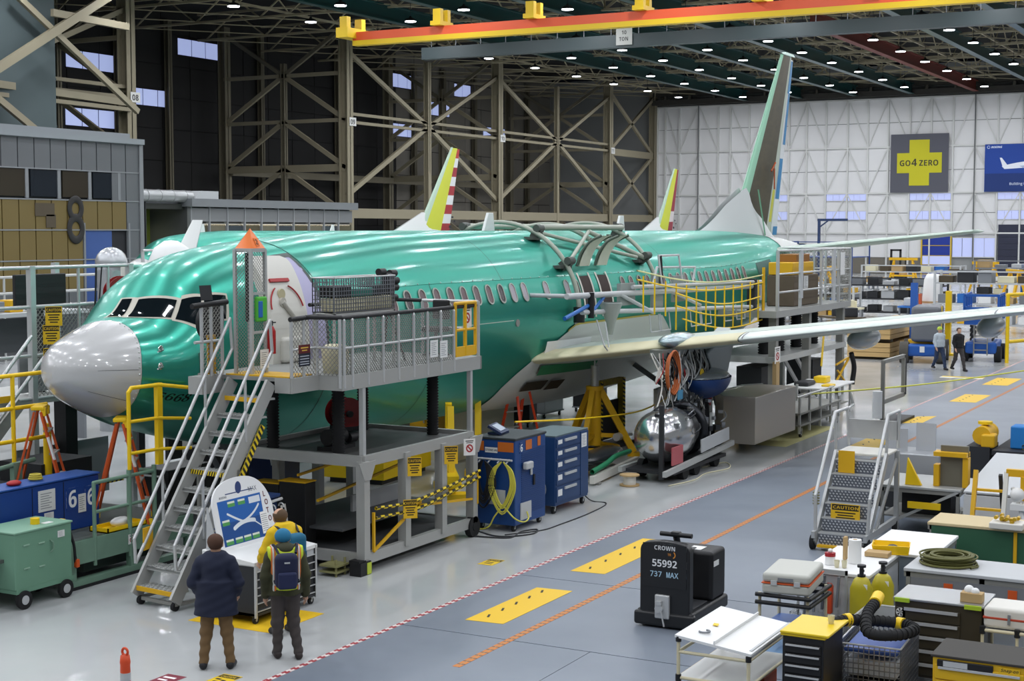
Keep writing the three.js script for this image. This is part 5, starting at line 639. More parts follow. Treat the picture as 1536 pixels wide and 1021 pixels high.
{
  // ry turns +z (facing) towards the board
  const face = (dx, dz) => Math.atan2(dx, dz);
  person('man in long navy coat and tan trousers, seen from behind', [14.97, 0, -12.37], face(2.2, -1.25), { h: 1.75, trousers: 0x6d5638, coat: 0x141c33, top: 'coat', hem: 0.72, flare: 0.03, bulk: 0.022, shoes: 0x15161c, hair: 0x4a2f20, j: { anL: [0.17, 0.09, 0], anR: [-0.17, 0.09, 0.02], knL: [0.13, 0.49, 0.02], knR: [-0.13, 0.49, 0.02], elL: [0.29, 1.13, -0.02], elR: [-0.29, 1.13, -0.02], wrL: [0.24, 0.96, 0.15], wrR: [-0.24, 0.96, 0.15] } });
  const a = person('man in olive jacket with safety vest, blue cap and navy backpack', [15.75, 0, -11.86], face(1.5, -1.45), { h: 1.74, trousers: 0x453f3d, coat: 0x3a3b24, hem: 0.88, bulk: 0.02, hat: 1, hair: 0x1f6f95, shoes: 0x2a2220, j: { he: [0.02, 1.6, 0.05], anL: [0.1, 0.09, 0.08], anR: [-0.16, 0.09, -0.04], wrL: [0.25, 0.86, 0.07], wrR: [-0.27, 0.86, 0.04] } });
  { const S = a.S, lo = [-0.3, 0.85, -0.3], hi = [0.3, 1.6, 0.3], tf = field([[[0, 0.98, 0], 0.15, [0, 1.2, 0], 0.145], [[0, 1.2, 0], 0.145, [0, 1.36, 0], 0.155], [[0.13, 1.42, 0], 0.08, [-0.13, 1.42, 0], 0.08]], 0.048, 0.06), v = (x, y, z) => Math.max(tf(x, y, z), 0.95 - y, y - 1.5, Math.abs(x) - 0.23);
    part(a.o, 'safety_vest', nets(v, lo, hi, 0.014), mat(0xc3d62e, 0.7), 'lime safety vest'); part(a.o, 'vest_stripe', nets((x, y, z) => Math.max(v(x, y, z) - 0.007, Math.min(Math.abs(Math.abs(x) - 0.165) - 0.03, Math.abs(y - 1.03) - 0.03)), lo, hi, 0.011), mat(0xd9742e, 0.6), 'orange stripe');
    part(a.o, 'vest_reflector', nets((x, y, z) => Math.max(v(x, y, z) - 0.012, Math.min(Math.abs(Math.abs(x) - 0.165) - 0.012, Math.abs(y - 1.03) - 0.011)), lo, hi, 0.009), mat(0xc9cbc6, 0.4));
    const b = thing('backpack', 'navy backpack worn over the safety vest', 'backpack', a.o.position.toArray(), a.o.rotation.y); part(b, 'main_bag', rb(0.02, 1.24, -0.3, 0.3, 0.46, 0.18, 0.08), mat(0x161d3c, 0.8)); part(b, 'front_pocket', rb(0.02, 1.13, -0.4, 0.24, 0.22, 0.07, 0.035), mat(0x1b2347, 0.8)); for (const s of [-1, 1]) part(b, 'strap', hose([[s * 0.11, 1.45, -0.24], [s * 0.15, 1.53, -0.05], [s * 0.15, 1.42, 0.2], [s * 0.16, 1.2, 0.2], [s * 0.15, 1.06, -0.18]], 0.018, 26), mat(0x11162e, 0.8)); part(b, 'logo_patch', bx(0.02, 1.36, -0.392, 0.07, 0.02, 0.006), M.lgrey);
    part(a.o, 'hood', nets((x, y, z) => Math.abs(Math.hypot(x, (y - 1.47) * 1.4, z + 0.05) - 0.1) - 0.03, [-0.2, 1.3, -0.25], [0.2, 1.6, 0.15], 0.014), mat(0x343522, 0.85)); part(a.o, 'hat_peak', new THREE.SphereGeometry(0.1, 14, 8).scale(0.85, 0.1, 0.9).translate(0.02 * S, 1.6 * S, 0.17), mat(0x1f6f95, 0.8)); }
  const c = person('man in bright yellow jacket leaning over the counter beside the vest wearer', [16.75, 0, -12.62], face(0.4, -1), { h: 1.8, trousers: 0x161a24, coat: 0xd9b414, hem: 0.92, bulk: 0.02, hair: 0x5a4632, bald: 1, j: { he: [0.0, 1.58, 0.12], ne: [0, 1.46, 0.05], elL: [0.28, 1.16, 0.05], wrL: [0.22, 1.02, 0.24], elR: [-0.27, 1.14, 0.05], wrR: [-0.2, 1.02, 0.24] } });
  { const b = thing('backpack', 'teal blue backpack worn over the yellow jacket', 'backpack', c.o.position.toArray(), c.o.rotation.y); part(b, 'main_bag', rb(0, 1.24, -0.27, 0.32, 0.44, 0.2, 0.08), mat(0x17607f, 0.8)); part(b, 'front_pocket', rb(0, 1.14, -0.38, 0.24, 0.2, 0.07, 0.035), mat(0x0f4a64, 0.8)); for (const s of [-1, 1]) part(b, 'strap', hose([[s * 0.11, 1.45, -0.2], [s * 0.15, 1.53, -0.02], [s * 0.15, 1.42, 0.2], [s * 0.16, 1.2, 0.19], [s * 0.15, 1.06, -0.16]], 0.018, 26), M.black); part(c.o, 'scarf', tor(0, 1.52, 0.05, 0.085, 0.035, 'y'), mat(0x6fa9c9, 0.8)); }
  const walk = (lab, p, coat, tr, hair, hat) => person(lab, p, face(-0.75, 0.55) + 0.15, { h: 1.74, cell: 0.026, trousers: tr, coat, top: 'shirt', hem: 0.92, collar: 1.5, hair, hat, j: { anL: [0.09, 0.09, 0.3], knL: [0.1, 0.5, 0.19], anR: [-0.09, 0.13, -0.32], knR: [-0.1, 0.48, -0.06], elL: [0.25, 1.14, -0.1], wrL: [0.25, 0.9, -0.08], elR: [-0.25, 1.14, 0.02], wrR: [-0.24, 0.92, 0.14] } });
  walk('man in black shirt and dark trousers walking past the blue lifts', [61.7, 0, -12.95], 0x16171b, 0x3c3838, 0x4a3a30);
  walk('man in pale shirt, jeans and lime cap walking beside another man', [61.9, 0, -13.75], 0xb9c3cc, 0x2c3a55, 0xb9cf4a, 1);
}
// ---------- LOTO display cart ----------
{
  const o = thing('display_cart', 'black drawer cart with white counter and arched LOTO picture board', 'display cart', [16.92, 0, -13.26]), W = 1.45;
  part(o, 'body', [BB(0, 0.03, 0.12, 0.88, -0.95, 0), BB(W - 0.03, W, 0.12, 0.88, -0.95, 0), BB(0, W, 0.12, 0.88, -0.95, -0.92), BB(0, W, 0.12, 0.16, -0.95, 0)], mat(0x232529, 0.5)); part(o, 'side_frame', [BB(-0.012, 0.02, 0.1, 0.9, -0.02, 0.012), BB(W - 0.02, W + 0.012, 0.1, 0.9, -0.02, 0.012), BB(-0.012, 0, 0.84, 0.86, -0.5, -0.02)], M.steel);
  for (let k = 0; k < 6; k++) { const y = 0.19 + k * 0.115; const d = part(o, 'drawer', BB(0.03, W - 0.03, y, y + 0.095, -0.5, -0.015), k === 5 ? M.lgrey : mat(0x15171c, 0.5)); part(d, 'drawer_lip', BB(0.03, W - 0.03, y - 0.012, y, -0.02, 0.012), M.steel); }
  part(o, 'counter', extr([[0.02, 0.9], [0.95, 1.0], [0.95, 0.88], [0.02, 0.86]], W + 0.06, 0.006).rotateY(PI / 2).translate(-0.03, 0, 0.02), M.white, 'sloping white counter');
  // board: local plane leaning back
  const s = new THREE.Shape(); s.moveTo(0, 0); s.lineTo(W - 0.1, 0); s.lineTo(W - 0.1, 0.55); s.quadraticCurveTo(W - 0.2, 1.06, (W - 0.1) / 2, 1.06); s.quadraticCurveTo(0.06, 1.06, 0, 0.72); s.closePath();
  const bg = new THREE.ExtrudeGeometry(s, { depth: 0.03, bevelEnabled: false, curveSegments: 16 }); const uv = bg.attributes.uv, lean = -0.22, put = g => g.rotateX(lean).translate(0.03, 0.93, -0.66);
  const tex = canv(512, 420, (c, w, h) => { c.fillStyle = '#e6e8ea'; c.fillRect(0, 0, w, h); c.fillStyle = '#1d5fae'; c.fillRect(40, 120, 380, 262); c.fillStyle = '#174a8d'; c.fillRect(40, 250, 380, 132); c.fillStyle = '#dfe6ec'; c.strokeStyle = '#dfe6ec'; c.lineWidth = 13; c.lineCap = 'round'; c.beginPath(); c.moveTo(110, 200); c.quadraticCurveTo(200, 250, 235, 262); c.quadraticCurveTo(330, 240, 388, 185); c.stroke(); c.lineWidth = 24; c.beginPath(); c.moveTo(150, 290); c.quadraticCurveTo(235, 250, 330, 270); c.stroke(); c.lineWidth = 8; c.beginPath(); c.moveTo(310, 262); c.lineTo(380, 310); c.stroke(); for (const [x, y] of [[55, 232], [125, 132], [215, 132], [60, 345], [140, 345], [215, 345], [290, 345]]) { c.fillStyle = '#4f9a52'; c.fillRect(x, y, 62, 32); c.fillStyle = '#dfe6d8'; c.fillRect(x, y, 62, 12); } c.fillStyle = '#dde3ea'; c.fillRect(310, 132, 100, 38); c.fillStyle = '#f0f0ee'; c.fillRect(385, 235, 72, 130); c.fillStyle = '#777'; for (let y = 250; y < 350; y += 12) c.fillRect(392, y, 52, 3); c.fillStyle = '#243a6e'; c.beginPath(); c.ellipse(240, 62, 26, 36, 0.3, 0, 7); c.fill(); c.fillRect(120, 84, 240, 6); c.fillStyle = '#303540'; c.font = '38px sans-serif'; c.fillText('MAX', 320, 100); c.font = 'bold italic 17px sans-serif'; c.fillText('BOEING', 62, 108); c.fillStyle = '#5a1a22'; c.font = 'bold 46px sans-serif'; ['L', 'O', 'T', 'O'].forEach((t, i) => c.fillText(t, 440 + i * 4, 150 + i * 50)); });
  for (let i = 0; i < uv.count; i++) uv.setXY(i, bg.attributes.position.getX(i) / (W - 0.1), bg.attributes.position.getY(i) / 1.06);
  part(o, 'picture_board', put(bg), new THREE.MeshPhysicalMaterial({ map: tex, roughness: 0.4 }), 'white arched board with blue aircraft picture and LOTO lettering');
  part(o, 'board_side', [extr([[0, 0.88], [0.66, 0.95], [0.88, 1.62], [0.9, 0.88]], 0.02).rotateY(PI / 2).translate(0.01, 0, 0)], M.lgrey);
  casters(o, [[0.06, -0.06], [W - 0.06, -0.06], [0.06, -0.88], [W - 0.06, -0.88]], 0.055, 0.13);
  const k = thing('organizer_case', 'black and yellow organizer case on the white counter', 'case', [17.78, 0.99, -13.5], 0.1); part(k, 'case_base', rb(0, 0.035, 0, 0.42, 0.06, 0.28, 0.015), M.black); part(k, 'clasp', [bx(-0.12, 0.04, 0.142, 0.06, 0.04, 0.01), bx(0.12, 0.04, 0.142, 0.06, 0.04, 0.01)], M.yellow); part(k, 'clear_lid', rb(0, 0.075, 0, 0.4, 0.025, 0.26, 0.01), mat(0x7d7c48, 0.2));
  solo('floor_fan', 'small black case on the counter edge next to the organizer', 'case', [rb(0, 0.03, 0, 0.16, 0.06, 0.12, 0.015)], M.black, [18.2, 1.0, -13.45]);
}
// ---------- low blue cabinet behind the board with cables on hooks ----------
{
  const o = thing('cable_cabinet', 'blue topped cabinet with white hook rail and hanging cables behind board', 'cabinet', [18.9, 0, -15.05]); part(o, 'body', rb(0.45, 0.65, -0.3, 0.9, 1.2, 0.6, 0.02), mat(0x1a3668, 0.5)); part(o, 'top', rb(0.45, 1.28, -0.3, 0.98, 0.06, 0.68, 0.02), mat(0x223e72, 0.6)); part(o, 'hook_rail', [rod([0.1, 1.18, 0.05], [0.95, 1.22, 0.05], 0.025), ...[0.2, 0.45, 0.7, 0.92].map(x => tor(0, 0, 0, 0.05, 0.014, 'x', 3.4).translate(x, 1.1, 0.06))], M.white);
  const cable = (x, m, n) => { const g = []; for (let k = 0; k < n; k++) { const w = rr(0.04, 0.1), d = rr(0.5, 0.85); g.push(hose([[x - w, 1.12, 0.09], [x - w * 1.2, 1.12 - d * 0.6, 0.1 + k * 0.012], [x + rr(-0.03, 0.03), 1.1 - d, 0.1 + k * 0.012], [x + w * 1.2, 1.1 - d * 0.5, 0.1], [x + w * 0.4, 1.13, 0.09]], 0.01, 24, false, 5)); } return g; };
  for (const [x, m, l] of [[0.3, M.black, 'black cable bundle hung on the white hook rail, closest to the stairs'], [0.62, M.black, 'black cable bundle hung in the middle of the white hook rail'], [0.95, M.offw, 'pale cable bundle hung at the end of white hook rail']]) { const c = thing('cable_bundle', l, 'cable', [18.9, 0, -15.05]); part(c, 'loops', cable(x, m, 7), m); }
  casters(o, [[0.08, -0.08], [0.82, -0.08], [0.08, -0.52], [0.82, -0.52]], 0.05, 0.08);
}
// ---------- two blue cabinets ----------
{
  const bl = mat(0x14417f, 0.45), o = thing('tool_cabinet', 'tall blue louvred cabinet numbered 6 with yellow hose loops', 'cabinet', [24.5, 0, -13.15]);
  part(o, 'body', rb(0.62, 0.92, -0.42, 1.24, 1.6, 0.84, 0.02), bl); part(o, 'top', rb(0.62, 1.74, -0.42, 1.28, 0.05, 0.88, 0.02), mat(0x2c3438, 0.6)); for (let k = 0; k < 34; k++) part(o, 'louvre', bx(0.72, 0.3 + k * 0.036, 0.003, 0.94, 0.014, 0.012), mat(0x113a73, 0.5));
  for (const g of [BB(-0.006, 0, 1.5, 1.68, -0.8, -0.66), BB(-0.006, 0, 1.5, 1.68, -0.36, -0.03), BB(0.42, 0.66, 1.5, 1.68, 0.002, 0.008), BB(0.9, 1.02, 1.52, 1.7, 0.002, 0.008)]) part(o, 'orange_label', g, mat(0xc96a1e, 0.5)); plate(o, 'name_plate', 0.26, 0.1, print(128, 48, (c) => { c.fillStyle = '#d9dbd8'; c.fillRect(0, 0, 128, 48); c.fillStyle = '#222'; c.font = 'bold 26px sans-serif'; c.fillText('STOWS #6', 4, 34); }), [-0.008, 1.52, -0.5], -PI / 2); plate(o, 'digit', 0.14, 0.2, print(48, 64, (c) => { c.fillStyle = '#14417f'; c.fillRect(0, 0, 48, 64); c.fillStyle = '#e8eaec'; c.font = 'bold 60px sans-serif'; c.fillText('6', 8, 54); }), [0.24, 1.56, 0.008], 0, 0, 'white 6');
  part(o, 'hook_rail', [rod([-0.08, 1.36, -0.82], [-0.08, 1.36, -0.02], 0.02), ...[-0.7, -0.5, -0.3, -0.12].map(z => rod([0, 1.36, z], [-0.14, 1.3, z], 0.014))], M.lgrey); part(o, 'scale_arm', [rb(0.38, 1.22, 0.08, 0.28, 0.14, 0.1, 0.03), bx(0.6, 1.1, 0.03, 0.06, 0.18, 0.02)], M.lgrey); part(o, 'outlet_panel', [BB(0.2, 0.62, 0.2, 0.52, 0.002, 0.02), BB(-0.02, 0, 0.5, 0.78, -0.55, -0.2)], M.lgrey); part(o, 'latch', BB(0.7, 0.76, 0.8, 1.0, 0.01, 0.03), M.black); casters(o, [[0.1, -0.08], [1.12, -0.08], [0.1, -0.76], [1.12, -0.76]], 0.065, 0.13);
  const mon = thing('tablet_stand', 'small dark tilted tablet on top of the louvred blue cabinet', 'tablet', [24.95, 1.77, -13.75]); part(mon, 'case', bx(0, 0.09, 0, 0.5, 0.05, 0.3, 0.2, 0.5), M.navy); part(mon, 'screen', bx(0, 0.12, 0.01, 0.34, 0.012, 0.2, 0.2, 0.5), mat(0xa8b4c4, 0.3)); part(mon, 'foot', bx(0, 0.02, 0, 0.4, 0.04, 0.24), M.navy);
  const loop = (lab, m, k0, n, zc, lowY, w) => { const c = thing('hose_loop', lab, 'hose', [24.5, 0, -13.15]), g = []; for (let k = 0; k < n; k++) { const ww = w + k * 0.02, dy = lowY - k * 0.04 + rr(-0.03, 0.03); g.push(hose([[-0.12, 1.33, zc - 0.02], [-0.13, 1.15, zc - ww], [-0.14, (dy + 1.2) / 2, zc - ww * 1.2], [-0.14, dy, zc], [-0.14, (dy + 1.2) / 2, zc + ww * 1.2], [-0.13, 1.15, zc + ww], [-0.12, 1.33, zc + 0.02]], 0.014, 50, false, 6)); } part(c, 'loops', g, m); return c; };
  const yh = loop('yellow air hose looped on the louvred blue cabinet', mat(0xcfc94a, 0.5), 0, 5, -0.2, 0.52, 0.14); part(yh, 'tail', hose([[-0.14, 0.5, -0.2], [-0.16, 0.3, -0.35], [-0.18, 0.08, -0.5], [-0.2, 0.02, -0.9]], 0.014, 30), mat(0xcfc94a, 0.5)); part(yh, 'tail', hose([[-0.14, 0.52, -0.18], [-0.12, 0.3, 0.05], [0.1, 0.2, 0.12], [0.35, 0.22, 0.1], [0.4, 0.34, 0.04]], 0.014, 30), mat(0xcfc94a, 0.5));
  loop('black hose bundle looped beside the yellow hose on blue cabinet', M.black, 0, 8, -0.6, 0.7, 0.07);
  const d = thing('drawer_cabinet', 'dark blue five-drawer cabinet on casters with white pull handles', 'cabinet', [26.45, 0, -13.3]), nb = mat(0x173a68, 0.45);
  part(d, 'body', rb(0.76, 0.85, -0.42, 1.5, 1.38, 0.84, 0.02), nb); part(d, 'top_mat', rb(0.76, 1.55, -0.42, 1.5, 0.03, 0.84, 0.01), mat(0x55676b, 0.6)); for (let k = 0; k < 5; k++) { const y = 0.24 + [0, 0.34, 0.62, 0.86, 1.08][k], h = [0.32, 0.26, 0.22, 0.2, 0.2][k]; const f = part(d, 'drawer', BB(0.04, 1.1, y, y + h - 0.02, 0.0, 0.018), nb); part(f, 'pull', BB(0.38, 0.9, y + h - 0.1, y + h - 0.05, 0.015, 0.045), M.lgrey); part(f, 'label_card', BB(0.1, 0.28, y + h * 0.35, y + h * 0.75, 0.018, 0.022), M.white); } part(d, 'side_door', BB(1.13, 1.48, 0.22, 1.52, 0, 0.018), nb); part(d, 'paper_sheet', BB(1.16, 1.4, 1.2, 1.48, 0.018, 0.022), mPaper); casters(d, [[0.1, -0.08], [1.4, -0.08], [0.1, -0.76], [1.4, -0.76]], 0.075, 0.16); part(d, 'coil', [0, 1, 2].map(k => tor(-0.05, 0.5, -0.4, 0.22 - k * 0.02, 0.012, 'x')), M.grey);
  solo('power_cord', 'dark cord running over the pale floor from drawer cabinet', 'cord', hose([[27.9, 0.3, -13.5], [28.1, 0.03, -13.3], [28.0, 0.012, -12.9], [26.8, 0.012, -12.75], [25.6, 0.012, -12.75], [24.9, 0.012, -12.8], [24.2, 0.012, -13.2]], 0.012, 80), M.dark);
  solo('power_cord', 'tangled black cords on floor between work stand and louvred cabinet', 'cord', [hose([[24.3, 0.012, -13.9], [24.0, 0.02, -13.2], [24.5, 0.012, -12.8], [24.9, 0.02, -12.9], [24.6, 0.012, -13.08], [24.0, 0.012, -13.0], [23.8, 0.02, -13.6]], 0.014, 60)], M.dark);
}
// ---------- tripod jack, trestles, floor clutter under the wing ----------
{
  const o = thing('tripod_jack', 'yellow tripod jack with steel ram under the wing root', 'jack', [33.8, 0, -15.9]), y = M.dyellow; part(o, 'body_tube', [cyl(0, 1.0, 0, 0.16, 1.4, 18), cyl(0, 1.72, 0, 0.22, 0.1, 18)], y); part(o, 'ram', [cyl(0, 2.0, 0, 0.1, 0.55, 16), cyl(0, 2.38, 0, 0.03, 0.25, 10, 'y', 0.008)], M.steel, 'steel ram'); for (let k = 0; k < 3; k++) { const a = 0.9 + k * 2.094, c = Math.cos(a), s = Math.sin(a); part(o, 'leg', [bar([c * 0.15, 1.65, s * 0.15], [c * 1.0, 0.1, s * 1.0], 0.13, 0.16), bar([c * 0.12, 0.55, s * 0.12], [c * 0.75, 0.5, s * 0.75], 0.08, 0.1), cyl(c * 1.0, 0.05, s * 1.0, 0.16, 0.1, 14)], y); } part(o, 'base_ring', tor(0, 0.25, 0, 0.6, 0.05, 'y'), y); part(o, 'pump_handle', [rod([0.4, 0.5, 0.5], [0.9, 0.5, 0.6], 0.04), cyl(0.3, 0.5, 0.5, 0.1, 0.2, 12, 'x')], M.steel);
  const tres = (lab, p, ry) => { const t = thing('trestle', lab, 'trestle', p, ry); for (const s of [-1, 1]) part(t, 'leg', [bar([s * 0.7, 0.1, 0], [s * 0.3, 1.9, 0], 0.14, 0.14)], M.yellow); part(t, 'beam', BB(-1.2, 1.2, 0.3, 0.55, -0.12, 0.12), M.yellow); part(t, 'brace', bar([-0.5, 0.9, 0], [0.5, 1.4, 0], 0.08, 0.1), M.yellow); part(t, 'foot', BB(-0.9, -0.5, 0, 0.12, -0.3, 0.3), M.yellow); part(t, 'foot', BB(0.5, 0.9, 0, 0.12, -0.3, 0.3), M.yellow); };
  tres('bright yellow trestle under the fuselage behind the work stand', [27.6, 0, -16.4], 0.6); tres('bright yellow trestle under belly near the white shroud', [30.6, 0, -17.4], 0.5);
  const sh = thing('white_shroud', 'white panel box standing under the belly behind the wing fairing', 'panel', [33.2, 0, -18.6]); part(sh, 'panel', [BB(-1.8, 1.2, 0.2, 1.55, -0.05, 0.05)], mat(0xd9d8c4, 0.6)); part(sh, 'panel', BB(1.2, 1.3, 0.2, 1.55, -1, 0.05), mat(0xd9d8c4, 0.6)); part(sh, 'base', BB(-1.8, 1.3, 0, 0.2, -1, 0.05), M.cream);
  const pal = (lab, p, ry, w, d) => { const t = thing('pallet_rack', lab, 'rack', p, ry); for (let k = 0; k < 6; k++) part(t, 'plank', BB(-w / 2, w / 2, 0.55, 0.6, -d / 2 + k * d / 6, -d / 2 + (k + 0.85) * d / 6), mat(0x9a927a, 0.7)); part(t, 'skirt', BB(-w / 2, w / 2, 0.12, 0.5, -d / 2, d / 2), M.yellow); part(t, 'base', BB(-w / 2 + 0.1, w / 2 - 0.1, 0, 0.12, -d / 2 + 0.1, d / 2 - 0.1), M.dark); };
  pal('planked yellow cradle box under the fuselage near the tripod jack', [28.8, 0, -19.0], 0.1, 2.4, 1.5);
  const l = thing('floor_skid', 'low metal skid with green tarp edge beside drawer cabinet', 'skid', [31.4, 0, -14.4], 0.1); part(l, 'rail', BB(-1.6, 1.6, 0.05, 0.22, 0.1, 0.2), M.offw); part(l, 'rail', BB(-1.6, 1.6, 0.05, 0.22, -0.6, -0.5), M.offw); part(l, 'cross_beam', [BB(-1.4, -1.25, 0, 0.05, -0.7, 0.25), BB(1.2, 1.35, 0, 0.05, -0.7, 0.25)], M.dullalu); part(l, 'green_tarp', hose([[-1.5, 0.3, 0.12], [-0.6, 0.36, 0.14], [0.2, 0.42, 0.1], [1.2, 0.4, 0.1]], 0.06, 24), mat(0x1f7d54, 0.6)); part(l, 'black_film', sph(0.2, 0.42, -0.25, 0.5, 2.4, 0.35, 0.7), mat(0x24272b, 0.25));
  // engine core on its trailer
  const e = thing('engine_core', 'polished chrome engine fan case lying on a steel trailer', 'engine', [32.3, 0, -13.2]); const ch = M.chrome;
  part(e, 'fan_case', lathe([[0.001, -0.88], [0.22, -0.86], [0.44, -0.72], [0.58, -0.4], [0.62, 0], [0.6, 0.45], [0.5, 0.5]], 30).rotateZ(-PI / 2).translate(-0.5, 0.95, 0), mat(0xd2d3d5, 0.2, 0.95), 'polished case'); part(e, 'core', [lathe([[0.3, -0.9], [0.42, -0.3], [0.44, 0.4], [0.34, 0.9]], 22).rotateZ(PI / 2).translate(0.9, 0.95, -0.1)], mat(0x4c4e52, 0.35, 0.7)); part(e, 'rear_ring', tor(0.55, 1.0, 0, 0.55, 0.1, 'x'), mat(0x35373b, 0.3, 0.8)); const bits = [], bits2 = []; for (let k = 0; k < 44; k++) { const a = rr(0, 3.1), x = rr(-1.1, 1.9), R = rr(0.5, 0.66); (k % 2 ? bits : bits2).push(k % 3 ? bx(x, 0.95 + R * Math.sin(a) * 0.9, R * Math.cos(a), rr(0.06, 0.22), rr(0.04, 0.14), rr(0.06, 0.16), rr(0, 3)) : hose([[x, 0.95 + R * Math.sin(a), R * Math.cos(a)], [x + 0.2, 1.05 + R * Math.sin(a), R * Math.cos(a) + 0.05], [x + rr(0.3, 0.5), 0.95 + R * Math.sin(a + 0.3), R * Math.cos(a + 0.3)]], 0.018, 10)); } stuffPart(e, 'fittings', bits, mat(0x9a9da0, 0.3, 0.8)); stuffPart(e, 'pipework', bits2, mat(0x2f3134, 0.4, 0.5));
  part(e, 'trailer_rail', [bar([-2.0, 0.3, 0.62], [2.2, 0.5, 0.66], 0.08, 0.12), BB(-1.6, 2.0, 0.22, 0.34, -0.66, -0.56)], M.galv); part(e, 'trailer_bed', BB(-1.4, 1.9, 0.2, 0.28, -0.6, 0.6), M.dark); part(e, 'end_post', BB(-1.55, -1.47, 0.1, 1.75, 0.3, 0.4), M.dark); part(e, 'red_panel', bx(-1.15, 0.62, 0.58, 0.62, 0.4, 0.03), mat(0xb0565c, 0.5), 'faded red panel'); part(e, 'side_skirt', bx(0.95, 0.72, 0.68, 1.8, 0.3, 0.03, 0, 0, 0.05), M.lgrey); for (const [x, z] of [[-0.6, 0.5], [0.1, 0.5], [1.5, 0.45], [-0.6, -0.5], [1.5, -0.5]]) { part(e, 'wheel', cyl(x, 0.2, z, 0.2, 0.14, 20, 'z'), M.rubber); }
  // stainless cowl box
  const b = thing('cowl_box', 'large stainless sheet-metal bin on wheels behind the engine case', 'bin', [37.7, 0, -13.65]), ss = mat(0xb3ada4, 0.34, 0.6); part(b, 'shell', extr([[-1.9, -0.4], [-1.3, 0.05], [0.7, 0.05], [1.3, -0.3], [1.3, -1.2], [-1.9, -1.2]], 1.15, 0.02).rotateX(-PI / 2).translate(0, 0.3, -0.0).scale(1, 1, 1), ss); part(b, 'end_panel', rb(-0.6, 0.85, 0.1, 1.5, 1.1, 0.05, 0.01), mat(0x7a7874, 0.35, 0.7)); part(b, 'yellow_strip', BB(0.42, 0.5, 0.4, 1.3, 0.06, 0.1), mat(0xb7a93a, 0.5)); part(b, 'bumper', rail([[-1.4, 0.26, 0.15], [0.8, 0.26, 0.12], [1.4, 0.3, -0.3]], 0.04), M.galv); for (const x of [-0.2, 0.3, 0.72]) part(b, 'panel_seam', BB(x, x + 0.02, 0.34, 1.44, 0.04, 0.085), mat(0x6d6a66, 0.5)); part(b, 'rim', [bar([-1.3, 1.47, -0.05], [0.7, 1.47, -0.05], 0.06, 0.05), bar([0.7, 1.47, -0.05], [1.3, 1.47, 0.3], 0.06, 0.05)], M.steel); for (const [x, z] of [[-1.0, -0.1], [0.9, -0.1], [-1.4, 0.9 - 1.8], [0.9, -0.9]]) part(b, 'wheel', cyl(x, 0.15, z, 0.15, 0.12, 18, 'z'), M.rubber);
  const wc = thing('foam_panel', 'white framed foam panel standing behind the engine case', 'panel', [35.9, 0, -15.0], 0.15); part(wc, 'frame', [BB(-0.6, -0.5, 0, 1.6, -0.05, 0.05), BB(0.5, 0.6, 0, 1.6, -0.05, 0.05), BB(-0.6, 0.6, 1.5, 1.6, -0.05, 0.05), BB(-0.6, 0.6, 0.2, 0.3, -0.05, 0.05)], M.offw); part(wc, 'sheet', BB(-0.5, 0.5, 0.3, 1.5, -0.02, 0.02), mat(0xcfc5b4, 0.6));
  // strut with hanging harnesses under the wing
  const p = thing('engine_strut', 'bare engine strut with orange harness loops and hanging wires under wing', 'strut', [34.3, 0, -13.75]);
  part(p, 'strut_beam', [bar([-1.7, 2.72, 0], [1.4, 2.82, 0.1], 0.34, 0.2), bar([0.3, 2.7, 0], [0.2, 1.6, 0.05], 0.3, 0.4), bar([-0.5, 2.6, 0], [-0.6, 1.9, 0], 0.2, 0.3)], mat(0x8c8f8c, 0.4, 0.6)); part(p, 'nacelle_lip', new THREE.SphereGeometry(0.5, 18, 10).scale(1.9, 0.4, 0.7).translate(-0.6, 2.98, 0.1), mat(0x9fb0b5, 0.2, 0.7)); part(p, 'fairing_skin', [extr([[0, 0], [1.6, 0.5], [1.8, 0.1], [1.2, -0.9], [0.7, -0.9]], 0.3, 0.05).translate(1.0, 2.55, -0.1)], mat(0xa6aeb0, 0.4)); part(p, 'orange_harness', [0, 1, 2, 3].map(k => hose(Array.from({ length: 9 }, (_, i) => { const a = i / 8 * 6.28; return [-1.55 + (0.28 + k * 0.03) * Math.cos(a), 2.3 + (0.42 + k * 0.03) * Math.sin(a), 0.3 + k * 0.03]; }), 0.025, 40, true)), mat(0xb5602f, 0.6), 'orange cable loops');
  const wires = (m, n) => { const g = []; for (let k = 0; k < n; k++) { const x = rr(-1.8, 1.1), x2 = x + rr(-0.4, 0.4), y = rr(1.1, 2.1); g.push(hose([[x, 2.75, rr(-0.2, 0.3)], [x + rr(-0.15, 0.15), (2.7 + y) / 2, rr(0.1, 0.4)], [x2, y, rr(0, 0.4)], [x2 + rr(0, 0.4), y + rr(0, 0.4), 0.2]], rr(0.01, 0.022), 20, false, 5)); } return g; };
  stuffPart(p, 'red_wire', wires(0, 7), mat(0xb3252b, 0.6)); stuffPart(p, 'black_wire', wires(0, 40), M.black); stuffPart(p, 'pale_wire', wires(0, 26), M.offw); stuffPart(p, 'silver_pipe', wires(0, 34), M.steel); stuffPart(p, 'bracket', Array.from({ length: 26 }, () => bx(rr(-1.3, 1.0), rr(1.5, 2.5), rr(0, 0.3), rr(0.1, 0.35), rr(0.1, 0.35), rr(0.1, 0.25))), mat(0x6b6e70, 0.5, 0.4)); part(p, 'blue_tag', bx(-1.2, 1.75, 0.4, 0.3, 0.22, 0.02), mat(0x4d9bc4, 0.4)); part(p, 'yellow_tag', cyl(0.15, 2.15, 0.42, 0.11, 0.02, 18, 'z'), M.yellow);
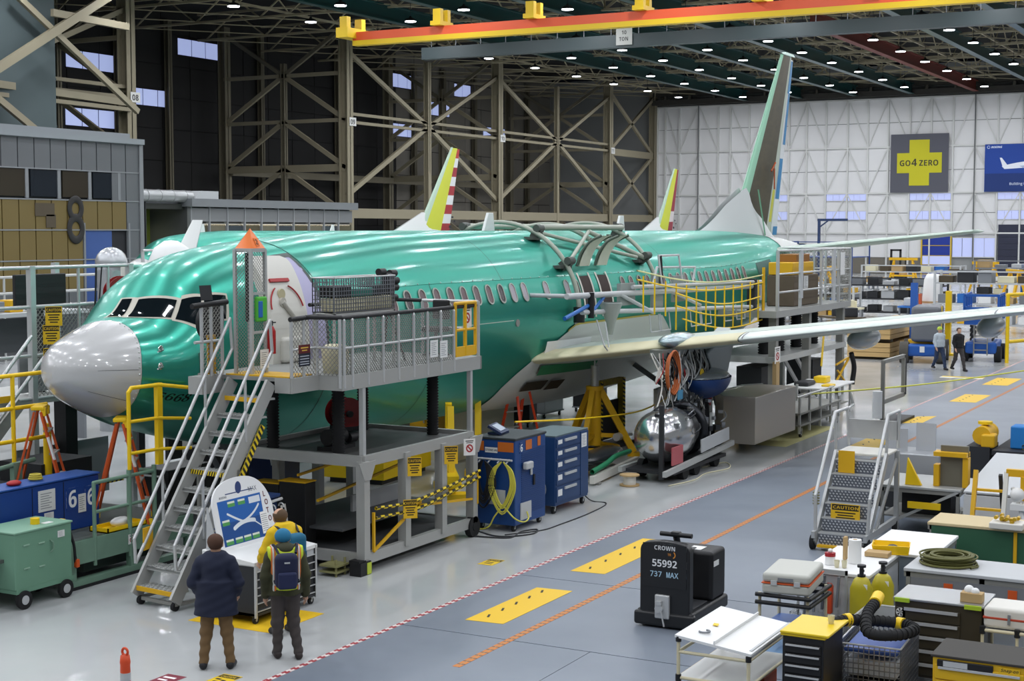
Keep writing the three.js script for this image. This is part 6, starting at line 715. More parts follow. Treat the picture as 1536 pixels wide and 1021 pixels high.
  const bc = thing('cowl_half', 'dark blue fan cowl shell with silver film under the wing strut', 'cowl', [35.2, 1.45, -13.6], 0.2); part(bc, 'shell', new THREE.SphereGeometry(1, 20, 8, 0, 6.283, PI / 2, PI / 2).scale(1.15, 0.55, 0.7).translate(0, 0.55, 0), mat(0x1b3e78, 0.4)); part(bc, 'film_cover', new THREE.SphereGeometry(1, 20, 10, 0, 6.283, 0, PI / 2).scale(1.1, 0.2, 0.66).translate(0, 0.56, 0), mat(0x9fa5ab, 0.2, 0.6)); part(bc, 'cradle', [bar([0.9, -1.45, 0], [0.6, 0.2, 0], 0.1), bar([-0.9, -1.45, 0], [-0.6, 0.2, 0], 0.1)], M.dark);
  const ys = thing('cradle_frame', 'yellow upright cradle frame under the wing beside the strut', 'frame', [37.6, 0, -15.4], 0.2); part(ys, 'post', bar([0.4, 0, 0], [0.9, 2.5, 0], 0.16), M.dyellow); part(ys, 'post', bar([-0.6, 0, 0], [0.7, 2.4, 0], 0.13), M.dyellow); part(ys, 'base', BB(-0.9, 0.9, 0, 0.15, -0.4, 0.4), M.dyellow); part(ys, 'cross_bar', bar([-0.2, 1.0, 0], [0.6, 1.2, 0], 0.1), M.dyellow);
  const hz = thing('taped_gantry', 'black and yellow taped steel frame by the tripod jack', 'frame', [35.6, 0, -16.3]); part(hz, 'frame', [bar([-0.7, 0, 0], [-0.7, 1.75, 0], 0.16), bar([0.7, 0, 0], [0.7, 1.75, 0], 0.16), bar([-0.7, 1.7, 0], [0.7, 1.7, 0], 0.14)], mHaz); part(hz, 'panel', BB(-0.65, 0.65, 0.2, 1.2, -0.1, -0.05), M.dark); part(hz, 'foot', BB(-0.9, 0.9, 0, 0.1, -0.3, 0.3), M.dark);
  // barrier tape strung across
  solo('barrier_tape', 'yellow barrier tape strung from belly past the tripod jack', 'barrier tape', hose([[28.5, 1.5, -15.3], [31, 1.32, -14.9], [34.2, 1.15, -14.9], [36.5, 1.3, -15.0]], 0.02, 40), M.yellow); solo('barrier_tape', 'yellow barrier tape strung across the aisle to the bench post', 'barrier tape', hose([[40.3, 1.1, -12.6], [46, 0.95, -10.8], [51, 0.95, -9.2], [53.4, 1.0, -8.3]], 0.022, 40), mat(0xd6d74a, 0.5));
}
// ---------- hoist arms and safety net along the rear fuselage ----------
{
  const o = thing('access_rig', 'white tube hoist arms with hooks along the green rear fuselage', 'rig', [31.0, 0, -15.5]); part(o, 'boom', rod([0, 4.1, 0.2], [12.9, 3.92, 0.2], 0.07), M.lgrey); part(o, 'boom', rod([3.6, 4.2, 0.25], [13.5, 4.05, 0.25], 0.05), M.lgrey); part(o, 'boom', rod([0.8, 3.7, 0.2], [12.9, 3.3, 0.2], 0.06), M.lgrey); part(o, 'brace', rod([2.9, 4.05, 0.22], [5.0, 3.5, 0.22], 0.05), M.lgrey); part(o, 'brace', rod([6.2, 4.0, 0.22], [8.3, 3.55, 0.22], 0.05), M.lgrey); part(o, 'black_joint', rod([1.2, 3.55, 0.25], [1.2, 4.15, 0.25], 0.08), M.black); part(o, 'blue_strut', [rod([-0.1, 3.6, 0.2], [1.2, 3.85, 0.2], 0.05), rod([1.4, 3.7, 0.2], [2.0, 4.0, 0.2], 0.04)], M.lblue); for (const x of [4.8, 5.4, 7.6, 8.4, 10.2, 11.2]) part(o, 'hanging_step', rail([[x, 3.45, 0.2], [x, 3.0, 0.25], [x + 0.7, 3.0, 0.25], [x + 0.7, 3.45, 0.2]], 0.018), M.lgrey);
  part(o, 'upright', rail([[5.6, 4.2, 0.2], [5.6, 4.95, 0.1], [7.0, 4.95, 0.1], [7.0, 4.3, 0.2]], 0.03), M.lgrey); part(o, 'upright', rod([5.7, 4.2, 0.15], [5.7, 4.95, 0.1], 0.06), M.black); part(o, 'upright', rail([[5.0, 4.2, 0.2], [5.5, 4.65, 0.1], [8.2, 4.6, 0.1], [7.8, 4.2, 0.2]], 0.03), M.lgrey); for (const g of [BB(3.1, 4.0, 3.75, 4.3, 0.05, 0.15), BB(5.2, 5.9, 3.6, 4.5, 0.05, 0.12), BB(6.6, 7.4, 3.7, 4.4, 0.05, 0.12)]) part(o, 'equipment_box', g, mat(0x8d9694, 0.5)); part(o, 'end_post', BB(12.6, 12.8, 3.2, 4.15, 0.05, 0.3), M.dark); part(o, 'control_box', BB(12.95, 13.4, 3.5, 3.95, 0.15, 0.35), M.lgrey); part(o, 'ladder_rungs', [rail([[1.4, 3.5, 0.3], [1.2, 2.9, 0.6], [1.5, 2.7, 0.6], [1.9, 3.4, 0.3]], 0.018)], M.lgrey); part(o, 'hopper', lathe([[0.05, 0], [0.12, 0.3], [0.28, 0.75], [0.25, 0.78]], 14).translate(2.2, 3.1, 0.3), mat(0x98a09c, 0.5)); part(o, 'hanger', rod([0.2, 4.1, 0.2], [0.2, 4.1, -0.9], 0.05), M.lgrey);
  const n = thing('safety_net', 'yellow webbing safety net strung along the rear fuselage windows', 'net', [34.5, 0, -15.25]), g = []; const sag = (u, y) => y - 0.25 * Math.sin(PI * u); for (const [y, x0, x1] of [[4.62, -0.2, 9.2], [4.4, -0.2, 9.2], [3.98, 2.3, 9], [3.65, 2.3, 9], [3.28, 2.8, 9.2]]) part(n, 'webbing', hose([0, 0.25, 0.5, 0.75, 1].map(u => [x0 + (x1 - x0) * u, sag(u, y) - 0.35 * u, 0.25]), 0.022, 40, false, 5), y > 4.5 ? mat(0xd9d79a, 0.6) : M.yellow); for (let k = 0; k < 13; k++) { const x = 0.2 + k * 0.72, u = x / 9.2; part(n, 'webbing', bar([x, sag(u, 4.5) - 0.35 * u, 0.25], [x, (x > 2 ? 3.28 : 3.6) - 0.25 * Math.sin(PI * u) - 0.35 * u, 0.25], 0.04, 0.012), M.yellow); } part(n, 'end_pole', rod([9.3, 3.0, 0.25], [9.3, 4.5, 0.25], 0.05), M.dyellow);
}
// ---------- aft stand with cage ----------
{
  const o = thing('work_stand', 'tall caged aluminium work stand at the aft door below the tailplane', 'work stand', [43.6, 0, -14.5]); // local x 0..9, z 0..-3
  const P = [0, 2.2, 4.4, 6.4]; const y0 = 3.2, y1 = 5.0; part(o, 'deck', BB(-0.2, 7.8, 3.0, y0, -2.6, 0.05), M.alu); for (const x of [...P, 7.75]) part(o, 'cage_post', BB(x - 0.05, x + 0.05, y0, y1, -0.03, 0.05), M.steel); for (const y of [3.75, 4.3, y1]) part(o, 'cage_rail', rail([[0, y, 0], [7.75, y, 0], [7.75, y, -2.5]], 0.03), M.steel); for (let k = 1; k < 6; k++) part(o, 'cage_bar', BB(7.72, 7.78, y0, y1, -k * 0.42 - 0.03, -k * 0.42 + 0.03), M.steel); for (const z of [-2.5]) for (const x of [0, 7.75]) part(o, 'cage_post', BB(x - 0.05, x + 0.05, y0, y1, z - 0.05, z + 0.05), M.steel); stuffPart(o, 'mesh_panel', [meshFill([6.4, y0, 0.0], [1.35, 0, 0], [0, 1.8, 0], 0.14, 0.012), meshFill([7.76, y0, -2.5], [0, 0, 2.5], [0, 1.8, 0], 0.14, 0.012)], M.dullalu); part(o, 'wide_mullion', BB(2.1, 2.35, 3.5, y1, 0, 0.06), M.lgrey); part(o, 'wide_mullion', BB(5.6, 5.9, 3.3, y1, 0, 0.06), M.lgrey);
  for (const [x, z] of [[0.3, -0.2], [7.4, -0.2], [0.3, -2.3], [7.4, -2.3], [3.6, -0.2]]) part(o, 'leg', BB(x - 0.12, x + 0.12, 0, 3.0, z - 0.12, z + 0.12), M.dullalu); for (const x of [1.2, 2.6, 4.4, 6.2]) part(o, 'bellows', lathe(Array.from({ length: 31 }, (_, i) => [0.16 + 0.04 * (i % 2), i * 0.04]), 12).translate(x, 1.8, -0.8), M.rubber); part(o, 'lower_deck', BB(0, 7.6, 1.62, 1.8, -2.5, -0.05), M.galv); part(o, 'lower_rail', [BB(0, 7.6, 0.3, 0.42, -0.2, -0.08), BB(0, 7.6, 0.3, 0.42, -2.4, -2.3)], M.dullalu); for (let k = 0; k < 2; k++) part(o, 'stair_stringer', bar([2.2 + k * 1.2, 1.6, -0.5], [4.6 + k * 1.2, 0.1, -0.5], 0.06, 0.14), M.steel); part(o, 'dark_cabinet', BB(0.4, 2.2, 0.1, 1.45, -1.4, -0.6), M.dark); part(o, 'dark_cabinet', BB(5.6, 6.6, 0.1, 1.3, -1.5, -0.6), M.dark); part(o, 'yellow_brace', [bar([6.2, 0.5, 0.02], [7.7, 1.2, 0.02], 0.06), bar([6.2, 1.1, 0.02], [7.7, 1.25, 0.02], 0.05), bar([6.4, 0.9, 0.02], [7.4, 0.4, 0.02], 0.05)], M.dyellow); plate(o, 'no_entry_sign', 0.5, 0.5, mStop, [-0.2, 1.9, 0.1]); part(o, 'tan_post', BB(-0.35, -0.05, 0.2, 1.7, 0.0, 0.12), M.tan); plate(o, 'paper_sheet', 0.5, 0.75, M.white, [6.6, 4.5, 0.08]); part(o, 'yellow_tape', bar([4.4, 1.2, 0.06], [4.7, 2.6, 0.06], 0.02, 0.16), M.yellow); part(o, 'hose_bundle', [hose([[7.75, 1.4, 0.1], [7.95, 0.9, 0.15], [7.9, 0.3, 0.1]], 0.09, 16)], M.black);
  const k = thing('tool_chest', 'brown wooden crate with yellow chest inside the aft stand cage', 'crate', [47.6, 3.2, -15.3]); part(k, 'crate', rb(0, 0.5, 0, 2.6, 0.98, 0.9, 0.03), mat(0x5c5040, 0.7)); part(k, 'yellow_chest', rb(-0.2, 1.2, 0, 2.2, 0.4, 0.8, 0.03), M.dyellow); part(k, 'amber_case', rb(0.1, 1.52, 0, 1.4, 0.26, 0.6, 0.03), mat(0x8a5d22, 0.6)); plate(k, 'paper_sheet', 0.45, 0.4, mPaper, [-0.1, 0.75, 0.46]);
}
// ---------- white bench and low frames behind the aisle ----------
{
  const o = thing('work_table', 'white topped table with yellow tools standing before the aft stand', 'table', [44.9, 0, -13.6]); part(o, 'top', rb(0, 0.92, 0, 2.7, 0.06, 1.5, 0.02), M.white); for (const [x, z] of [[-1.2, 0.65], [1.2, 0.65], [-1.2, -0.65], [1.2, -0.65], [0, 0.65]]) part(o, 'leg', BB(x - 0.03, x + 0.03, 0, 0.9, z - 0.03, z + 0.03), M.steel); part(o, 'shelf', BB(-1.2, 1.2, 0.3, 0.33, -0.6, 0.6), M.dullalu); plate(o, 'paper_sheet', 0.3, 0.3, mPaper, [-0.1, 0.78, 0.7]);
  solo('tool_bin', 'yellow bin on the white topped table', 'bin', rb(0, 0.1, 0, 0.5, 0.2, 0.4, 0.04), M.yellow, [45.3, 0.95, -13.6]); solo('tool_roll', 'black and yellow tool bag on the white topped table', 'bag', rb(0, 0.07, 0, 0.8, 0.14, 0.45, 0.06), M.dark, [44.2, 0.95, -13.8]); solo('tool_roll', 'yellow flat pouch on the white topped table edge', 'pouch', rb(0, 0.03, 0, 0.5, 0.06, 0.3, 0.02), M.yellow, [44.3, 0.95, -13.1]);
  const c = thing('frame_cart', 'low tubular frame cart with grey shelves in front of white table', 'cart', [41.2, 0, -12.5]); for (const x of [-1.6, -0.7, 0.3, 1.3]) for (const z of [0, -1]) part(c, 'post', BB(x - 0.03, x + 0.03, 0.1, 1.15, z - 0.03, z + 0.03), M.steel); for (const y of [0.3, 0.62]) part(c, 'shelf', BB(-1.7, 2.2, y, y + 0.05, -1.1, 0.05), M.dullalu); part(c, 'rail', rail([[-1.9, 1.12, 0.02], [1.5, 1.12, 0.02]], 0.03), M.steel); part(c, 'push_bar', rail([[1.9, 0.4, 0.3], [2.6, 0.5, 0.3], [2.6, 0.9, 0.2]], 0.04), M.steel); casters(c, [[-1.5, 0], [1.9, 0], [-1.5, -1], [1.9, -1]], 0.08, 0.2);
  solo('plastic_bag', 'bright blue crumpled bag on the frame cart shelf', 'bag', new THREE.IcosahedronGeometry(0.28, 2).scale(1.2, 0.7, 0.8).translate(0, 0.2, 0), M.lblue, [40.6, 0.67, -13.4]); solo('wing_jig', 'yellow shaped jig lying behind the frame cart', 'jig', extr([[-1.2, 0], [1.2, 0], [0.8, 0.25], [-0.3, 0.35], [-1.2, 0.15]], 0.3, 0.02), M.dyellow, [39.6, 0.0, -14.4]);
  const f = thing('panel_frame', 'grey upright rectangular frame with brush strip standing in the aisle edge', 'frame', [42.9, 0, -11.1]); part(f, 'upright', BB(-0.05, 0.05, 0, 1.9, -0.05, 0.05), M.dullalu); part(f, 'upright', BB(2.3, 2.4, 0.7, 1.9, -0.05, 0.05), M.dullalu); part(f, 'top_bar', BB(0, 2.4, 1.82, 1.92, -0.05, 0.05), M.dullalu); part(f, 'lower_bar', BB(0, 2.4, 0.66, 0.78, -0.05, 0.05), M.dullalu); part(f, 'brush_strip', BB(2.38, 2.6, 0.7, 1.9, -0.04, 0.04), M.black); part(f, 'foot', BB(-0.4, 2.6, 0, 0.08, -0.3, 0.3), M.dark);
}

// loose gear around the engine trailer
{
  const w = M.offw; const c = thing('wire_spool', 'pale wire spool on the floor by the engine trailer', 'spool', [30.3, 0, -13.4]); part(c, 'drum', cyl(0, 0.12, 0, 0.14, 0.2, 16), w); for (const y of [0.02, 0.24]) part(c, 'flange', cyl(0, y, 0, 0.22, 0.03, 18), M.tan);
  solo('floor_cable', 'pale cable lying in loops under the engine trailer', 'cable', hose([[30.6, 0.015, -12.6], [31.6, 0.015, -12.4], [32.6, 0.015, -12.5], [33.6, 0.015, -12.3], [34.4, 0.015, -12.7], [33.4, 0.015, -12.9]], 0.014, 50), M.cream);
}
// ---------- black tow tractor in the aisle ----------
{
  const o = thing('tow_tractor', 'black stand-up tow tractor reading 55992 and 737 MAX in the aisle', 'tow tractor', [19.5, 0, -8.08]); // panel faces -x
  const bk = mat(0x17191c, 0.42);
  const ps = new THREE.Shape(); ps.moveTo(-0.36, 0.1); ps.lineTo(0.36, 0.1); ps.lineTo(0.36, 1.1); ps.quadraticCurveTo(0.35, 1.2, 0.25, 1.21); ps.quadraticCurveTo(0, 1.25, -0.25, 1.21); ps.quadraticCurveTo(-0.35, 1.2, -0.36, 1.1); ps.closePath();
  part(o, 'back_panel', new THREE.ExtrudeGeometry(ps, { depth: 0.12, bevelEnabled: true, bevelSize: 0.015, bevelThickness: 0.015, bevelSegments: 2 }).rotateY(PI / 2).translate(0.02, 0, 0), bk, 'tall black rounded panel');
  plate(o, 'lettering', 0.66, 0.62, print(256, 240, (c, w, h) => { c.fillStyle = '#17191c'; c.fillRect(0, 0, w, h); c.fillStyle = '#d4d6d8'; c.font = 'bold 34px sans-serif'; c.fillText('CROWN', 66, 34); c.fillStyle = '#d98a2a'; c.font = 'bold 18px sans-serif'; c.fillText('TR', 146, 62); c.strokeStyle = '#d98a2a'; c.lineWidth = 6; c.beginPath(); c.arc(172, 56, 18, -1, 1.2); c.stroke(); c.fillStyle = '#e4e6e8'; c.font = 'bold 54px sans-serif'; c.fillText('55992', 54, 126); c.fillStyle = '#a9cbe0'; c.font = 'bold 40px monospace'; c.fillText('737 MAX', 42, 182); }, 0.42), [0.0, 0.9, 0], -PI / 2, 0, 'white and pale blue lettering');
  part(o, 'base', [rb(0.72, 0.16, 0, 1.44, 0.2, 0.86, 0.05), rb(0.03, 0.13, 0, 0.12, 0.2, 0.92, 0.04)], bk); part(o, 'floor_plate', rb(0.45, 0.27, 0, 0.6, 0.03, 0.72, 0.01), M.dark); part(o, 'battery_body', [rb(1.08, 0.62, 0.04, 0.56, 0.72, 0.74, 0.06)], M.black); part(o, 'front_cowl', rb(1.36, 0.55, 0.04, 0.1, 0.6, 0.68, 0.04), mat(0x33363a, 0.3)); part(o, 'steering_column', rod([0.5, 0.9, 0.05], [0.3, 1.28, 0.05], 0.05), bk); part(o, 'tiller', [rod([0.28, 1.3, -0.18], [0.28, 1.3, 0.3], 0.035), rb(0.3, 1.31, 0.05, 0.1, 0.07, 0.14, 0.02)], bk, 'black twist-grip handle'); part(o, 'column_arm', rb(0.75, 0.95, 0.05, 0.5, 0.1, 0.12, 0.03), bk); part(o, 'decal', [bx(1.0, 0.985, 0.1, 0.25, 0.004, 0.2), bx(0.95, 0.8, 0.415, 0.2, 0.08, 0.004)], M.white); part(o, 'hitch', [rb(-0.02, 0.32, -0.02, 0.06, 0.34, 0.22, 0.02), cyl(-0.07, 0.3, -0.05, 0.06, 0.05, 12, 'x'), rod([-0.09, 0.3, -0.02], [-0.1, 0.06, 0.04], 0.012), bx(-0.08, 0.38, -0.05, 0.05, 0.06, 0.08)], M.steel, 'steel tow hitch with pin');
  for (const z of [-0.36, 0.36]) part(o, 'wheel', cyl(0.25, 0.1, z, 0.1, 0.1, 18, 'z'), M.rubber); part(o, 'wheel', cyl(1.2, 0.12, 0, 0.12, 0.16, 18, 'z'), M.rubber);
}
// ---------- rolling stairs in the aisle ----------
{
  const o = thing('rolling_stairs', 'grey rolling stairs with perforated treads and CAUTION sign beside the aisle', 'stairs', [25.7, 0, -7.35]); // climbs +x
  const al = mat(0xb4b6b6, 0.4, 0.4); const n = 6; const tread = [BB(0, 0.26, -0.02, 0, -0.42, 0.42)], holes = []; for (let i = 0; i < 13; i++) for (let k = 0; k < 4; k++) holes.push(bx(0.0, 0, 0, 0.01, 0.022, 0.032, 0, 0.5).translate(-0.008, 0.045 + k * 0.048 - 0.0, -0.38 + i * 0.063 + (k % 2) * 0.03));
  for (let i = 0; i < n; i++) { const x = 0.05 + i * 0.2, y = 0.3 + i * 0.235; const t = part(o, 'tread', tread.map(g => g.clone().translate(x, y, 0)), al); part(t, 'riser', BB(x, x + 0.01, y - 0.235, y - 0.02, -0.4, 0.4), mat(0x5d626c, 0.5)); stuffPart(t, 'grip_studs', holes.map(g => g.clone().translate(x, y - 0.235, 0)), mat(0xd0d3d6, 0.3, 0.5)); }
  part(o, 'platform', rb(1.65, 1.56, 0, 0.85, 0.05, 0.92, 0.02), M.offw); for (const s of [-1, 1]) { const z = s * 0.46; part(o, 'stringer', bar([0, 0.12, z], [1.3, 1.58, z], 0.05, 0.16), al); part(o, 'handrail', rail([[0.05, 0.2, z], [0.1, 0.95, z * 1.05], [1.25, 2.3, z * 1.05], [2.05, 2.3, z * 1.05], [2.1, 1.6, z]], 0.032), M.steel, 'curved tubular handrail'); part(o, 'rail_post', rod([1.25, 1.55, z], [1.25, 2.3, z * 1.05], 0.028), M.steel); part(o, 'leg', BB(2.0, 2.08, 0.1, 1.56, z - 0.04, z + 0.04), al); part(o, 'side_brace', bar([0.6, 0.3, z], [2.0, 1.4, z], 0.04, 0.06), al); part(o, 'bottom_rail', BB(-0.1, 2.1, 0.22, 0.34, z - 0.03, z + 0.03), al); }
  part(o, 'top_gate', [BB(2.02, 2.06, 1.75, 2.1, -0.45, 0.45)], al); part(o, 'cylinder_post', cyl(1.95, 2.4, 0.1, 0.09, 0.5, 14), M.lgrey); plate(o, 'caution_sign', 0.52, 0.36, mCaution, [0.3, 0.62, 0.0], -PI / 2, 0, 'yellow CAUTION sign'); plate(o, 'yellow_card', 0.3, 0.4, M.dyellow, [0.96, 1.45, -0.18], -PI / 2, 0, 'yellow card'); for (const [x, z] of [[0.05, -0.5], [2.0, -0.46], [0.05, 0.46], [2.0, 0.46]]) part(o, 'wheel', cyl(x, 0.13, z, 0.13, 0.07, 18, 'z'), M.rubber); part(o, 'front_step', BB(-0.06, 0.2, 0.06, 0.1, -0.4, 0.4), M.dyellow);
  part(o, 'spring_lock', [0, 1, 2, 3, 4].map(k => tor(0.4, 0.75 + k * 0.05, -0.56, 0.05, 0.014, 'y')), mat(0x77744e, 0.5));
}
// ---------- benches and tables ----------
function bench(lab, p, w, d, h, top, opt = {}) {
  const o = thing(opt.name ?? 'work_bench', lab, 'bench', p, opt.ry ?? 0); part(o, 'top', rb(0, h - 0.03, 0, w, 0.05, d, 0.012), top);
  for (const x of [-1, 1]) for (const z of [-1, 1]) part(o, 'leg', BB(x * (w / 2 - 0.06) - 0.03, x * (w / 2 - 0.06) + 0.03, 0, h - 0.05, z * (d / 2 - 0.06) - 0.03, z * (d / 2 - 0.06) + 0.03), opt.leg ?? M.dullalu);
  part(o, 'apron', [BB(-w / 2 + 0.04, w / 2 - 0.04, h - 0.13, h - 0.05, d / 2 - 0.05, d / 2 - 0.02), BB(-w / 2 + 0.03, -w / 2 + 0.06, h - 0.13, h - 0.05, -d / 2, d / 2)], opt.leg ?? M.dullalu); if (opt.shelf) part(o, 'shelf', BB(-w / 2 + 0.05, w / 2 - 0.05, opt.shelf, opt.shelf + 0.03, -d / 2 + 0.05, d / 2 - 0.05), opt.sm ?? M.dullalu);
  if (opt.panel) { part(o, 'side_panel', BB(-w / 2 + 0.02, -w / 2 + 0.05, 0.1, h - 0.06, -d / 2 + 0.06, d / 2 - 0.06), opt.panel); part(o, 'front_panel', BB(-w / 2 + 0.05, w / 2 - 0.05, 0.1, h - 0.06, d / 2 - 0.06, d / 2 - 0.03), opt.panel); }
  return o;
}
bench('long white bench beside the gas cylinders and tool rack', [20.95, 0, -5.8], 1.75, 0.95, 0.95, M.white, { panel: M.lgrey, shelf: 0.3 });
bench('large white table behind the long bench with yellow tray', [22.9, 0, -5.45], 1.75, 1.05, 0.88, M.white, { panel: mat(0x7e8b99, 0.5) });
{ const b = bench('long pale grey bench carrying the coiled olive hose', [21.3, 0, -4.0], 1.0, 2.1, 0.95, M.lgrey, { shelf: 0.35, sm: M.grey }); part(b, 'drawer_strip', BB(-0.48, -0.45, 0.62, 0.82, -0.95, 0.95), mat(0x77797c, 0.5)); part(b, 'orange_tag', BB(-0.49, -0.48, 0.66, 0.78, -0.5, -0.38), M.orange); part(b, 'orange_tag', BB(-0.49, -0.48, 0.66, 0.78, 0.35, 0.47), M.orange); part(b, 'middle_leg', BB(-0.47, -0.4, 0, 0.9, -0.03, 0.04), M.dullalu); }
{ const b = bench('bench with thick pale wooden top and green side panel', [24.5, 0, -4.6], 0.9, 1.75, 1.0, mat(0xc7b58c, 0.6), { panel: mat(0x2c5a40, 0.5) }); part(b, 'end_board', BB(-0.46, -0.42, 0.1, 0.95, 0.45, 0.5), M.dyellow); }
{ const b = bench('grey steel frame bench next to rolling stairs with yellow bar', [28.6, 0, -6.5], 1.5, 1.5, 0.9, M.galv, { shelf: 0.3 }); part(b, 'cross_brace', [bar([-0.72, 0.1, -0.7], [-0.72, 0.85, 0.7], 0.05), bar([-0.7, 0.1, 0.7], [0.7, 0.8, 0.7], 0.06)], M.galv); part(b, 'yellow_bar', BB(-0.8, -0.76, 0.5, 0.62, -0.2, 0.4), M.yellow); part(b, 'black_box', BB(-0.4, 0.4, 0.34, 0.75, -0.4, 0.5), M.black); }
{ const o = thing('cover_panel', 'large pale grey slanted panel cover behind the yellow ladder frame', 'cover', [28.6, 0, -4.6]); part(o, 'sheet', [extr([[-1.7, 0.25], [-1.6, 0.85], [1.4, 1.15], [1.6, 0.25]], 1.8, 0.02).translate(0, 0.1, -0.9)], mat(0xb5b7b8, 0.5)); part(o, 'lid_sheet', bx(-0.1, 1.16, 0, 3.0, 0.03, 1.86, 0, 0, 0.1), M.lgrey); part(o, 'base', BB(-1.5, 1.5, 0, 0.36, -0.8, 0.8), M.dark); }
// articles on the benches
{
  const hc = thing('hose_coil', 'coil of olive hose lying on the pale grey bench', 'hose', [21.35, 0.95, -4.55]); const g = []; for (let k = 0; k < 26; k++) g.push(tor(rr(-0.05, 0.05), 0.018 + (k % 5) * 0.028, rr(-0.04, 0.04), 0.2 + 0.014 * (k / 1.8 | 0) - 0.004 * (k % 5), 0.014, 'y', 6.283, 30)); part(hc, 'coils', g, mat(0x5a5a26, 0.6)); part(hc, 'tail', hose([[0.1, 0.02, 0.3], [-0.1, 0.02, 0.42], [-0.3, 0.02, 0.36]], 0.014, 14), mat(0x5a5a26, 0.6));
  const tray = (lab, p, ry, w, d, h, m) => { const t = thing('parts_tray', lab, 'tray', p, ry); part(t, 'pan', [BB(-w / 2, w / 2, 0, 0.012, -d / 2, d / 2), bx(0, h / 2, d / 2, w, h, 0.012, 0, 0.2), bx(0, h / 2, -d / 2, w, h, 0.012, 0, -0.2), bx(w / 2, h / 2, 0, 0.012, h, d, 0, 0, -0.2), bx(-w / 2, h / 2, 0, 0.012, h, d, 0, 0, 0.2)], m); return t; };
  const t = tray('yellow open tray with black gloves on the bench end', [21.7, 0.95, -5.45], 0.2, 0.36, 0.5, 0.13, M.yellow); part(t, 'glove', new THREE.IcosahedronGeometry(0.1, 1).scale(1.3, 0.5, 0.9).translate(-0.03, 0.07, 0.02), M.black);
  const bxx = (n, lab, p, w, h, d, m, ry = 0) => solo(n, lab, n.includes('box') ? 'box' : 'article', rb(0, h / 2, 0, w, h, d, 0.012), m, p, ry);
  bxx('cardboard_box', 'flat brown carton lying beside the yellow tray', [21.35, 0.95, -5.55], 0.22, 0.07, 0.34, M.tan); const roll = (lab, p, r, h, m, tilt = 0) => { const c = thing('paper_roll', lab, 'roll', p); part(c, 'roll', cyl(0, h / 2, 0, r, h, 18), m); part(c, 'core', cyl(0, h + 0.001, 0, r * 0.35, 0.006, 12), M.tan); };
  roll('upright white paper roll on the long bench', [20.75, 0.95, -5.72], 0.09, 0.33, M.white); bxx('cardboard_box', 'upright brown cardboard sheet beside white paper roll', [20.9, 0.95, -5.9], 0.1, 0.33, 0.05, M.tan);
  const can = thing('spray_can', 'red and white tub at the end of the long white bench', 'tub', [20.5, 0.95, -6.0]); part(can, 'tub', cyl(0, 0.06, 0, 0.07, 0.12, 18), M.white); part(can, 'lid', cyl(0, 0.14, 0, 0.075, 0.05, 18), mat(0xa01824, 0.4)); part(can, 'wipe', new THREE.IcosahedronGeometry(0.035, 1).translate(0, 0.19, 0), M.white);
  for (let k = 0; k < 2; k++) solo('paper_cup', ['cream paper cup by the red lid tub', 'cream paper cup next to its twin on the long bench'][k], 'cup', lathe([[0, 0], [0.03, 0], [0.04, 0.1], [0.036, 0.1], [0.03, 0.01]], 16), M.cream, [20.35 + k * 0.02, 0.95, -5.86 + k * 0.1]);
  for (let k = 0; k < 4; k++) { const r = thing('film_roll', ['tall white tube leaning on the bench side, widest', 'grey tube leaning on bench side between two white ones', 'short white tube leaning against bench', 'cream tube leaning at the bench corner'][k], 'tube', [20.35 + k * 0.17, 0, -5.22]); part(r, 'tube', rod([0, 0.0, 0.0], [0.06 - 0.04 * k, 0.75 - 0.09 * (k % 3), -0.06], 0.055 - 0.008 * k, 14), [M.white, M.lgrey, M.offw, M.cream][k]); part(r, 'cap', sph(0.06 - 0.04 * k, 0.75 - 0.09 * (k % 3), -0.06, 0.05 - 0.007 * k), M.lgrey); }
  // gas cylinders
  for (let k = 0; k < 2; k++) { const c = thing('gas_cylinder', ['yellow gas cylinder with valve in front of the long bench', 'second yellow gas cylinder tucked behind the first one'][k], 'gas cylinder', [[19.75, 0.28, -5.35], [20.08, 0.28, -5.15]][k]); part(c, 'tank', lathe([[0, 0], [0.14, 0], [0.15, 0.03], [0.15, 0.56], [0.1, 0.68], [0.05, 0.72], [0, 0.72]], 22), mat(0xb5a81f, 0.4)); part(c, 'valve', [cyl(0, 0.78, 0, 0.03, 0.1, 10), cyl(0, 0.86, 0, 0.06, 0.03, 12), bx(0.04, 0.78, 0, 0.1, 0.03, 0.03)], M.dark); part(c, 'collar', cyl(0, 0.73, 0, 0.055, 0.03, 14), M.black); part(c, 'tag', bx(-0.1, 0.6, 0.06, 0.01, 0.07, 0.09), M.white); part(c, 'stand_foot', BB(-0.14, 0.14, -0.28, 0, -0.14, 0.14), M.dark); }
  // tool rack on bench end
  const k = thing('tool_rack', 'rack of hanging tools with orange handle at the bench end', 'rack', [19.95, 0, -5.95]); part(k, 'frame', [BB(0, 0.03, 0, 1.0, -0.35, -0.32), BB(0, 0.03, 0, 1.0, 0.32, 0.35), BB(0, 0.03, 0.94, 1.0, -0.35, 0.35), BB(-0.15, 0.03, 0, 0.04, -0.35, 0.35)], M.galv); [[-0.22, 0x777a7d], [-0.1, 0x9c9fa2], [0.02, 0x6b6e71], [0.22, 0x8d9093]].forEach(([z, c], i) => part(k, 'tool', [bar([-0.04, 0.35 + 0.05 * i, z], [-0.04, 0.92, z + 0.03], 0.03, 0.05)], mat(c, 0.4, 0.5))); part(k, 'orange_tool', extr([[0, 0], [0.06, 0], [0.1, 0.35], [0.02, 0.4]], 0.05, 0.01).translate(-0.08, 0.42, 0.1), mat(0xd1481c, 0.5)); part(k, 'wire_basket', wireBox(-0.35, 0, 0.12, 0.45, -0.33, 0.33, 0.07, 0.004), M.steel);
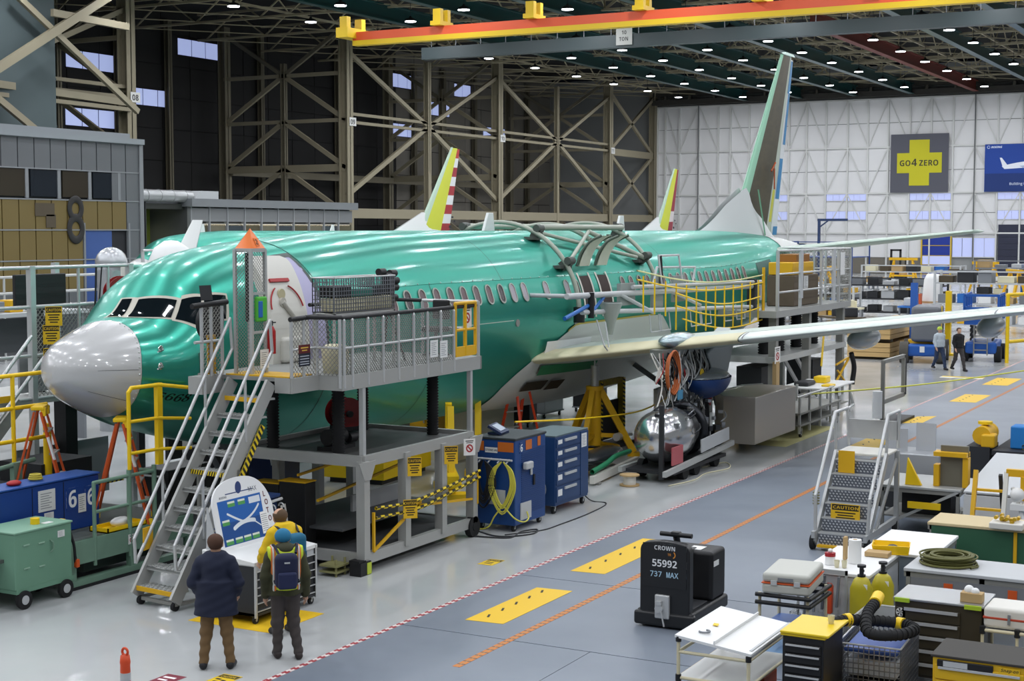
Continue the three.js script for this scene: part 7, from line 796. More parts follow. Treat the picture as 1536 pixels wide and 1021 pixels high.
  // crate beside olive cabinet
  const cr = thing('open_crate', 'open grey metal crate with dividers beside the olive cabinet', 'crate', [19.35, 0, -4.95]); part(cr, 'wall', [BB(-0.4, 0.4, 0.1, 0.62, 0.28, 0.3), BB(-0.4, 0.4, 0.1, 0.62, -0.3, -0.28), BB(-0.42, -0.4, 0.1, 0.62, -0.3, 0.3), BB(0.4, 0.42, 0.1, 0.62, -0.3, 0.3)], M.lgrey); part(cr, 'floor', BB(-0.4, 0.4, 0.1, 0.12, -0.3, 0.3), M.dark); part(cr, 'divider', BB(-0.01, 0.01, 0.12, 0.55, -0.28, 0.28), M.dark); part(cr, 'rim', rail([[-0.42, 0.63, 0.3], [0.42, 0.63, 0.3], [0.42, 0.63, -0.3], [-0.42, 0.63, -0.3], [-0.42, 0.63, 0.3]], 0.018), M.galv); casters(cr, [[-0.35, 0.24], [0.35, 0.24], [-0.35, -0.24], [0.35, -0.24]], 0.04, 0.1);
}
// ---------- drawer cabinets ----------
function drawers(lab, p, w, d, h, m, top, n, pull, opt = {}) { // drawer faces on -x side
  const o = thing('drawer_cabinet', lab, 'cabinet', p, opt.ry ?? 0); part(o, 'body', rb(0, 0.12 + (h - 0.12) / 2, 0, d, h - 0.14, w, 0.015), m); part(o, 'top', rb(0, h - 0.015, 0, d + 0.04, 0.03, w + 0.04, 0.01), top);
  const hh = (h - 0.26) / n; for (let k = 0; k < n; k++) { const y = 0.16 + k * hh; const f = part(o, 'drawer', rb(-d / 2 - 0.01, y + hh / 2, opt.off ?? 0, 0.02, hh - 0.015, (opt.fw ?? w - 0.06), 0.006), opt.face ?? m); part(f, 'pull', BB(-d / 2 - 0.045, -d / 2 - 0.015, y + hh * 0.72, y + hh * 0.72 + (opt.ph ?? 0.022), (opt.off ?? 0) - (opt.fw ?? w - 0.06) * 0.46, (opt.off ?? 0) + (opt.fw ?? w - 0.06) * 0.46), pull); }
  for (const x of [-1, 1]) for (const z of [-1, 1]) { const c = part(o, 'caster', cyl(x * (d / 2 - 0.08), 0.055, z * (w / 2 - 0.08), 0.055, 0.04, 14, 'z'), M.rubber); }
  return o;
}
{
  const a = drawers('olive brown drawer cabinet with brushed steel top', [18.8, 0, -4.05], 1.05, 0.72, 1.1, mat(0x352f20, 0.45), mat(0xa9acae, 0.3, 0.6), 5, M.steel, { off: -0.08, fw: 0.7, ph: 0.035 }); for (const g of [BB(-0.4, -0.36, 1.05, 1.1, -0.52, -0.34), BB(-0.4, -0.36, 1.05, 1.1, 0.32, 0.52)]) part(a, 'lime_strip', g, mat(0xa6c42e, 0.5)); plate(a, 'star_sticker', 0.12, 0.12, print(48, 48, (c) => { c.fillStyle = '#352f20'; c.fillRect(0, 0, 48, 48); c.fillStyle = '#d8d8d4'; c.beginPath(); c.arc(24, 24, 22, 0, 7); c.fill(); c.fillStyle = '#222'; c.beginPath(); for (let k = 0; k < 6; k++) { c.moveTo(24, 24); c.arc(24, 24, 19, k * 1.047, k * 1.047 + 0.5); } c.fill(); }), [-0.376, 0.92, -0.45], -PI / 2); part(a, 'lock', BB(-0.385, -0.36, 0.95, 0.98, -0.1, 0.1), M.black);
  const w = thing('wipe_box', 'small brown box of white wipes on the steel cabinet top', 'box', [18.62, 1.1, -3.68]); part(w, 'carton', rb(0, 0.06, 0, 0.16, 0.12, 0.26, 0.01), M.tan); part(w, 'wipes', [sph(-0.02, 0.13, 0.04, 0.05), sph(0.01, 0.14, -0.04, 0.06)], M.white);
  const y = drawers('yellow roller tool chest with dark rubber top', [17.0, 0, -3.2], 1.0, 0.72, 0.95, mat(0xd9ae12, 0.4), mat(0x33302b, 0.7), 4, M.lgrey); part(y, 'control_strip', rb(-0.37, 0.86, -0.15, 0.03, 0.08, 0.6, 0.01), M.black); part(y, 'keypad', BB(-0.39, -0.38, 0.83, 0.89, -0.38, -0.12), M.lgrey); plate(y, 'maker_script', 0.22, 0.06, print(96, 26, (c) => { c.fillStyle = '#d9ae12'; c.fillRect(0, 0, 96, 26); c.fillStyle = '#17150d'; c.font = 'bold italic 21px sans-serif'; c.fillText('Snap-on', 8, 20); }), [-0.375, 0.87, 0.32], -PI / 2); part(y, 'side_hasp', [bx(0.1, 0.6, 0.52, 0.06, 0.18, 0.04), bx(-0.1, 0.6, 0.52, 0.05, 0.1, 0.04)], M.lgrey); part(y, 'right_panel', BB(-0.3, 0.32, 0.2, 0.9, 0.5, 0.51), M.orange, 'orange side panel');
  const b = drawers('black drawer cabinet with bright yellow lid panel', [16.62, 0, -5.05], 0.48, 0.75, 1.08, M.black, mat(0xe0bf16, 0.45), 7, M.lgrey, { ph: 0.016 }); part(b, 'lid_panel', rb(0.0, 1.095, 0.02, 0.82, 0.03, 0.56, 0.01), mat(0xe3c41c, 0.4), 'yellow sheet top'); part(b, 'label_card', BB(-0.392, -0.388, 0.9, 0.94, -0.1, 0.1), M.white);
  solo('paper_cup', 'cream paper cup on the yellow cabinet lid', 'cup', lathe([[0, 0], [0.03, 0], [0.042, 0.1], [0.037, 0.1], [0.03, 0.01]], 16), M.cream, [16.75, 1.11, -4.88]);
}
// ---------- wire basket with flexible duct, yellow bins ----------
{
  const o = thing('wire_basket', 'galvanised wire basket with blue sheet and black tubs inside', 'basket', [17.62, 0, -4.55], 0.05); stuffPart(o, 'wire', wireBox(-0.55, 0.55, 0.12, 0.82, -0.36, 0.36, 0.06, 0.005), mat(0x85888d, 0.35, 0.8)); part(o, 'rim', rail([[-0.55, 0.82, 0.36], [0.55, 0.82, 0.36], [0.55, 0.82, -0.36], [-0.55, 0.82, -0.36], [-0.55, 0.82, 0.36]], 0.012), M.steel); part(o, 'foot', [BB(-0.5, -0.44, 0, 0.12, -0.3, 0.3), BB(0.44, 0.5, 0, 0.12, -0.3, 0.3)], M.galv);
  solo('blue_sheet', 'folded blue plastic sheet lying in the wire basket', 'sheet', rb(0, 0.03, 0, 0.95, 0.05, 0.62, 0.02), mat(0x3456a0, 0.5), [17.62, 0.7, -4.55], 0.05); solo('plastic_tub', 'black tub at the bottom of wire basket', 'tub', rb(0, 0.12, 0, 0.9, 0.24, 0.6, 0.03), M.black, [17.62, 0.14, -4.55], 0.05); solo('plastic_tub', 'pale grey tub stacked on the black tub in wire basket', 'tub', rb(0, 0.1, 0, 0.9, 0.2, 0.6, 0.03), M.lgrey, [17.62, 0.42, -4.55], 0.05);
  const d = thing('flexible_duct', 'black flexible duct with yellow cuffs resting on wire basket', 'duct', [17.3, 0.88, -4.72]); const rib = (pts, r, n) => { const c = new THREE.CatmullRomCurve3(pts.map(p => V(...p))), g = [hose(pts, r, n * 2, false, 14)]; for (let i = 0; i <= n; i++) { const p = c.getPoint(i / n), t = c.getTangent(i / n), k = new THREE.TorusGeometry(r, r * 0.14, 5, 14); k.applyQuaternion(new THREE.Quaternion().setFromUnitVectors(V(0, 0, 1), t)); g.push(k.translate(p.x, p.y, p.z)); } return g; };
  const P = [[-0.42, 0.14, -0.3], [-0.25, 0.2, -0.12], [0.15, 0.14, 0.1], [0.42, 0.08, 0.38], [0.25, 0.08, 0.6], [-0.2, 0.1, 0.5], [-0.32, 0.12, 0.22], [0.05, 0.24, 0.1], [0.4, 0.3, 0.1]]; part(d, 'ribbed_tube', rib(P, 0.062, 46), M.rubber); for (const [p, q] of [[[-0.44, 0.13, -0.33], [-0.36, 0.17, -0.22]], [[-0.2, 0.2, -0.1], [-0.14, 0.2, -0.06]], [[0.36, 0.3, 0.1], [0.6, 0.33, 0.08]], [[0.42, 0.08, 0.36], [0.39, 0.08, 0.44]]]) part(d, 'cuff', rod(p, q, 0.075, 16), M.yellow, 'yellow cuff');
  for (let k = 0; k < 4; k++) { const c = thing('stacking_bin', ['lowest yellow stacking bin by the wire basket', 'second yellow stacking bin from the bottom of its stack', 'third yellow stacking bin from the bottom of its stack', 'topmost yellow stacking bin with open top by the wire basket'][k], 'bin', [16.5, 0.02 + k * 0.1, -4.5], 0.1); part(c, 'shell', [bx(0, 0.01, 0, 0.4, 0.02, 0.42), bx(-0.2, 0.08, 0, 0.015, 0.15, 0.44, 0, 0, 0.15), bx(0.2, 0.08, 0, 0.015, 0.15, 0.44, 0, 0, -0.15), bx(0, 0.08, 0.21, 0.42, 0.15, 0.015, 0, 0.15), bx(0, 0.08, -0.21, 0.42, 0.15, 0.015, 0, -0.15)], M.yellow); part(c, 'grip_slot', [bx(-0.215, 0.12, -0.1, 0.01, 0.03, 0.05), bx(-0.215, 0.12, 0.1, 0.01, 0.03, 0.05)], M.dark); }
  solo('bin_plinth', 'grey low cart corner under the yellow stacking bins', 'cart', [BB(-0.5, 0.5, -0.02, 0.02, -0.4, 0.4)], M.galv, [16.55, 0.0, -4.5]);
}
// ---------- pipe-frame cart with tilted white board ----------
{
  const o = thing('pipe_cart', 'cream pipe-frame cart with white tilted board and lower shelf', 'cart', [16.6, 0, -5.98]), cr = mat(0xcfc6a6, 0.5), bj = M.black; const X = [-0.72, 0.72], Z = [-0.42, 0.42];
  for (const x of X) for (const z of Z) { part(o, 'post', rod([x, 0.08, z], [x, z > 0 ? 0.84 : 0.98, z], 0.022), cr); part(o, 'joint', [cyl(x, 0.5, z, 0.034, 0.08, 10), cyl(x, z > 0 ? 0.82 : 0.95, z, 0.034, 0.06, 10)], bj); part(o, 'caster', cyl(x, 0.05, z, 0.05, 0.03, 12, 'z'), M.rubber); }
  for (const y of [0.5, 0.8]) part(o, 'rail', [...rail([[X[0], y, Z[1]], [X[1], y, Z[1]]], 0.02), ...rail([[X[0], y, Z[0]], [X[0], y, Z[1]]], 0.02), ...rail([[X[1], y, Z[0]], [X[1], y, Z[1]]], 0.02), ...rail([[X[0], y, Z[0]], [X[1], y, Z[0]]], 0.02)], cr);
  part(o, 'shelf', BB(X[0], X[1], 0.5, 0.52, Z[0], Z[1]), mat(0xc9cbc9, 0.3)); part(o, 'tilted_board', bx(0, 0.93, 0, 1.5, 0.03, 0.92, 0, 0.12), M.white, 'white tilted board'); part(o, 'ledge', bx(0, 0.965, 0.02, 1.5, 0.04, 0.015, 0, 0.12), M.white); part(o, 'end_block', bx(0.05, 0.86, 0.42, 1.4, 0.09, 0.03), M.lgrey); part(o, 'yellow_note', bx(-0.05, 0.985, -0.22, 0.1, 0.004, 0.06, 0.2, 0.12), M.yellow); part(o, 'clip_tool', [tor(-0.42, 0.99, -0.22, 0.06, 0.012, 'y', 4.2)], M.grey);
  for (const x of [-0.35, 0.3]) { const c = solo('storage_bin', x < 0 ? 'rust orange bin under the pipe cart, beside its outer posts' : 'rust orange bin under the pipe cart, next to the black cabinet', 'bin', [rb(0, 0.16, 0, 0.5, 0.32, 0.62, 0.03)], mat(0xa8441c, 0.55), [16.6 + x, 0.08, -5.95]); }
  const s = thing('pipe_cart', 'cream pipe stand with black pads carrying a grey equipment case', 'cart', [19.0, 0, -6.05]); for (const x of [-0.4, 0.4]) for (const z of [-0.32, 0.32]) part(s, 'post', rod([x, 0, z], [x, 0.92, z], 0.022), cr); for (const y of [0.8, 0.9]) part(s, 'padded_rail', rail([[-0.45, y, -0.36], [-0.45, y, 0.36], [0.45, y, 0.36], [0.45, y, -0.36]], 0.028), M.black); part(s, 'blue_shelf', BB(-0.42, 0.42, 0.42, 0.46, -0.32, 0.32), mat(0x2f5aa0, 0.5)); part(s, 'lower_shelf', BB(-0.42, 0.42, 0.12, 0.15, -0.32, 0.32), mat(0x6f9cc4, 0.5));
  const c = thing('equipment_case', 'pale grey equipment case with orange seam on the pipe stand', 'case', [19.0, 0.93, -6.05], 0.1); part(c, 'lower_shell', rb(0, 0.07, 0, 0.95, 0.14, 0.62, 0.04), mat(0xb9bab2, 0.5)); part(c, 'seam', rb(0, 0.14, 0, 0.96, 0.015, 0.63, 0.005), M.orange, 'orange seam'); part(c, 'upper_shell', rb(0, 0.21, 0, 0.95, 0.13, 0.62, 0.05), mat(0xb9bab2, 0.5)); part(c, 'latch', [bx(-0.48, 0.15, -0.15, 0.02, 0.06, 0.08), bx(-0.48, 0.15, 0.15, 0.02, 0.06, 0.08)], M.lgrey); part(c, 'badge', bx(-0.478, 0.2, 0, 0.005, 0.04, 0.2), M.grey);
  const s2 = thing('pipe_cart', 'cream pipe rack carrying a white case with red stripe', 'cart', [18.65, 0, -3.1]); for (const x of [-0.3, 0.3]) for (const z of [-0.4, 0.0, 0.4]) part(s2, 'post', rod([x, 0, z], [x, 0.85, z], 0.02), cr); part(s2, 'rail', [...rail([[-0.3, 0.84, -0.42], [-0.3, 0.84, 0.42]], 0.022), ...rail([[0.3, 0.84, -0.42], [0.3, 0.84, 0.42]], 0.022), ...rail([[-0.3, 0.5, -0.42], [-0.3, 0.5, 0.42]], 0.02)], cr); part(s2, 'joint', [-0.4, 0, 0.4].map(z => cyl(-0.3, 0.84, z, 0.035, 0.09, 10)), M.black); part(s2, 'shelf', BB(-0.3, 0.3, 0.83, 0.85, -0.42, 0.42), M.lgrey);
  const c2 = thing('equipment_case', 'white equipment case with red stripe on the pipe rack', 'case', [18.65, 0.86, -3.1]); part(c2, 'shell', rb(0, 0.13, 0, 0.55, 0.26, 0.8, 0.05), M.offw); part(c2, 'stripe', rb(0, 0.13, 0, 0.56, 0.03, 0.81, 0.01), mat(0xb5412a, 0.5)); part(c2, 'latch', [bx(-0.285, 0.13, -0.1, 0.02, 0.12, 0.03), bx(-0.285, 0.13, 0.12, 0.02, 0.12, 0.03)], M.grey);
}
// ---------- yellow jigs and mixed gear right of the aisle ----------
{
  const j = thing('fixture_jig', 'yellow and grey upright jig on the steel frame bench', 'jig', [28.2, 0.9, -6.2]); part(j, 'back_plate', [BB(0, 0.08, 0, 0.75, 0, 0.5)], mat(0x6d6a5c, 0.5)); part(j, 'yellow_side', [BB(-0.1, 0.1, 0, 0.55, 0.42, 0.52), BB(-0.12, 0.1, 0, 0.4, -0.1, 0.0)], M.dyellow); part(j, 'yellow_arm', bx(0, 0.6, 0.2, 0.3, 0.08, 0.6), M.dyellow); part(j, 'wedge', extr([[0, 0], [0.3, 0], [0.26, 0.5]], 0.08).rotateY(PI / 2).translate(-0.2, 0, -0.3), M.yellow);
  const c = thing('parts_trolley', 'grey trolley with clear plastic sheets and steel parts behind bench', 'trolley', [30.4, 0, -7.2]); part(c, 'bin', rb(0, 0.85, 0, 1.0, 0.7, 1.2, 0.03), mat(0xa1a4a8, 0.35, 0.3)); part(c, 'base', BB(-0.5, 0.5, 0.1, 0.5, -0.6, 0.6), M.dark); part(c, 'upright_sheet', [bx(-0.2, 1.35, -0.3, 0.03, 0.6, 0.4, 0.1), bx(0.1, 1.4, 0.2, 0.03, 0.7, 0.4, -0.1)], mat(0xc3c6ca, 0.25, 0.3)); casters(c, [[-0.4, 0.5], [0.4, 0.5], [-0.4, -0.5], [0.4, -0.5]], 0.06, 0.14);
  const p = thing('post_stand', 'grey steel post stand with wrapped top at the barrier tape end', 'stand', [53.4, 0, -8.2]); part(p, 'column', rb(0, 0.9, 0, 0.9, 1.8, 0.6, 0.05), mat(0x9a9b98, 0.35, 0.3)); part(p, 'head', [new THREE.IcosahedronGeometry(0.3, 1).translate(0.1, 2.0, 0), cyl(0.3, 1.95, 0.2, 0.14, 0.3, 12)], M.brown); part(p, 'blue_cap', bx(0, 2.3, 0, 0.6, 0.08, 0.4, 0.3, 0.2), mat(0x5a9fd0, 0.5)); part(p, 'yellow_wedge', extr([[0, 0], [0.8, 0], [0.15, 1.2]], 0.2).translate(0.5, 0.2, 0.3), M.yellow); 
  const yj = thing('wing_jig', 'yellow wing-shaped jig panel on dark frame beside the aisle', 'jig', [50.5, 0, -5.9]); part(yj, 'panel', extr([[-2.5, 0], [2.5, 0.1], [2.5, 0.3], [-2.4, 0.35]], 1.0, 0.02).translate(0, 1.5, -0.5), M.dyellow); part(yj, 'frame', [BB(-2, 2, 0.9, 1.1, -0.4, 0.4), BB(-1.9, -1.7, 0, 1.5, -0.3, 0.3), BB(1.7, 1.9, 0, 1.5, -0.3, 0.3)], M.dark); part(yj, 'grey_skirt', BB(-1.8, 1.8, 0.1, 0.9, 0.2, 0.25), M.grey); part(yj, 'clamp', rod([-2.2, 1.8, 0], [-1.7, 2.4, 0], 0.08), M.dyellow);
  const rl = thing('safety_rail', 'dark red tubular A-frame rail at the aisle edge', 'rail', [55.5, 0, -7.6]); part(rl, 'leg', rod([0, 0, 0], [0.5, 2.9, 0.2], 0.05), mat(0x6d1f24, 0.5)); part(rl, 'leg', rod([0.6, 0, 0.8], [0.8, 2.9, 0.3], 0.05), mat(0x6d1f24, 0.5)); part(rl, 'rung', [rod([0.1, 0.6, 0.05], [0.66, 0.6, 0.7], 0.04), rod([0.3, 1.8, 0.1], [0.7, 1.8, 0.5], 0.04)], mat(0x6d1f24, 0.5)); part(rl, 'seat_plate', bx(0.9, 1.5, 0.9, 0.9, 0.1, 0.9), mat(0x6d1f24, 0.5));
  const bt = thing('tarp_pile', 'bright blue tarp peak over parts on a dark bench', 'tarp', [35.2, 0, -5.4]); part(bt, 'bench', [BB(-1.6, 1.6, 0.75, 0.85, -0.9, 0.9), BB(-1.5, -1.4, 0, 0.75, -0.8, 0.8), BB(1.4, 1.5, 0, 0.75, -0.8, 0.8), BB(-1.4, 1.4, 0.25, 0.3, -0.8, 0.8)], M.dark); part(bt, 'tarp', new THREE.ConeGeometry(0.75, 0.95, 7).translate(0.5, 1.3, 0.15), mat(0x1f74b8, 0.55)); part(bt, 'hoses', [hose([[-1.2, 0.9, -0.3], [-0.6, 1.05, 0.2], [0, 0.95, -0.2], [-0.5, 1.0, -0.5], [-1.1, 0.95, 0.2]], 0.07, 40)], mat(0x8a8440, 0.6));
  solo('storage_bin', 'bright blue square bin on the dark bench by the tarp', 'bin', [rb(0, 0.25, 0, 0.5, 0.5, 0.5, 0.04)], mat(0x1f7ac4, 0.5), [34.3, 0.85, -5.75]); const pump = thing('yellow_pump', 'yellow hydraulic pump with round valves on the dark bench', 'pump', [34.4, 0.85, -6.6]); part(pump, 'body', [cyl(0, 0.25, 0, 0.2, 0.8, 14, 'x'), sph(0.4, 0.25, 0, 0.22), rb(-0.3, 0.15, 0.15, 0.4, 0.3, 0.3, 0.05)], M.dyellow); part(pump, 'valve', [cyl(0, 0.5, 0, 0.16, 0.06, 14), rod([0, 0.3, 0], [0, 0.5, 0], 0.04)], M.yellow); part(pump, 'plinth', BB(-0.5, 0.5, -0.85, 0.02, -0.3, 0.2), M.dark);
  const yt = thing('yellow_ladder', 'yellow ladder frame with white tools behind the wooden bench', 'ladder', [25.85, 0, -4.75]); part(yt, 'side_rail', bar([-0.2, 0, -0.4], [0.3, 1.55, -0.4], 0.07, 0.09), M.dyellow); part(yt, 'side_rail', bar([-0.2, 0, 0.1], [0.3, 1.55, 0.1], 0.07, 0.09), M.offw); for (let k = 1; k < 5; k++) part(yt, 'rung', bx(-0.2 + k * 0.1, k * 0.31, -0.15, 0.08, 0.04, 0.5), M.dyellow); part(yt, 'tee_head', [bx(0.3, 1.55, 0.35, 0.1, 0.12, 0.5), bx(0.25, 1.3, 0.4, 0.08, 0.4, 0.12)], M.dyellow); part(yt, 'white_tools', [rod([0.1, 0.6, 0.3], [0.4, 1.4, 0.5], 0.04), rod([0.1, 0.6, 0.5], [0.3, 1.3, 0.2], 0.035), sph(0.2, 1.2, 0.3, 0.12), bx(0.2, 1.0, 0.4, 0.2, 0.1, 0.4)], M.white); part(yt, 'rear_leg', bar([0.9, 0, 0], [0.3, 1.5, 0], 0.06), M.dark);
  const vs = thing('bench_vise', 'yellow parts bin with brass fittings at the end of wooden bench', 'bin', [24.1, 1.0, -4.25]); part(vs, 'bin', rb(0, 0.05, 0, 0.4, 0.1, 0.5, 0.02), M.offw); part(vs, 'fittings', Array.from({ length: 14 }, () => cyl(rr(-0.15, 0.15), rr(0.1, 0.17), rr(-0.2, 0.2), 0.03, 0.1, 8, 'x')), mat(0xc9a52a, 0.4, 0.3));
  const bo = thing('bollard_post', 'orange traffic bollard with silver band beside the maroon floor sticker', 'bollard', [12.6, 0, -11.72]); part(bo, 'post', lathe([[0, 0.03], [0.07, 0.03], [0.055, 0.75], [0.06, 0.78], [0.05, 0.86], [0.0, 0.87]], 18).translate(0, -0.68, 0).translate(0, 0.68, 0), mat(0xd2491f, 0.5)); part(bo, 'band', cyl(0, 0.62, 0, 0.06, 0.09, 18), M.lgrey); part(bo, 'base', cyl(0, 0.02, 0, 0.2, 0.04, 18), M.black); part(bo, 'top_loop', tor(0, 0.9, 0, 0.04, 0.015, 'x'), mat(0xd2491f, 0.5));
}
// ---------- background aircraft ----------
function farPlane(label, x, z, finCol, rud) {
  const A = thing('airliner', label, 'aircraft', [x, 0, z]);
  part(A, 'radome', grid((u, v) => skin(FX + 0.9 * (0.001 + u * u), -PI + 2 * PI * v), 14, 30), mRadome); part(A, 'fuselage_skin', grid((u, v) => skin(FX + 0.9 + 35.4 * u, -PI + 2 * PI * v), 70, 40), mSkin);
  part(A, 'windscreen', [quadPatch([[18.16, 1.46], [18.515, 0.86], [18.80, 0.98], [18.62, 1.54]], 6, 0.01), quadPatch([[18.53, 0.845], [18.74, 0.5], [18.98, 0.8], [18.786, 0.967]], 6, 0.01)], mPaneDark);
  const P = (y, c, s) => { const le = 46.2 + (y - 5.5) * 0.786, te = 50.8 + (y - 5.5) * 0.257, t = (0.3 - 0.032 * (y - 5.5)) * Math.sqrt(Math.max(0, c)) * (1 - c) * 1.7 + 0.004; return [le + (te - le) * c - FX, y, s * t]; }, st = (a, b, y0, y1) => [1, -1].map(s => grid((u, v) => P(y0 + (y1 - y0) * u, a + (b - a) * (s > 0 ? v : 1 - v), s), 8, 5));
  part(A, 'fin_leading_edge', st(0, 0.16, 6.3, 11.75), mat(0xb5cdb9, 0.4)); part(A, 'fin_box', st(0.16, 0.68, 5.4, 11.7), mat(finCol, 0.5), 'yellow-green fin panel'); rud.forEach((c, i) => { const h = 6.2 / rud.length; part(A, 'rudder_band', st(0.68, 1, 5.45 + i * h, 5.45 + (i + 1) * h), mat(c, 0.5)); });
  part(A, 'dorsal_fillet', [1, -1].map(s => grid((u, v) => { const xx = 43.2 + 6.6 * u, top = u < 0.62 ? 5.58 + u / 0.62 * 1.44 : 7.02 - (u - 0.62) / 0.38 * 1.55, y = 5.3 + (top - 5.3) * (s > 0 ? v : 1 - v); return [xx - FX, y, s * (0.06 + 0.2 * (1 - (s > 0 ? v : 1 - v)))]; }, 12, 4)), M.white);
  for (const s of [1, -1]) part(A, 'wing', grid((u, v) => { const zz = 1.5 + 15.5 * (s > 0 ? u : 1 - u), le = 29.3 + 0.52 * (zz - 1.95) - FX, te = 37 + zz * 0.2 - FX, a = 2 * PI * v, c = (1 - Math.cos(a)) / 2; return [le + (te - le) * c, 3.1 + 0.114 * (zz - 5) + (a < PI ? 1 : -1) * (0.35 - 0.017 * zz) * Math.sqrt(c) * (1 - c) * 1.6, s * zz]; }, 14, 16), mWing);
  for (const [gx, gz] of [[4, 0], [18.5, 2.9], [18.5, -2.9]]) part(A, 'gear', [rod([gx, 0.4, gz], [gx, 2.2, gz], 0.12), cyl(gx, 0.45, gz, 0.45, 0.5, 18, 'z')], M.dark);
  for (const xx of [6, 19]) part(A, 'antenna', extr([[-0.25, 0], [0.3, 0], [0.22, 0.5], [0.02, 0.5]], 0.05).translate(xx, 5.5, 0), M.white);
  part(A, 'hatch_mark', [bx(34, 6.6, 0.3, 0.25, 0.14, 0.02), bx(34.3, 6.3, 0.3, 0.2, 0.14, 0.02), bx(33.6, 5.9, 0.34, 0.3, 0.2, 0.02)], M.dark);
}
farPlane('green airliner parked behind, with yellow fin and red-white striped rudder', 62.6, -57.4, 0xc9cf3c, [0xa0242c, 0xd9dcdc, 0xa0242c, 0xd9dcdc, 0xa0242c, 0xd9dcdc, 0x9a2630, 0xd9dcdc, 0xb03028]);
farPlane('farther green airliner with yellow fin and dark red rudder edge', 105.8, -57.4, 0xc9cf3c, [0x96303a, 0xcfc7c4, 0x8f2430, 0x8f2430, 0x96303a, 0x8f2430]);
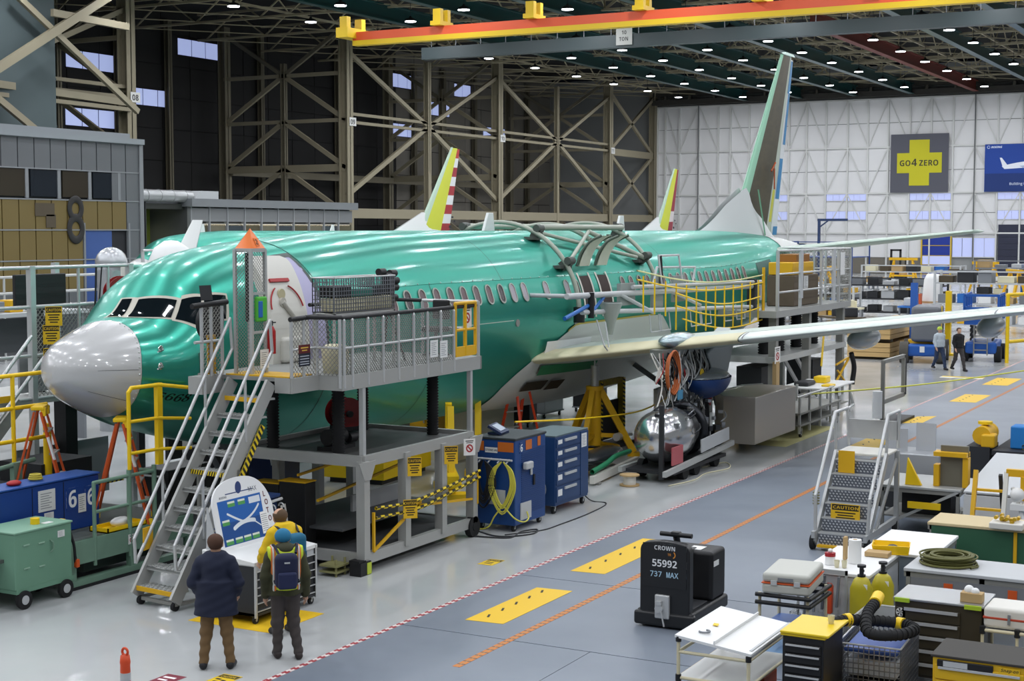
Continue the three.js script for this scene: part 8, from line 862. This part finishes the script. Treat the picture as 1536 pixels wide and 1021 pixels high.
// ---------- office block with the big 8 ----------
{
  const o = thing('office_block', 'two storey office block with translucent panels and a large painted 8', 'building', [65.5, 0, -70]); const W = 12, pn = mat(0x5d6063, 0.5), fr = mat(0x7a7d80, 0.5), yl = mat(0x6a5a2e, 0.6), H = 11.3;
  part(o, 'core', BB(-30, W - 0.1, 0, H - 0.1, -8, -0.2), mat(0x3a3b3c, 0.8)); const nx = 9;
  for (let i = -8; i < nx; i++) for (let k = 0; k < 6; k++) { const x0 = i * W / nx, y0 = k * H / 6, isWin = k === 4 && i > -6 && i < 7, isDoor = k < 3 && i >= 5 && i < 8; if (isDoor) continue; if (isWin && i % 2 === 0) continue; if (isWin) continue; part(o, 'panel', BB(x0 + 0.04, x0 + W / nx - 0.04, y0 + 0.04, y0 + H / 6 - 0.04, -0.1, 0), k < 4 && i < 8 && k >= 1 ? yl : pn); }
  for (let i = -3; i < 4; i++) { const x0 = i * 2 * W / nx - 0.3, m = i % 2 ? mat(0x1d232a, 0.12) : mat(0x342f26, 0.15); part(o, 'window', BB(x0, x0 + 2.2, 7.7, 9.35, -0.12, -0.04), m); part(o, 'window_mullion', BB(x0 + 2.2, x0 + 2.45, 7.6, 9.4, -0.1, 0.02), fr); }
  for (let k = 0; k <= 6; k++) part(o, 'frame_rail', BB(-11, W, k * H / 6 - 0.04, k * H / 6 + 0.04, -0.05, 0.04), fr); part(o, 'roof_edge', [BB(-14, W + 0.2, H, H + 0.35, -0.6, 0.3), BB(-14, W, H + 0.35, H + 0.75, -3, -0.8)], mat(0x80868a, 0.5)); part(o, 'corner_post', BB(W - 0.1, W + 0.25, 0, H, -0.4, 0.1), fr); part(o, 'end_wall', BB(W - 0.12, W, 0, H, -8, 0), pn);
  part(o, 'big_digit', [tor(0, 0, 0, 0.52, 0.2, 'z', 6.283, 30).scale(1, 1.15, 0.3).translate(6.0, 7.0, 0.06), tor(0, 0, 0, 0.56, 0.21, 'z', 6.283, 30).scale(1, 1.25, 0.3).translate(6.0, 5.72, 0.06)], mat(0x222120, 0.7), 'dark painted figure 8'); part(o, 'doorway', BB(6.8, 10.9, 0, 6.0, -0.5, -0.15), mat(0x1c1d22, 0.7)); part(o, 'blue_curtain', BB(6.85, 9.3, 0, 5.6, -0.12, -0.04), mat(0x34508c, 0.5), 'blue curtain'); part(o, 'door_frame', [BB(6.7, 6.85, 0, 6.1, -0.1, 0.05), BB(10.8, 10.95, 0, 6.1, -0.1, 0.05)], fr); part(o, 'machine_relief', [bx(3.4, 6.9, 0.03, 1.6, 0.8, 0.06), bx(3.9, 6.2, 0.03, 0.8, 0.8, 0.06)], mat(0x4a4030, 0.7));
  const q = thing('office_block', 'low glazed office row with grey panels behind the green crown', 'building', [88.5, 0, -75]); part(q, 'core', BB(0, 21.3, 0, 7.6, -6, -0.3), mat(0x4b4d50, 0.7)); for (let i = 0; i < 10; i++) { const x = i * 2.13; part(q, 'panel', BB(x + 0.05, x + 2.08, 6.3, 7.3, -0.2, 0), mat(0x77797b, 0.5)); part(q, 'window', BB(x + 0.1, x + 2.03, 4.4, 6.1, -0.25, -0.12), mat([0x57503f, 0x6d6757, 0x3e4248][i % 3], 0.2)); part(q, 'mullion', BB(x - 0.06, x + 0.06, 0, 7.4, -0.3, 0.06), mat(0x8a8d8f, 0.5)); part(q, 'lower_panel', BB(x + 0.05, x + 2.08, 0, 4.3, -0.2, 0), mat(0x6b6e70, 0.6)); } part(q, 'roof_edge', BB(-0.3, 21.6, 7.4, 8.0, -6.2, 0.4), mat(0x73777a, 0.5)); part(q, 'ceiling_strip', BB(0.3, 21, 6.0, 6.12, -0.3, -0.12), new THREE.MeshStandardMaterial({ color: 0xffffff, emissive: 0xfff2cf, emissiveIntensity: 0.8 }), 'lit strip lamp');
  const r = thing('lit_room', 'green walled room with glowing lamp beside the office row', 'room', [83, 0, -79]); part(r, 'back_wall', BB(0, 6.2, 0, 7.2, -0.2, 0), mat(0x6c7a2c, 0.7)); part(r, 'side_wall', [BB(-0.3, 0, 0, 7.4, -0.2, 3.4)], mat(0x2f3130, 0.7)); part(r, 'lintel', BB(-0.3, 6.2, 7.2, 7.6, -0.2, 3.4), mat(0x2d302c, 0.7)); part(r, 'pale_panel', BB(1.8, 4.3, 3.8, 6.2, 0.02, 0.06), mat(0xb5b78c, 0.6)); part(r, 'lamp_tube', BB(2.1, 3.9, 6.35, 6.6, 0.1, 0.3), new THREE.MeshStandardMaterial({ color: 0xffffff, emissive: 0xf4f6c8, emissiveIntensity: 2 }), 'glowing tube lamp'); const l = new THREE.RectAreaLight(0xf4f6c8, 30, 1.8, 0.25); l.position.set(3, 6.3, 0.4); l.rotation.x = -PI / 2; r.add(l);
  const d = thing('air_duct', 'fat silver air duct running over the room to a white box', 'duct', [83.5, 7.6, -75.5]); part(d, 'tube', [cyl(2.7, 0.55, 0, 0.45, 5.6, 18, 'x'), ...[0.6, 2, 3.4, 4.8].map(x => cyl(x, 0.55, 0, 0.48, 0.1, 18, 'x'))], mat(0xa7a9aa, 0.35, 0.5)); part(d, 'box', extr([[5.4, 0.2], [6, 0.05], [8.3, 0.05], [8.3, 1.0], [6.2, 1.0]], 0.9).translate(0, 0, -0.45), M.lgrey); part(d, 'support', BB(0.5, 0.6, -7.6, 0.2, -0.1, 0.1), M.dark); part(d, 'support', BB(7.8, 7.9, -7.6, 0.1, -0.1, 0.1), M.dark);
}
// far railing, benches and carts on the left behind the nose
{
  const r = thing('guard_rail', 'long grey pipe guard rail in front of the office block', 'rail', [44, 0, -50]); for (const y of [2.9, 3.6]) part(r, 'rail', rod([-6, y, 0], [12, y, 0], 0.06), M.galv); for (let x = -6; x <= 12; x += 2.2) part(r, 'post', rod([x, 0, 0], [x, 3.6, 0], 0.05), M.galv); part(r, 'wall_panel', BB(-6, 12, 0, 2.2, -0.2, -0.1), mat(0x4a4b4d, 0.7));
  const cab = thing('storage_cabinet', 'brown metal cabinet with yellow sticker by the guard rail', 'cabinet', [38.5, 0, -46]); part(cab, 'body', rb(0, 2.1, 0, 1.9, 4.2, 0.9, 0.04), mat(0x4c2a20, 0.6)); part(cab, 'sticker', bx(0.3, 3.8, 0.46, 0.4, 0.4, 0.02), M.yellow);
  const mk = (n, lab, cat, p, ry, ps) => { const o = thing(n, lab, cat, p, ry); for (const [nm, g, m] of ps) part(o, nm, g, m); };
  mk('work_bench', 'cluttered bench with small boxes far behind the nose stand', 'bench', [27.5, 0, -30], 0, [['top', BB(-3, 3, 3.4, 3.5, -0.6, 0.6), M.lgrey], ['leg', BB(-2.9, -2.8, 0, 3.4, -0.5, 0.5), M.grey], ['leg', BB(2.8, 2.9, 0, 3.4, -0.5, 0.5), M.grey], ['backboard', BB(-3, 3, 2.4, 3.3, -0.5, -0.45), mat(0x4d4f52, 0.7)]]);
  for (let k = 0; k < 8; k++) solo('parts_box', ['tan', 'blue', 'white', 'brown', 'grey', 'amber', 'cream', 'dark'][k] + ' small box on the cluttered far bench', 'box', rb(0, 0.14, 0, 0.45, 0.2 + 0.06 * (k % 3), 0.4, 0.02), [M.tan, M.lblue, M.white, M.brown, M.grey, M.dyellow, M.cream, M.dark][k], [25.2 + k * 0.62, 3.52, -30]);
  mk('wrapped_roll', 'white rounded cover standing behind the far side stand', 'cover', [34.5, 0, -30], 0, [['cover', lathe([[0, 0], [0.75, 0], [0.72, 4.6], [0.5, 5.1], [0.2, 5.3], [0, 5.32]], 22), M.white]]); mk('wrapped_roll', 'foil wrapped bundle beside the white cover', 'bundle', [32, 0, -30], 0, [['bundle', [cyl(0, 2.3, 0, 0.4, 4.6, 14), sph(0, 4.7, 0, 0.45)], mat(0xb7babd, 0.25, 0.5)]]);
  for (const [x, z, k] of [[29.5, -38, 'by the foil bundle'], [47.5, -52, 'near the second airliner nose'], [26, -34, 'above the cluttered far bench']]) { const c = thing('warning_pyramid', 'orange pyramid marker on a post ' + k, 'marker', [x, 0, z]); part(c, 'post', rod([0, 0, 0], [0, 5.0, 0], 0.08), M.grey); part(c, 'cone', new THREE.ConeGeometry(0.4, 0.6, 4).translate(0, 5.2, 0), mat(0xe0701f, 0.5)); }
  mk('work_stand', 'aluminium stand with yellow panels beside the second airliner nose', 'work stand', [62, 0, -53.2], 0, [['deck', BB(-3, 4, 3.2, 3.4, -2, 0), M.alu], ['post', BB(-3, -2.85, 0, 4.6, -0.1, 0), M.steel], ['post', BB(3.85, 4, 0, 4.6, -0.1, 0), M.steel], ['rail', rod([-3, 4.6, 0], [4, 4.6, 0], 0.06), M.steel], ['yellow_panel', BB(-1, 2, 3.4, 4.4, -0.1, -0.05), M.dyellow], ['dark_gear', BB(0, 3, 4.2, 4.7, -1, -0.4), M.dark]]);
  const en = thing('engine_inlet', 'green rimmed open door panel behind the nose of main aircraft', 'panel', [25.5, 3.2, -23.2]); part(en, 'panel', rb(0, 0.9, 0, 1.0, 1.5, 0.12, 0.08, 0.5), mSkin); part(en, 'rim', rb(-0.45, 0.9, 0.1, 0.2, 1.5, 0.16, 0.06, 0.5), M.offw); part(en, 'stand', BB(-0.1, 0.1, -3.2, 0.2, -0.1, 0.1), M.dark);
}
// ---------- lifts, crates and racks up the hall ----------
{
  const bl = mat(0x1c56a8, 0.45);
  const o = thing('boom_lift', 'blue and grey boom lift with fat tyres parked under the wing', 'lift', [65.6, 0, -15.2], 0.15); part(o, 'chassis', rb(0, 0.55, 0, 2.6, 0.5, 1.3, 0.12), bl); for (const x of [-1.0, 1.0]) for (const z of [-0.75, 0.75]) { const w = part(o, 'tyre', cyl(x, 0.45, z, 0.45, 0.36, 24, 'z'), mat(0x4d4a44, 0.8)); part(w, 'hub', cyl(x, 0.45, z, 0.2, 0.38, 16, 'z'), M.lgrey); } part(o, 'turret', rb(0.1, 1.65, 0.1, 2.3, 1.5, 1.2, 0.15), mat(0x6a6d72, 0.5)); part(o, 'turntable', cyl(0, 0.86, 0, 0.7, 0.14, 24), M.dyellow); part(o, 'boom', [bar([1.3, 0.9, -0.6], [1.6, 3.3, -0.6], 0.3, 0.4), bar([1.7, 3.2, -0.6], [2.4, 0.9, -0.6], 0.28, 0.34)], bl, 'folded blue boom'); part(o, 'yellow_stripe', bx(-0.35, 1.75, 0.71, 0.22, 1.3, 0.03, 0, 0, -0.1), M.yellow); part(o, 'vent', bx(-1.06, 1.9, 0.2, 0.02, 0.3, 0.5), M.dark); part(o, 'vent', bx(0.7, 1.5, 0.71, 0.4, 0.3, 0.02), M.dark); part(o, 'logo_badge', bx(-1.31, 0.6, 0, 0.02, 0.25, 0.2), M.white);
  const s = thing('scissor_lift', 'blue scissor lift with railed basket and yellow gate', 'lift', [67.5, 0, -13.1], 0.1); part(s, 'chassis', rb(0, 0.6, 0, 2.6, 0.5, 1.3, 0.08), bl); for (const x of [-0.95, 0.95]) for (const z of [-0.68, 0.68]) part(s, 'wheel', cyl(x, 0.34, z, 0.34, 0.28, 20, 'z'), M.rubber); for (const y of [0.95, 1.15, 1.35]) for (const z of [-0.45, 0.45]) part(s, 'scissor_arm', [bar([-1.1, y, z], [1.1, y + 0.18, z], 0.06, 0.1), bar([-1.1, y + 0.18, z], [1.1, y, z], 0.06, 0.1)], M.dark); part(s, 'platform', BB(-1.35, 1.35, 1.6, 1.75, -0.7, 0.7), bl); part(s, 'side_panel', [BB(-1.35, 1.35, 1.75, 2.05, 0.68, 0.72), BB(-1.37, -1.33, 1.75, 2.05, -0.7, 0.7)], bl); for (const x of [-1.35, -0.45, 0.45, 1.35]) for (const z of [-0.7, 0.7]) part(s, 'guard_post', BB(x - 0.05, x + 0.05, 1.75, 2.85, z - 0.05, z + 0.05), bl); part(s, 'guard_rail', [...[2.3, 2.85].flatMap(y => [BB(-1.35, 1.35, y - 0.05, y + 0.05, 0.66, 0.74), BB(-1.35, 1.35, y - 0.05, y + 0.05, -0.74, -0.66), BB(-1.4, -1.3, y - 0.05, y + 0.05, -0.7, 0.7)])], bl); part(s, 'lettering', [bx(-0.2, 1.9, 0.73, 0.6, 0.14, 0.01), bx(-1.38, 1.9, 0, 0.01, 0.14, 0.6)], M.white); part(s, 'ladder', [BB(-1.42, -1.38, 0.3, 1.6, -0.3, -0.25), BB(-1.42, -1.38, 0.3, 1.6, 0.25, 0.3), ...[0.5, 0.8, 1.1, 1.4].map(y => BB(-1.42, -1.38, y, y + 0.05, -0.3, 0.3))], M.dullalu);
  const yg = thing('yellow_barrier', 'yellow pipe barrier gate around the scissor lift', 'barrier', [66.3, 0, -11.9]); part(yg, 'frame', rail([[0, 0, 0], [0, 2.9, 0], [1.6, 2.9, 0.6], [1.6, 0.9, 0.6], [0, 0.9, 0]], 0.08), M.yellow); part(yg, 'long_rail', rod([1.6, 1.0, 0.6], [6, 1.0, 1.6], 0.08), M.yellow); part(yg, 'post', rod([6, 0, 1.6], [6, 1.1, 1.6], 0.08), M.yellow); const yp = thing('yellow_barrier', 'tall yellow post frame between the two blue lifts', 'barrier', [69.2, 0, -15.0]); part(yp, 'post', BB(-0.12, 0.12, 0, 2.9, -0.12, 0.12), M.yellow); part(yp, 'arm', BB(-1.4, 0, 1.5, 1.7, -0.1, 0.1), M.yellow); part(yp, 'foot', BB(-0.3, 0.3, 0, 0.1, -0.3, 0.3), M.yellow);
  for (let k = 0; k < 2; k++) { const c = thing('lumber_crate', ['pale timber crate on the floor under the wing, lowest one', 'pale timber crate stacked on top of another under the wing'][k], 'crate', [69.6, k * 0.78, -17.6]); for (let i = 0; i < 3; i++) part(c, 'plank', BB(-4.2, 4.2, 0.12 + i * 0.21, 0.31 + i * 0.21, 0.9, 0.97 + 0.01 * (i % 2)), i % 2 ? M.wood : mat(0xbf9f68, 0.7)); for (let i = 0; i < 3; i++) part(c, 'plank', BB(-4.27, -4.2, 0.12 + i * 0.21, 0.31 + i * 0.21, -0.9, 0.97), M.wood); part(c, 'core', BB(-4.18, 4.18, 0.13, 0.72, -0.9, 0.9), M.tan); part(c, 'skid', [BB(-4, -3.7, 0, 0.12, -0.9, 0.95), BB(3.7, 4, 0, 0.12, -0.9, 0.95), BB(-0.2, 0.2, 0, 0.12, -0.9, 0.95)], M.brown); }
  const wc = thing('wrapped_winglet', 'white wrapped winglet standing on a stand behind the wing', 'cover', [88.5, 0, -20.1]); part(wc, 'cover', lathe([[0, 0], [0.55, 0], [0.62, 1.4], [0.5, 2.8], [0.35, 3.1], [0, 3.15]], 18), M.white); part(wc, 'band', cyl(0, 1.5, 0, 0.63, 0.1, 18), M.tan); const op = thing('hazard_post', 'orange post beside the white wrapped winglet', 'post', [87.4, 0, -20.7]); part(op, 'post', BB(-0.25, 0.25, 0, 2.0, -0.2, 0.2), M.orange); part(op, 'base', BB(-0.4, 0.4, 0, 0.1, -0.3, 0.3), M.dark);
  // racks
  const rack = (lab, x, z, w, d, h, n, m, ry = 0) => { const c = thing('parts_rack', lab, 'rack', [x, 0, z], ry); for (const a of [-1, 1]) for (const b of [-1, 1]) part(c, 'post', BB(a * w / 2 - 0.06, a * w / 2 + 0.06, 0, h, b * d / 2 - 0.06, b * d / 2 + 0.06), m); for (let k = 0; k < n; k++) part(c, 'shelf', BB(-w / 2, w / 2, (k + 0.35) * h / n, (k + 0.35) * h / n + 0.08, -d / 2, d / 2), m); part(c, 'top_rail', [BB(-w / 2, w / 2, h - 0.08, h, d / 2 - 0.05, d / 2), BB(-w / 2, w / 2, h - 0.08, h, -d / 2, -d / 2 + 0.05), BB(-w / 2 - 0.03, -w / 2 + 0.03, h - 0.08, h, -d / 2, d / 2)], m); return c; };
  const racks = [['silver pipe rack beyond the scissor lift, closest to the wing tip', 86, -15.5, 1.6, 7.5, 3.4, 3, M.lgrey], ['grey shelf rack with dark bins behind the timber crates', 98, -25, 1.8, 7, 2.6, 3, M.dark], ['white rack of small parts beside the dark bin rack', 92, -28.5, 1.6, 6, 2.2, 3, M.lgrey], ['silver rack with mixed cartons near the blue roll-up door', 125, -30, 2, 8, 2.8, 3, M.lgrey], ['grey rack with yellow tools below the navy door', 128, -21, 2, 9, 3.2, 3, M.grey], ['blue steel gantry rack by the end wall', 140, -42, 6, 7, 4.6, 2, mat(0x24427c, 0.5)], ['second blue gantry rack beside the first gantry', 150, -51, 6, 6, 4.2, 2, mat(0x24427c, 0.5)], ['long white shelf rack under the tailplane tip', 106, -36, 2, 8, 2.4, 3, M.lgrey]];
  const cols = [['white', M.white], ['tan', M.tan], ['dark', M.dark], ['yellow', M.dyellow], ['grey', M.grey], ['cream', M.cream], ['silver', M.lgrey], ['blue', M.lblue], ['brown', M.brown]];
  racks.forEach(([lab, x, z, w, d, h, n, m], ri) => { rack(lab, x, z, w, d, h, n, m); if (ri === 5 || ri === 6) return; for (let k = 0; k < n; k++) for (let i = 0; i < 7; i++) { const [cn, cm] = cols[ri === 1 ? [2, 4, 2, 6, 2, 4, 2][i] : (ri * 5 + k * 4 + i * 2 + (i * i) % 3) % 9], bw = d / 7 * rr(0.6, 0.85), bh = rr(0.25, h / n * 0.62); solo('stored_box', cn + ' box stored on the ' + lab.replace(/,.*/, '').split(' ').slice(0, 9).join(' '), 'box', rb(0, bh / 2, 0, w * rr(0.5, 0.8), bh, bw, 0.03), cm, [x + rr(-0.15, 0.15), (k + 0.35) * h / n + 0.08, z - d / 2 + (i + 0.5) * d / 7], 0, 'boxes on the racks up the hall'); } });
  // low carts with mixed gear
  for (let k = 0; k < 16; k++) { const [cn, cm] = cols[(k * 4 + 1) % 9], [bn, bm] = cols[(k * 2 + 3) % 9], x = 80 + (k * 37) % 60, z = -38 + (x - 80) * -0.25 + (k * 13) % 22 + ({ 4: 5, 5: -9, 10: -5 })[k] * 1 || -38 + (x - 80) * -0.25 + (k * 13) % 22; const c = thing('tool_cart', cn + ' topped parts cart with ' + bn + ' load standing up the hall', 'cart', [x, 0, z], (k % 5) * 0.3, 'parts carts up the hall'); part(c, 'top', BB(-1.2, 1.2, 0.85, 0.95, -0.7, 0.7), cm); for (const a of [-1.1, 1.1]) for (const b of [-0.6, 0.6]) part(c, 'leg', BB(a - 0.05, a + 0.05, 0, 0.85, b - 0.05, b + 0.05), M.grey); part(c, 'load', [rb(-0.4, 1.2, 0, 1.0, 0.5, 0.8, 0.05), cyl(0.6, 1.15, 0.1, 0.3, 0.4, 12)], bm); part(c, 'shelf', BB(-1.1, 1.1, 0.3, 0.36, -0.6, 0.6), M.grey); }
  const jib = thing('jib_crane', 'dark blue jib crane standing before the white end wall', 'crane', [185, 0, -56.2]); part(jib, 'mast', BB(-0.15, 0.15, 0, 7.1, -0.15, 0.15), mat(0x24385e, 0.5)); part(jib, 'arm', BB(-0.12, 0.12, 6.8, 7.1, -0.2, 3.6), mat(0x24385e, 0.5)); part(jib, 'brace', bar([0, 6.0, 0], [0, 6.9, 1.2], 0.15), mat(0x24385e, 0.5));
  const fl = thing('forklift', 'black forklift mast parked by the blue roll-up door', 'forklift', [165, 0, -41.5]); part(fl, 'mast', [BB(-0.2, 0, 0, 3.6, -0.6, -0.4), BB(-0.2, 0, 0, 3.6, 0.4, 0.6), BB(-0.2, 0, 3.4, 3.6, -0.6, 0.6)], M.black); part(fl, 'body', rb(1.2, 1.0, 0, 2.2, 1.2, 1.3, 0.15), M.dark); part(fl, 'roof', BB(0.2, 2, 2.5, 2.65, -0.6, 0.6), M.black); for (const x of [0.4, 1.9]) for (const z of [-0.6, 0.6]) part(fl, 'wheel', cyl(x, 0.35, z, 0.35, 0.25, 16, 'z'), M.rubber); part(fl, 'roof_post', [BB(0.2, 0.3, 1.4, 2.5, -0.6, -0.5), BB(1.9, 2, 1.4, 2.5, 0.5, 0.6)], M.black);
}

// ---------- far side clutter seen below the fuselage ----------
{
  const o = thing('work_stand', 'dark far side work stand seen between the belly and lower frame', 'work stand', [25.5, 0, -21.8]); for (const x of [0, 2.4, 4.8, 7.2, 9.6]) part(o, 'post', BB(x - 0.08, x + 0.08, 0, 2.2, -0.08, 0.08), M.dullalu); part(o, 'beam', BB(-0.2, 9.8, 1.95, 2.2, -0.1, 0.1), M.dullalu); part(o, 'beam', BB(-0.2, 9.8, 0.3, 0.45, -0.1, 0.1), M.dullalu); part(o, 'deck', BB(-0.2, 9.8, 2.1, 2.25, -2.5, -0.1), M.dark); for (let k = 0; k < 4; k++) part(o, 'dark_panel', BB(0.3 + k * 2.4, 2.1 + k * 2.4, 0.5, 1.6 + 0.2 * (k % 2), -0.9, -0.8), [M.black, M.dark, mat(0x2e3136, 0.7), M.black][k]);
  [['black', M.black, 22.6, -19.6, 0.9], ['dark grey', M.dark, 24.2, -19.9, 1.1], ['blue', M.navy, 25.9, -19.8, 1.0], ['black', M.black, 29.6, -20.2, 0.8], ['grey', M.grey, 31.2, -20.4, 1.0], ['yellow', M.dyellow, 33.4, -20.6, 0.7], ['white', M.offw, 36.4, -20.6, 1.3], ['dark grey', M.dark, 38.4, -20.4, 1.2], ['white', M.lgrey, 40.6, -20.8, 1.4], ['black', M.black, 42.6, -20.2, 1.2]].forEach(([n, m, x, z, h], k) => { const c = thing('tool_cart', n + ' equipment cart under the fuselage, ' + ['first', 'second', 'third', 'fourth', 'fifth', 'sixth', 'seventh', 'eighth', 'ninth', 'tenth'][k] + ' from the nose gear', 'cart', [x, 0, z], 0.1 * (k % 4)); part(c, 'box', rb(0, 0.16 + h / 2, 0, 1.25, h, 0.7, 0.03), m); part(c, 'handle', rail([[-0.66, 0.7, 0.3], [-0.75, 0.95, 0.3], [-0.75, 0.95, -0.3], [-0.66, 0.7, -0.3]], 0.02), M.steel); part(c, 'shelf_lip', BB(-0.64, 0.64, 0.14, 0.18, -0.37, 0.37), M.grey); casters(c, [[-0.5, 0.28], [0.5, 0.28], [-0.5, -0.28], [0.5, -0.28]], 0.06, 0.14); });
}

for (let k = 0; k < 6; k++) { const o = thing('assembly_jig', ['yellow A-shaped jig with grey box near the dark bin rack', 'yellow jig with white drum behind the silver pipe rack', 'yellow jig with dark motor under the blue banner', 'yellow jig with tan crate by the forklift', 'yellow jig with silver tank below navy door', 'yellow jig with blue case near the white shelf rack'][k], 'jig', [[112, 0, -33], [108, 0, -19], [134, 0, -26], [150, 0, -37], [120, 0, -17.5], [100, 0, -33]][k], k * 0.5); const y = M.dyellow; for (const s of [-1, 1]) part(o, 'frame_leg', bar([s * 1.3, 0, 0.7], [s * 0.9, 2.8, 0], 0.16), y); for (const s of [-1, 1]) part(o, 'frame_leg', bar([s * 1.3, 0, -0.7], [s * 0.9, 2.8, 0], 0.16), y); part(o, 'top_beam', BB(-1.4, 1.4, 2.7, 2.95, -0.15, 0.15), y); part(o, 'cross_beam', BB(-1.2, 1.2, 1.1, 1.25, -0.5, 0.5), y); part(o, 'load', k % 2 ? cyl(0, 1.65, 0, 0.4, 0.8, 14) : rb(0, 1.65, 0, 1.3, 0.8, 0.8, 0.05), [M.grey, M.white, M.dark, M.tan, M.lgrey, M.lblue][k]); }
renderer.render(scene, camera);
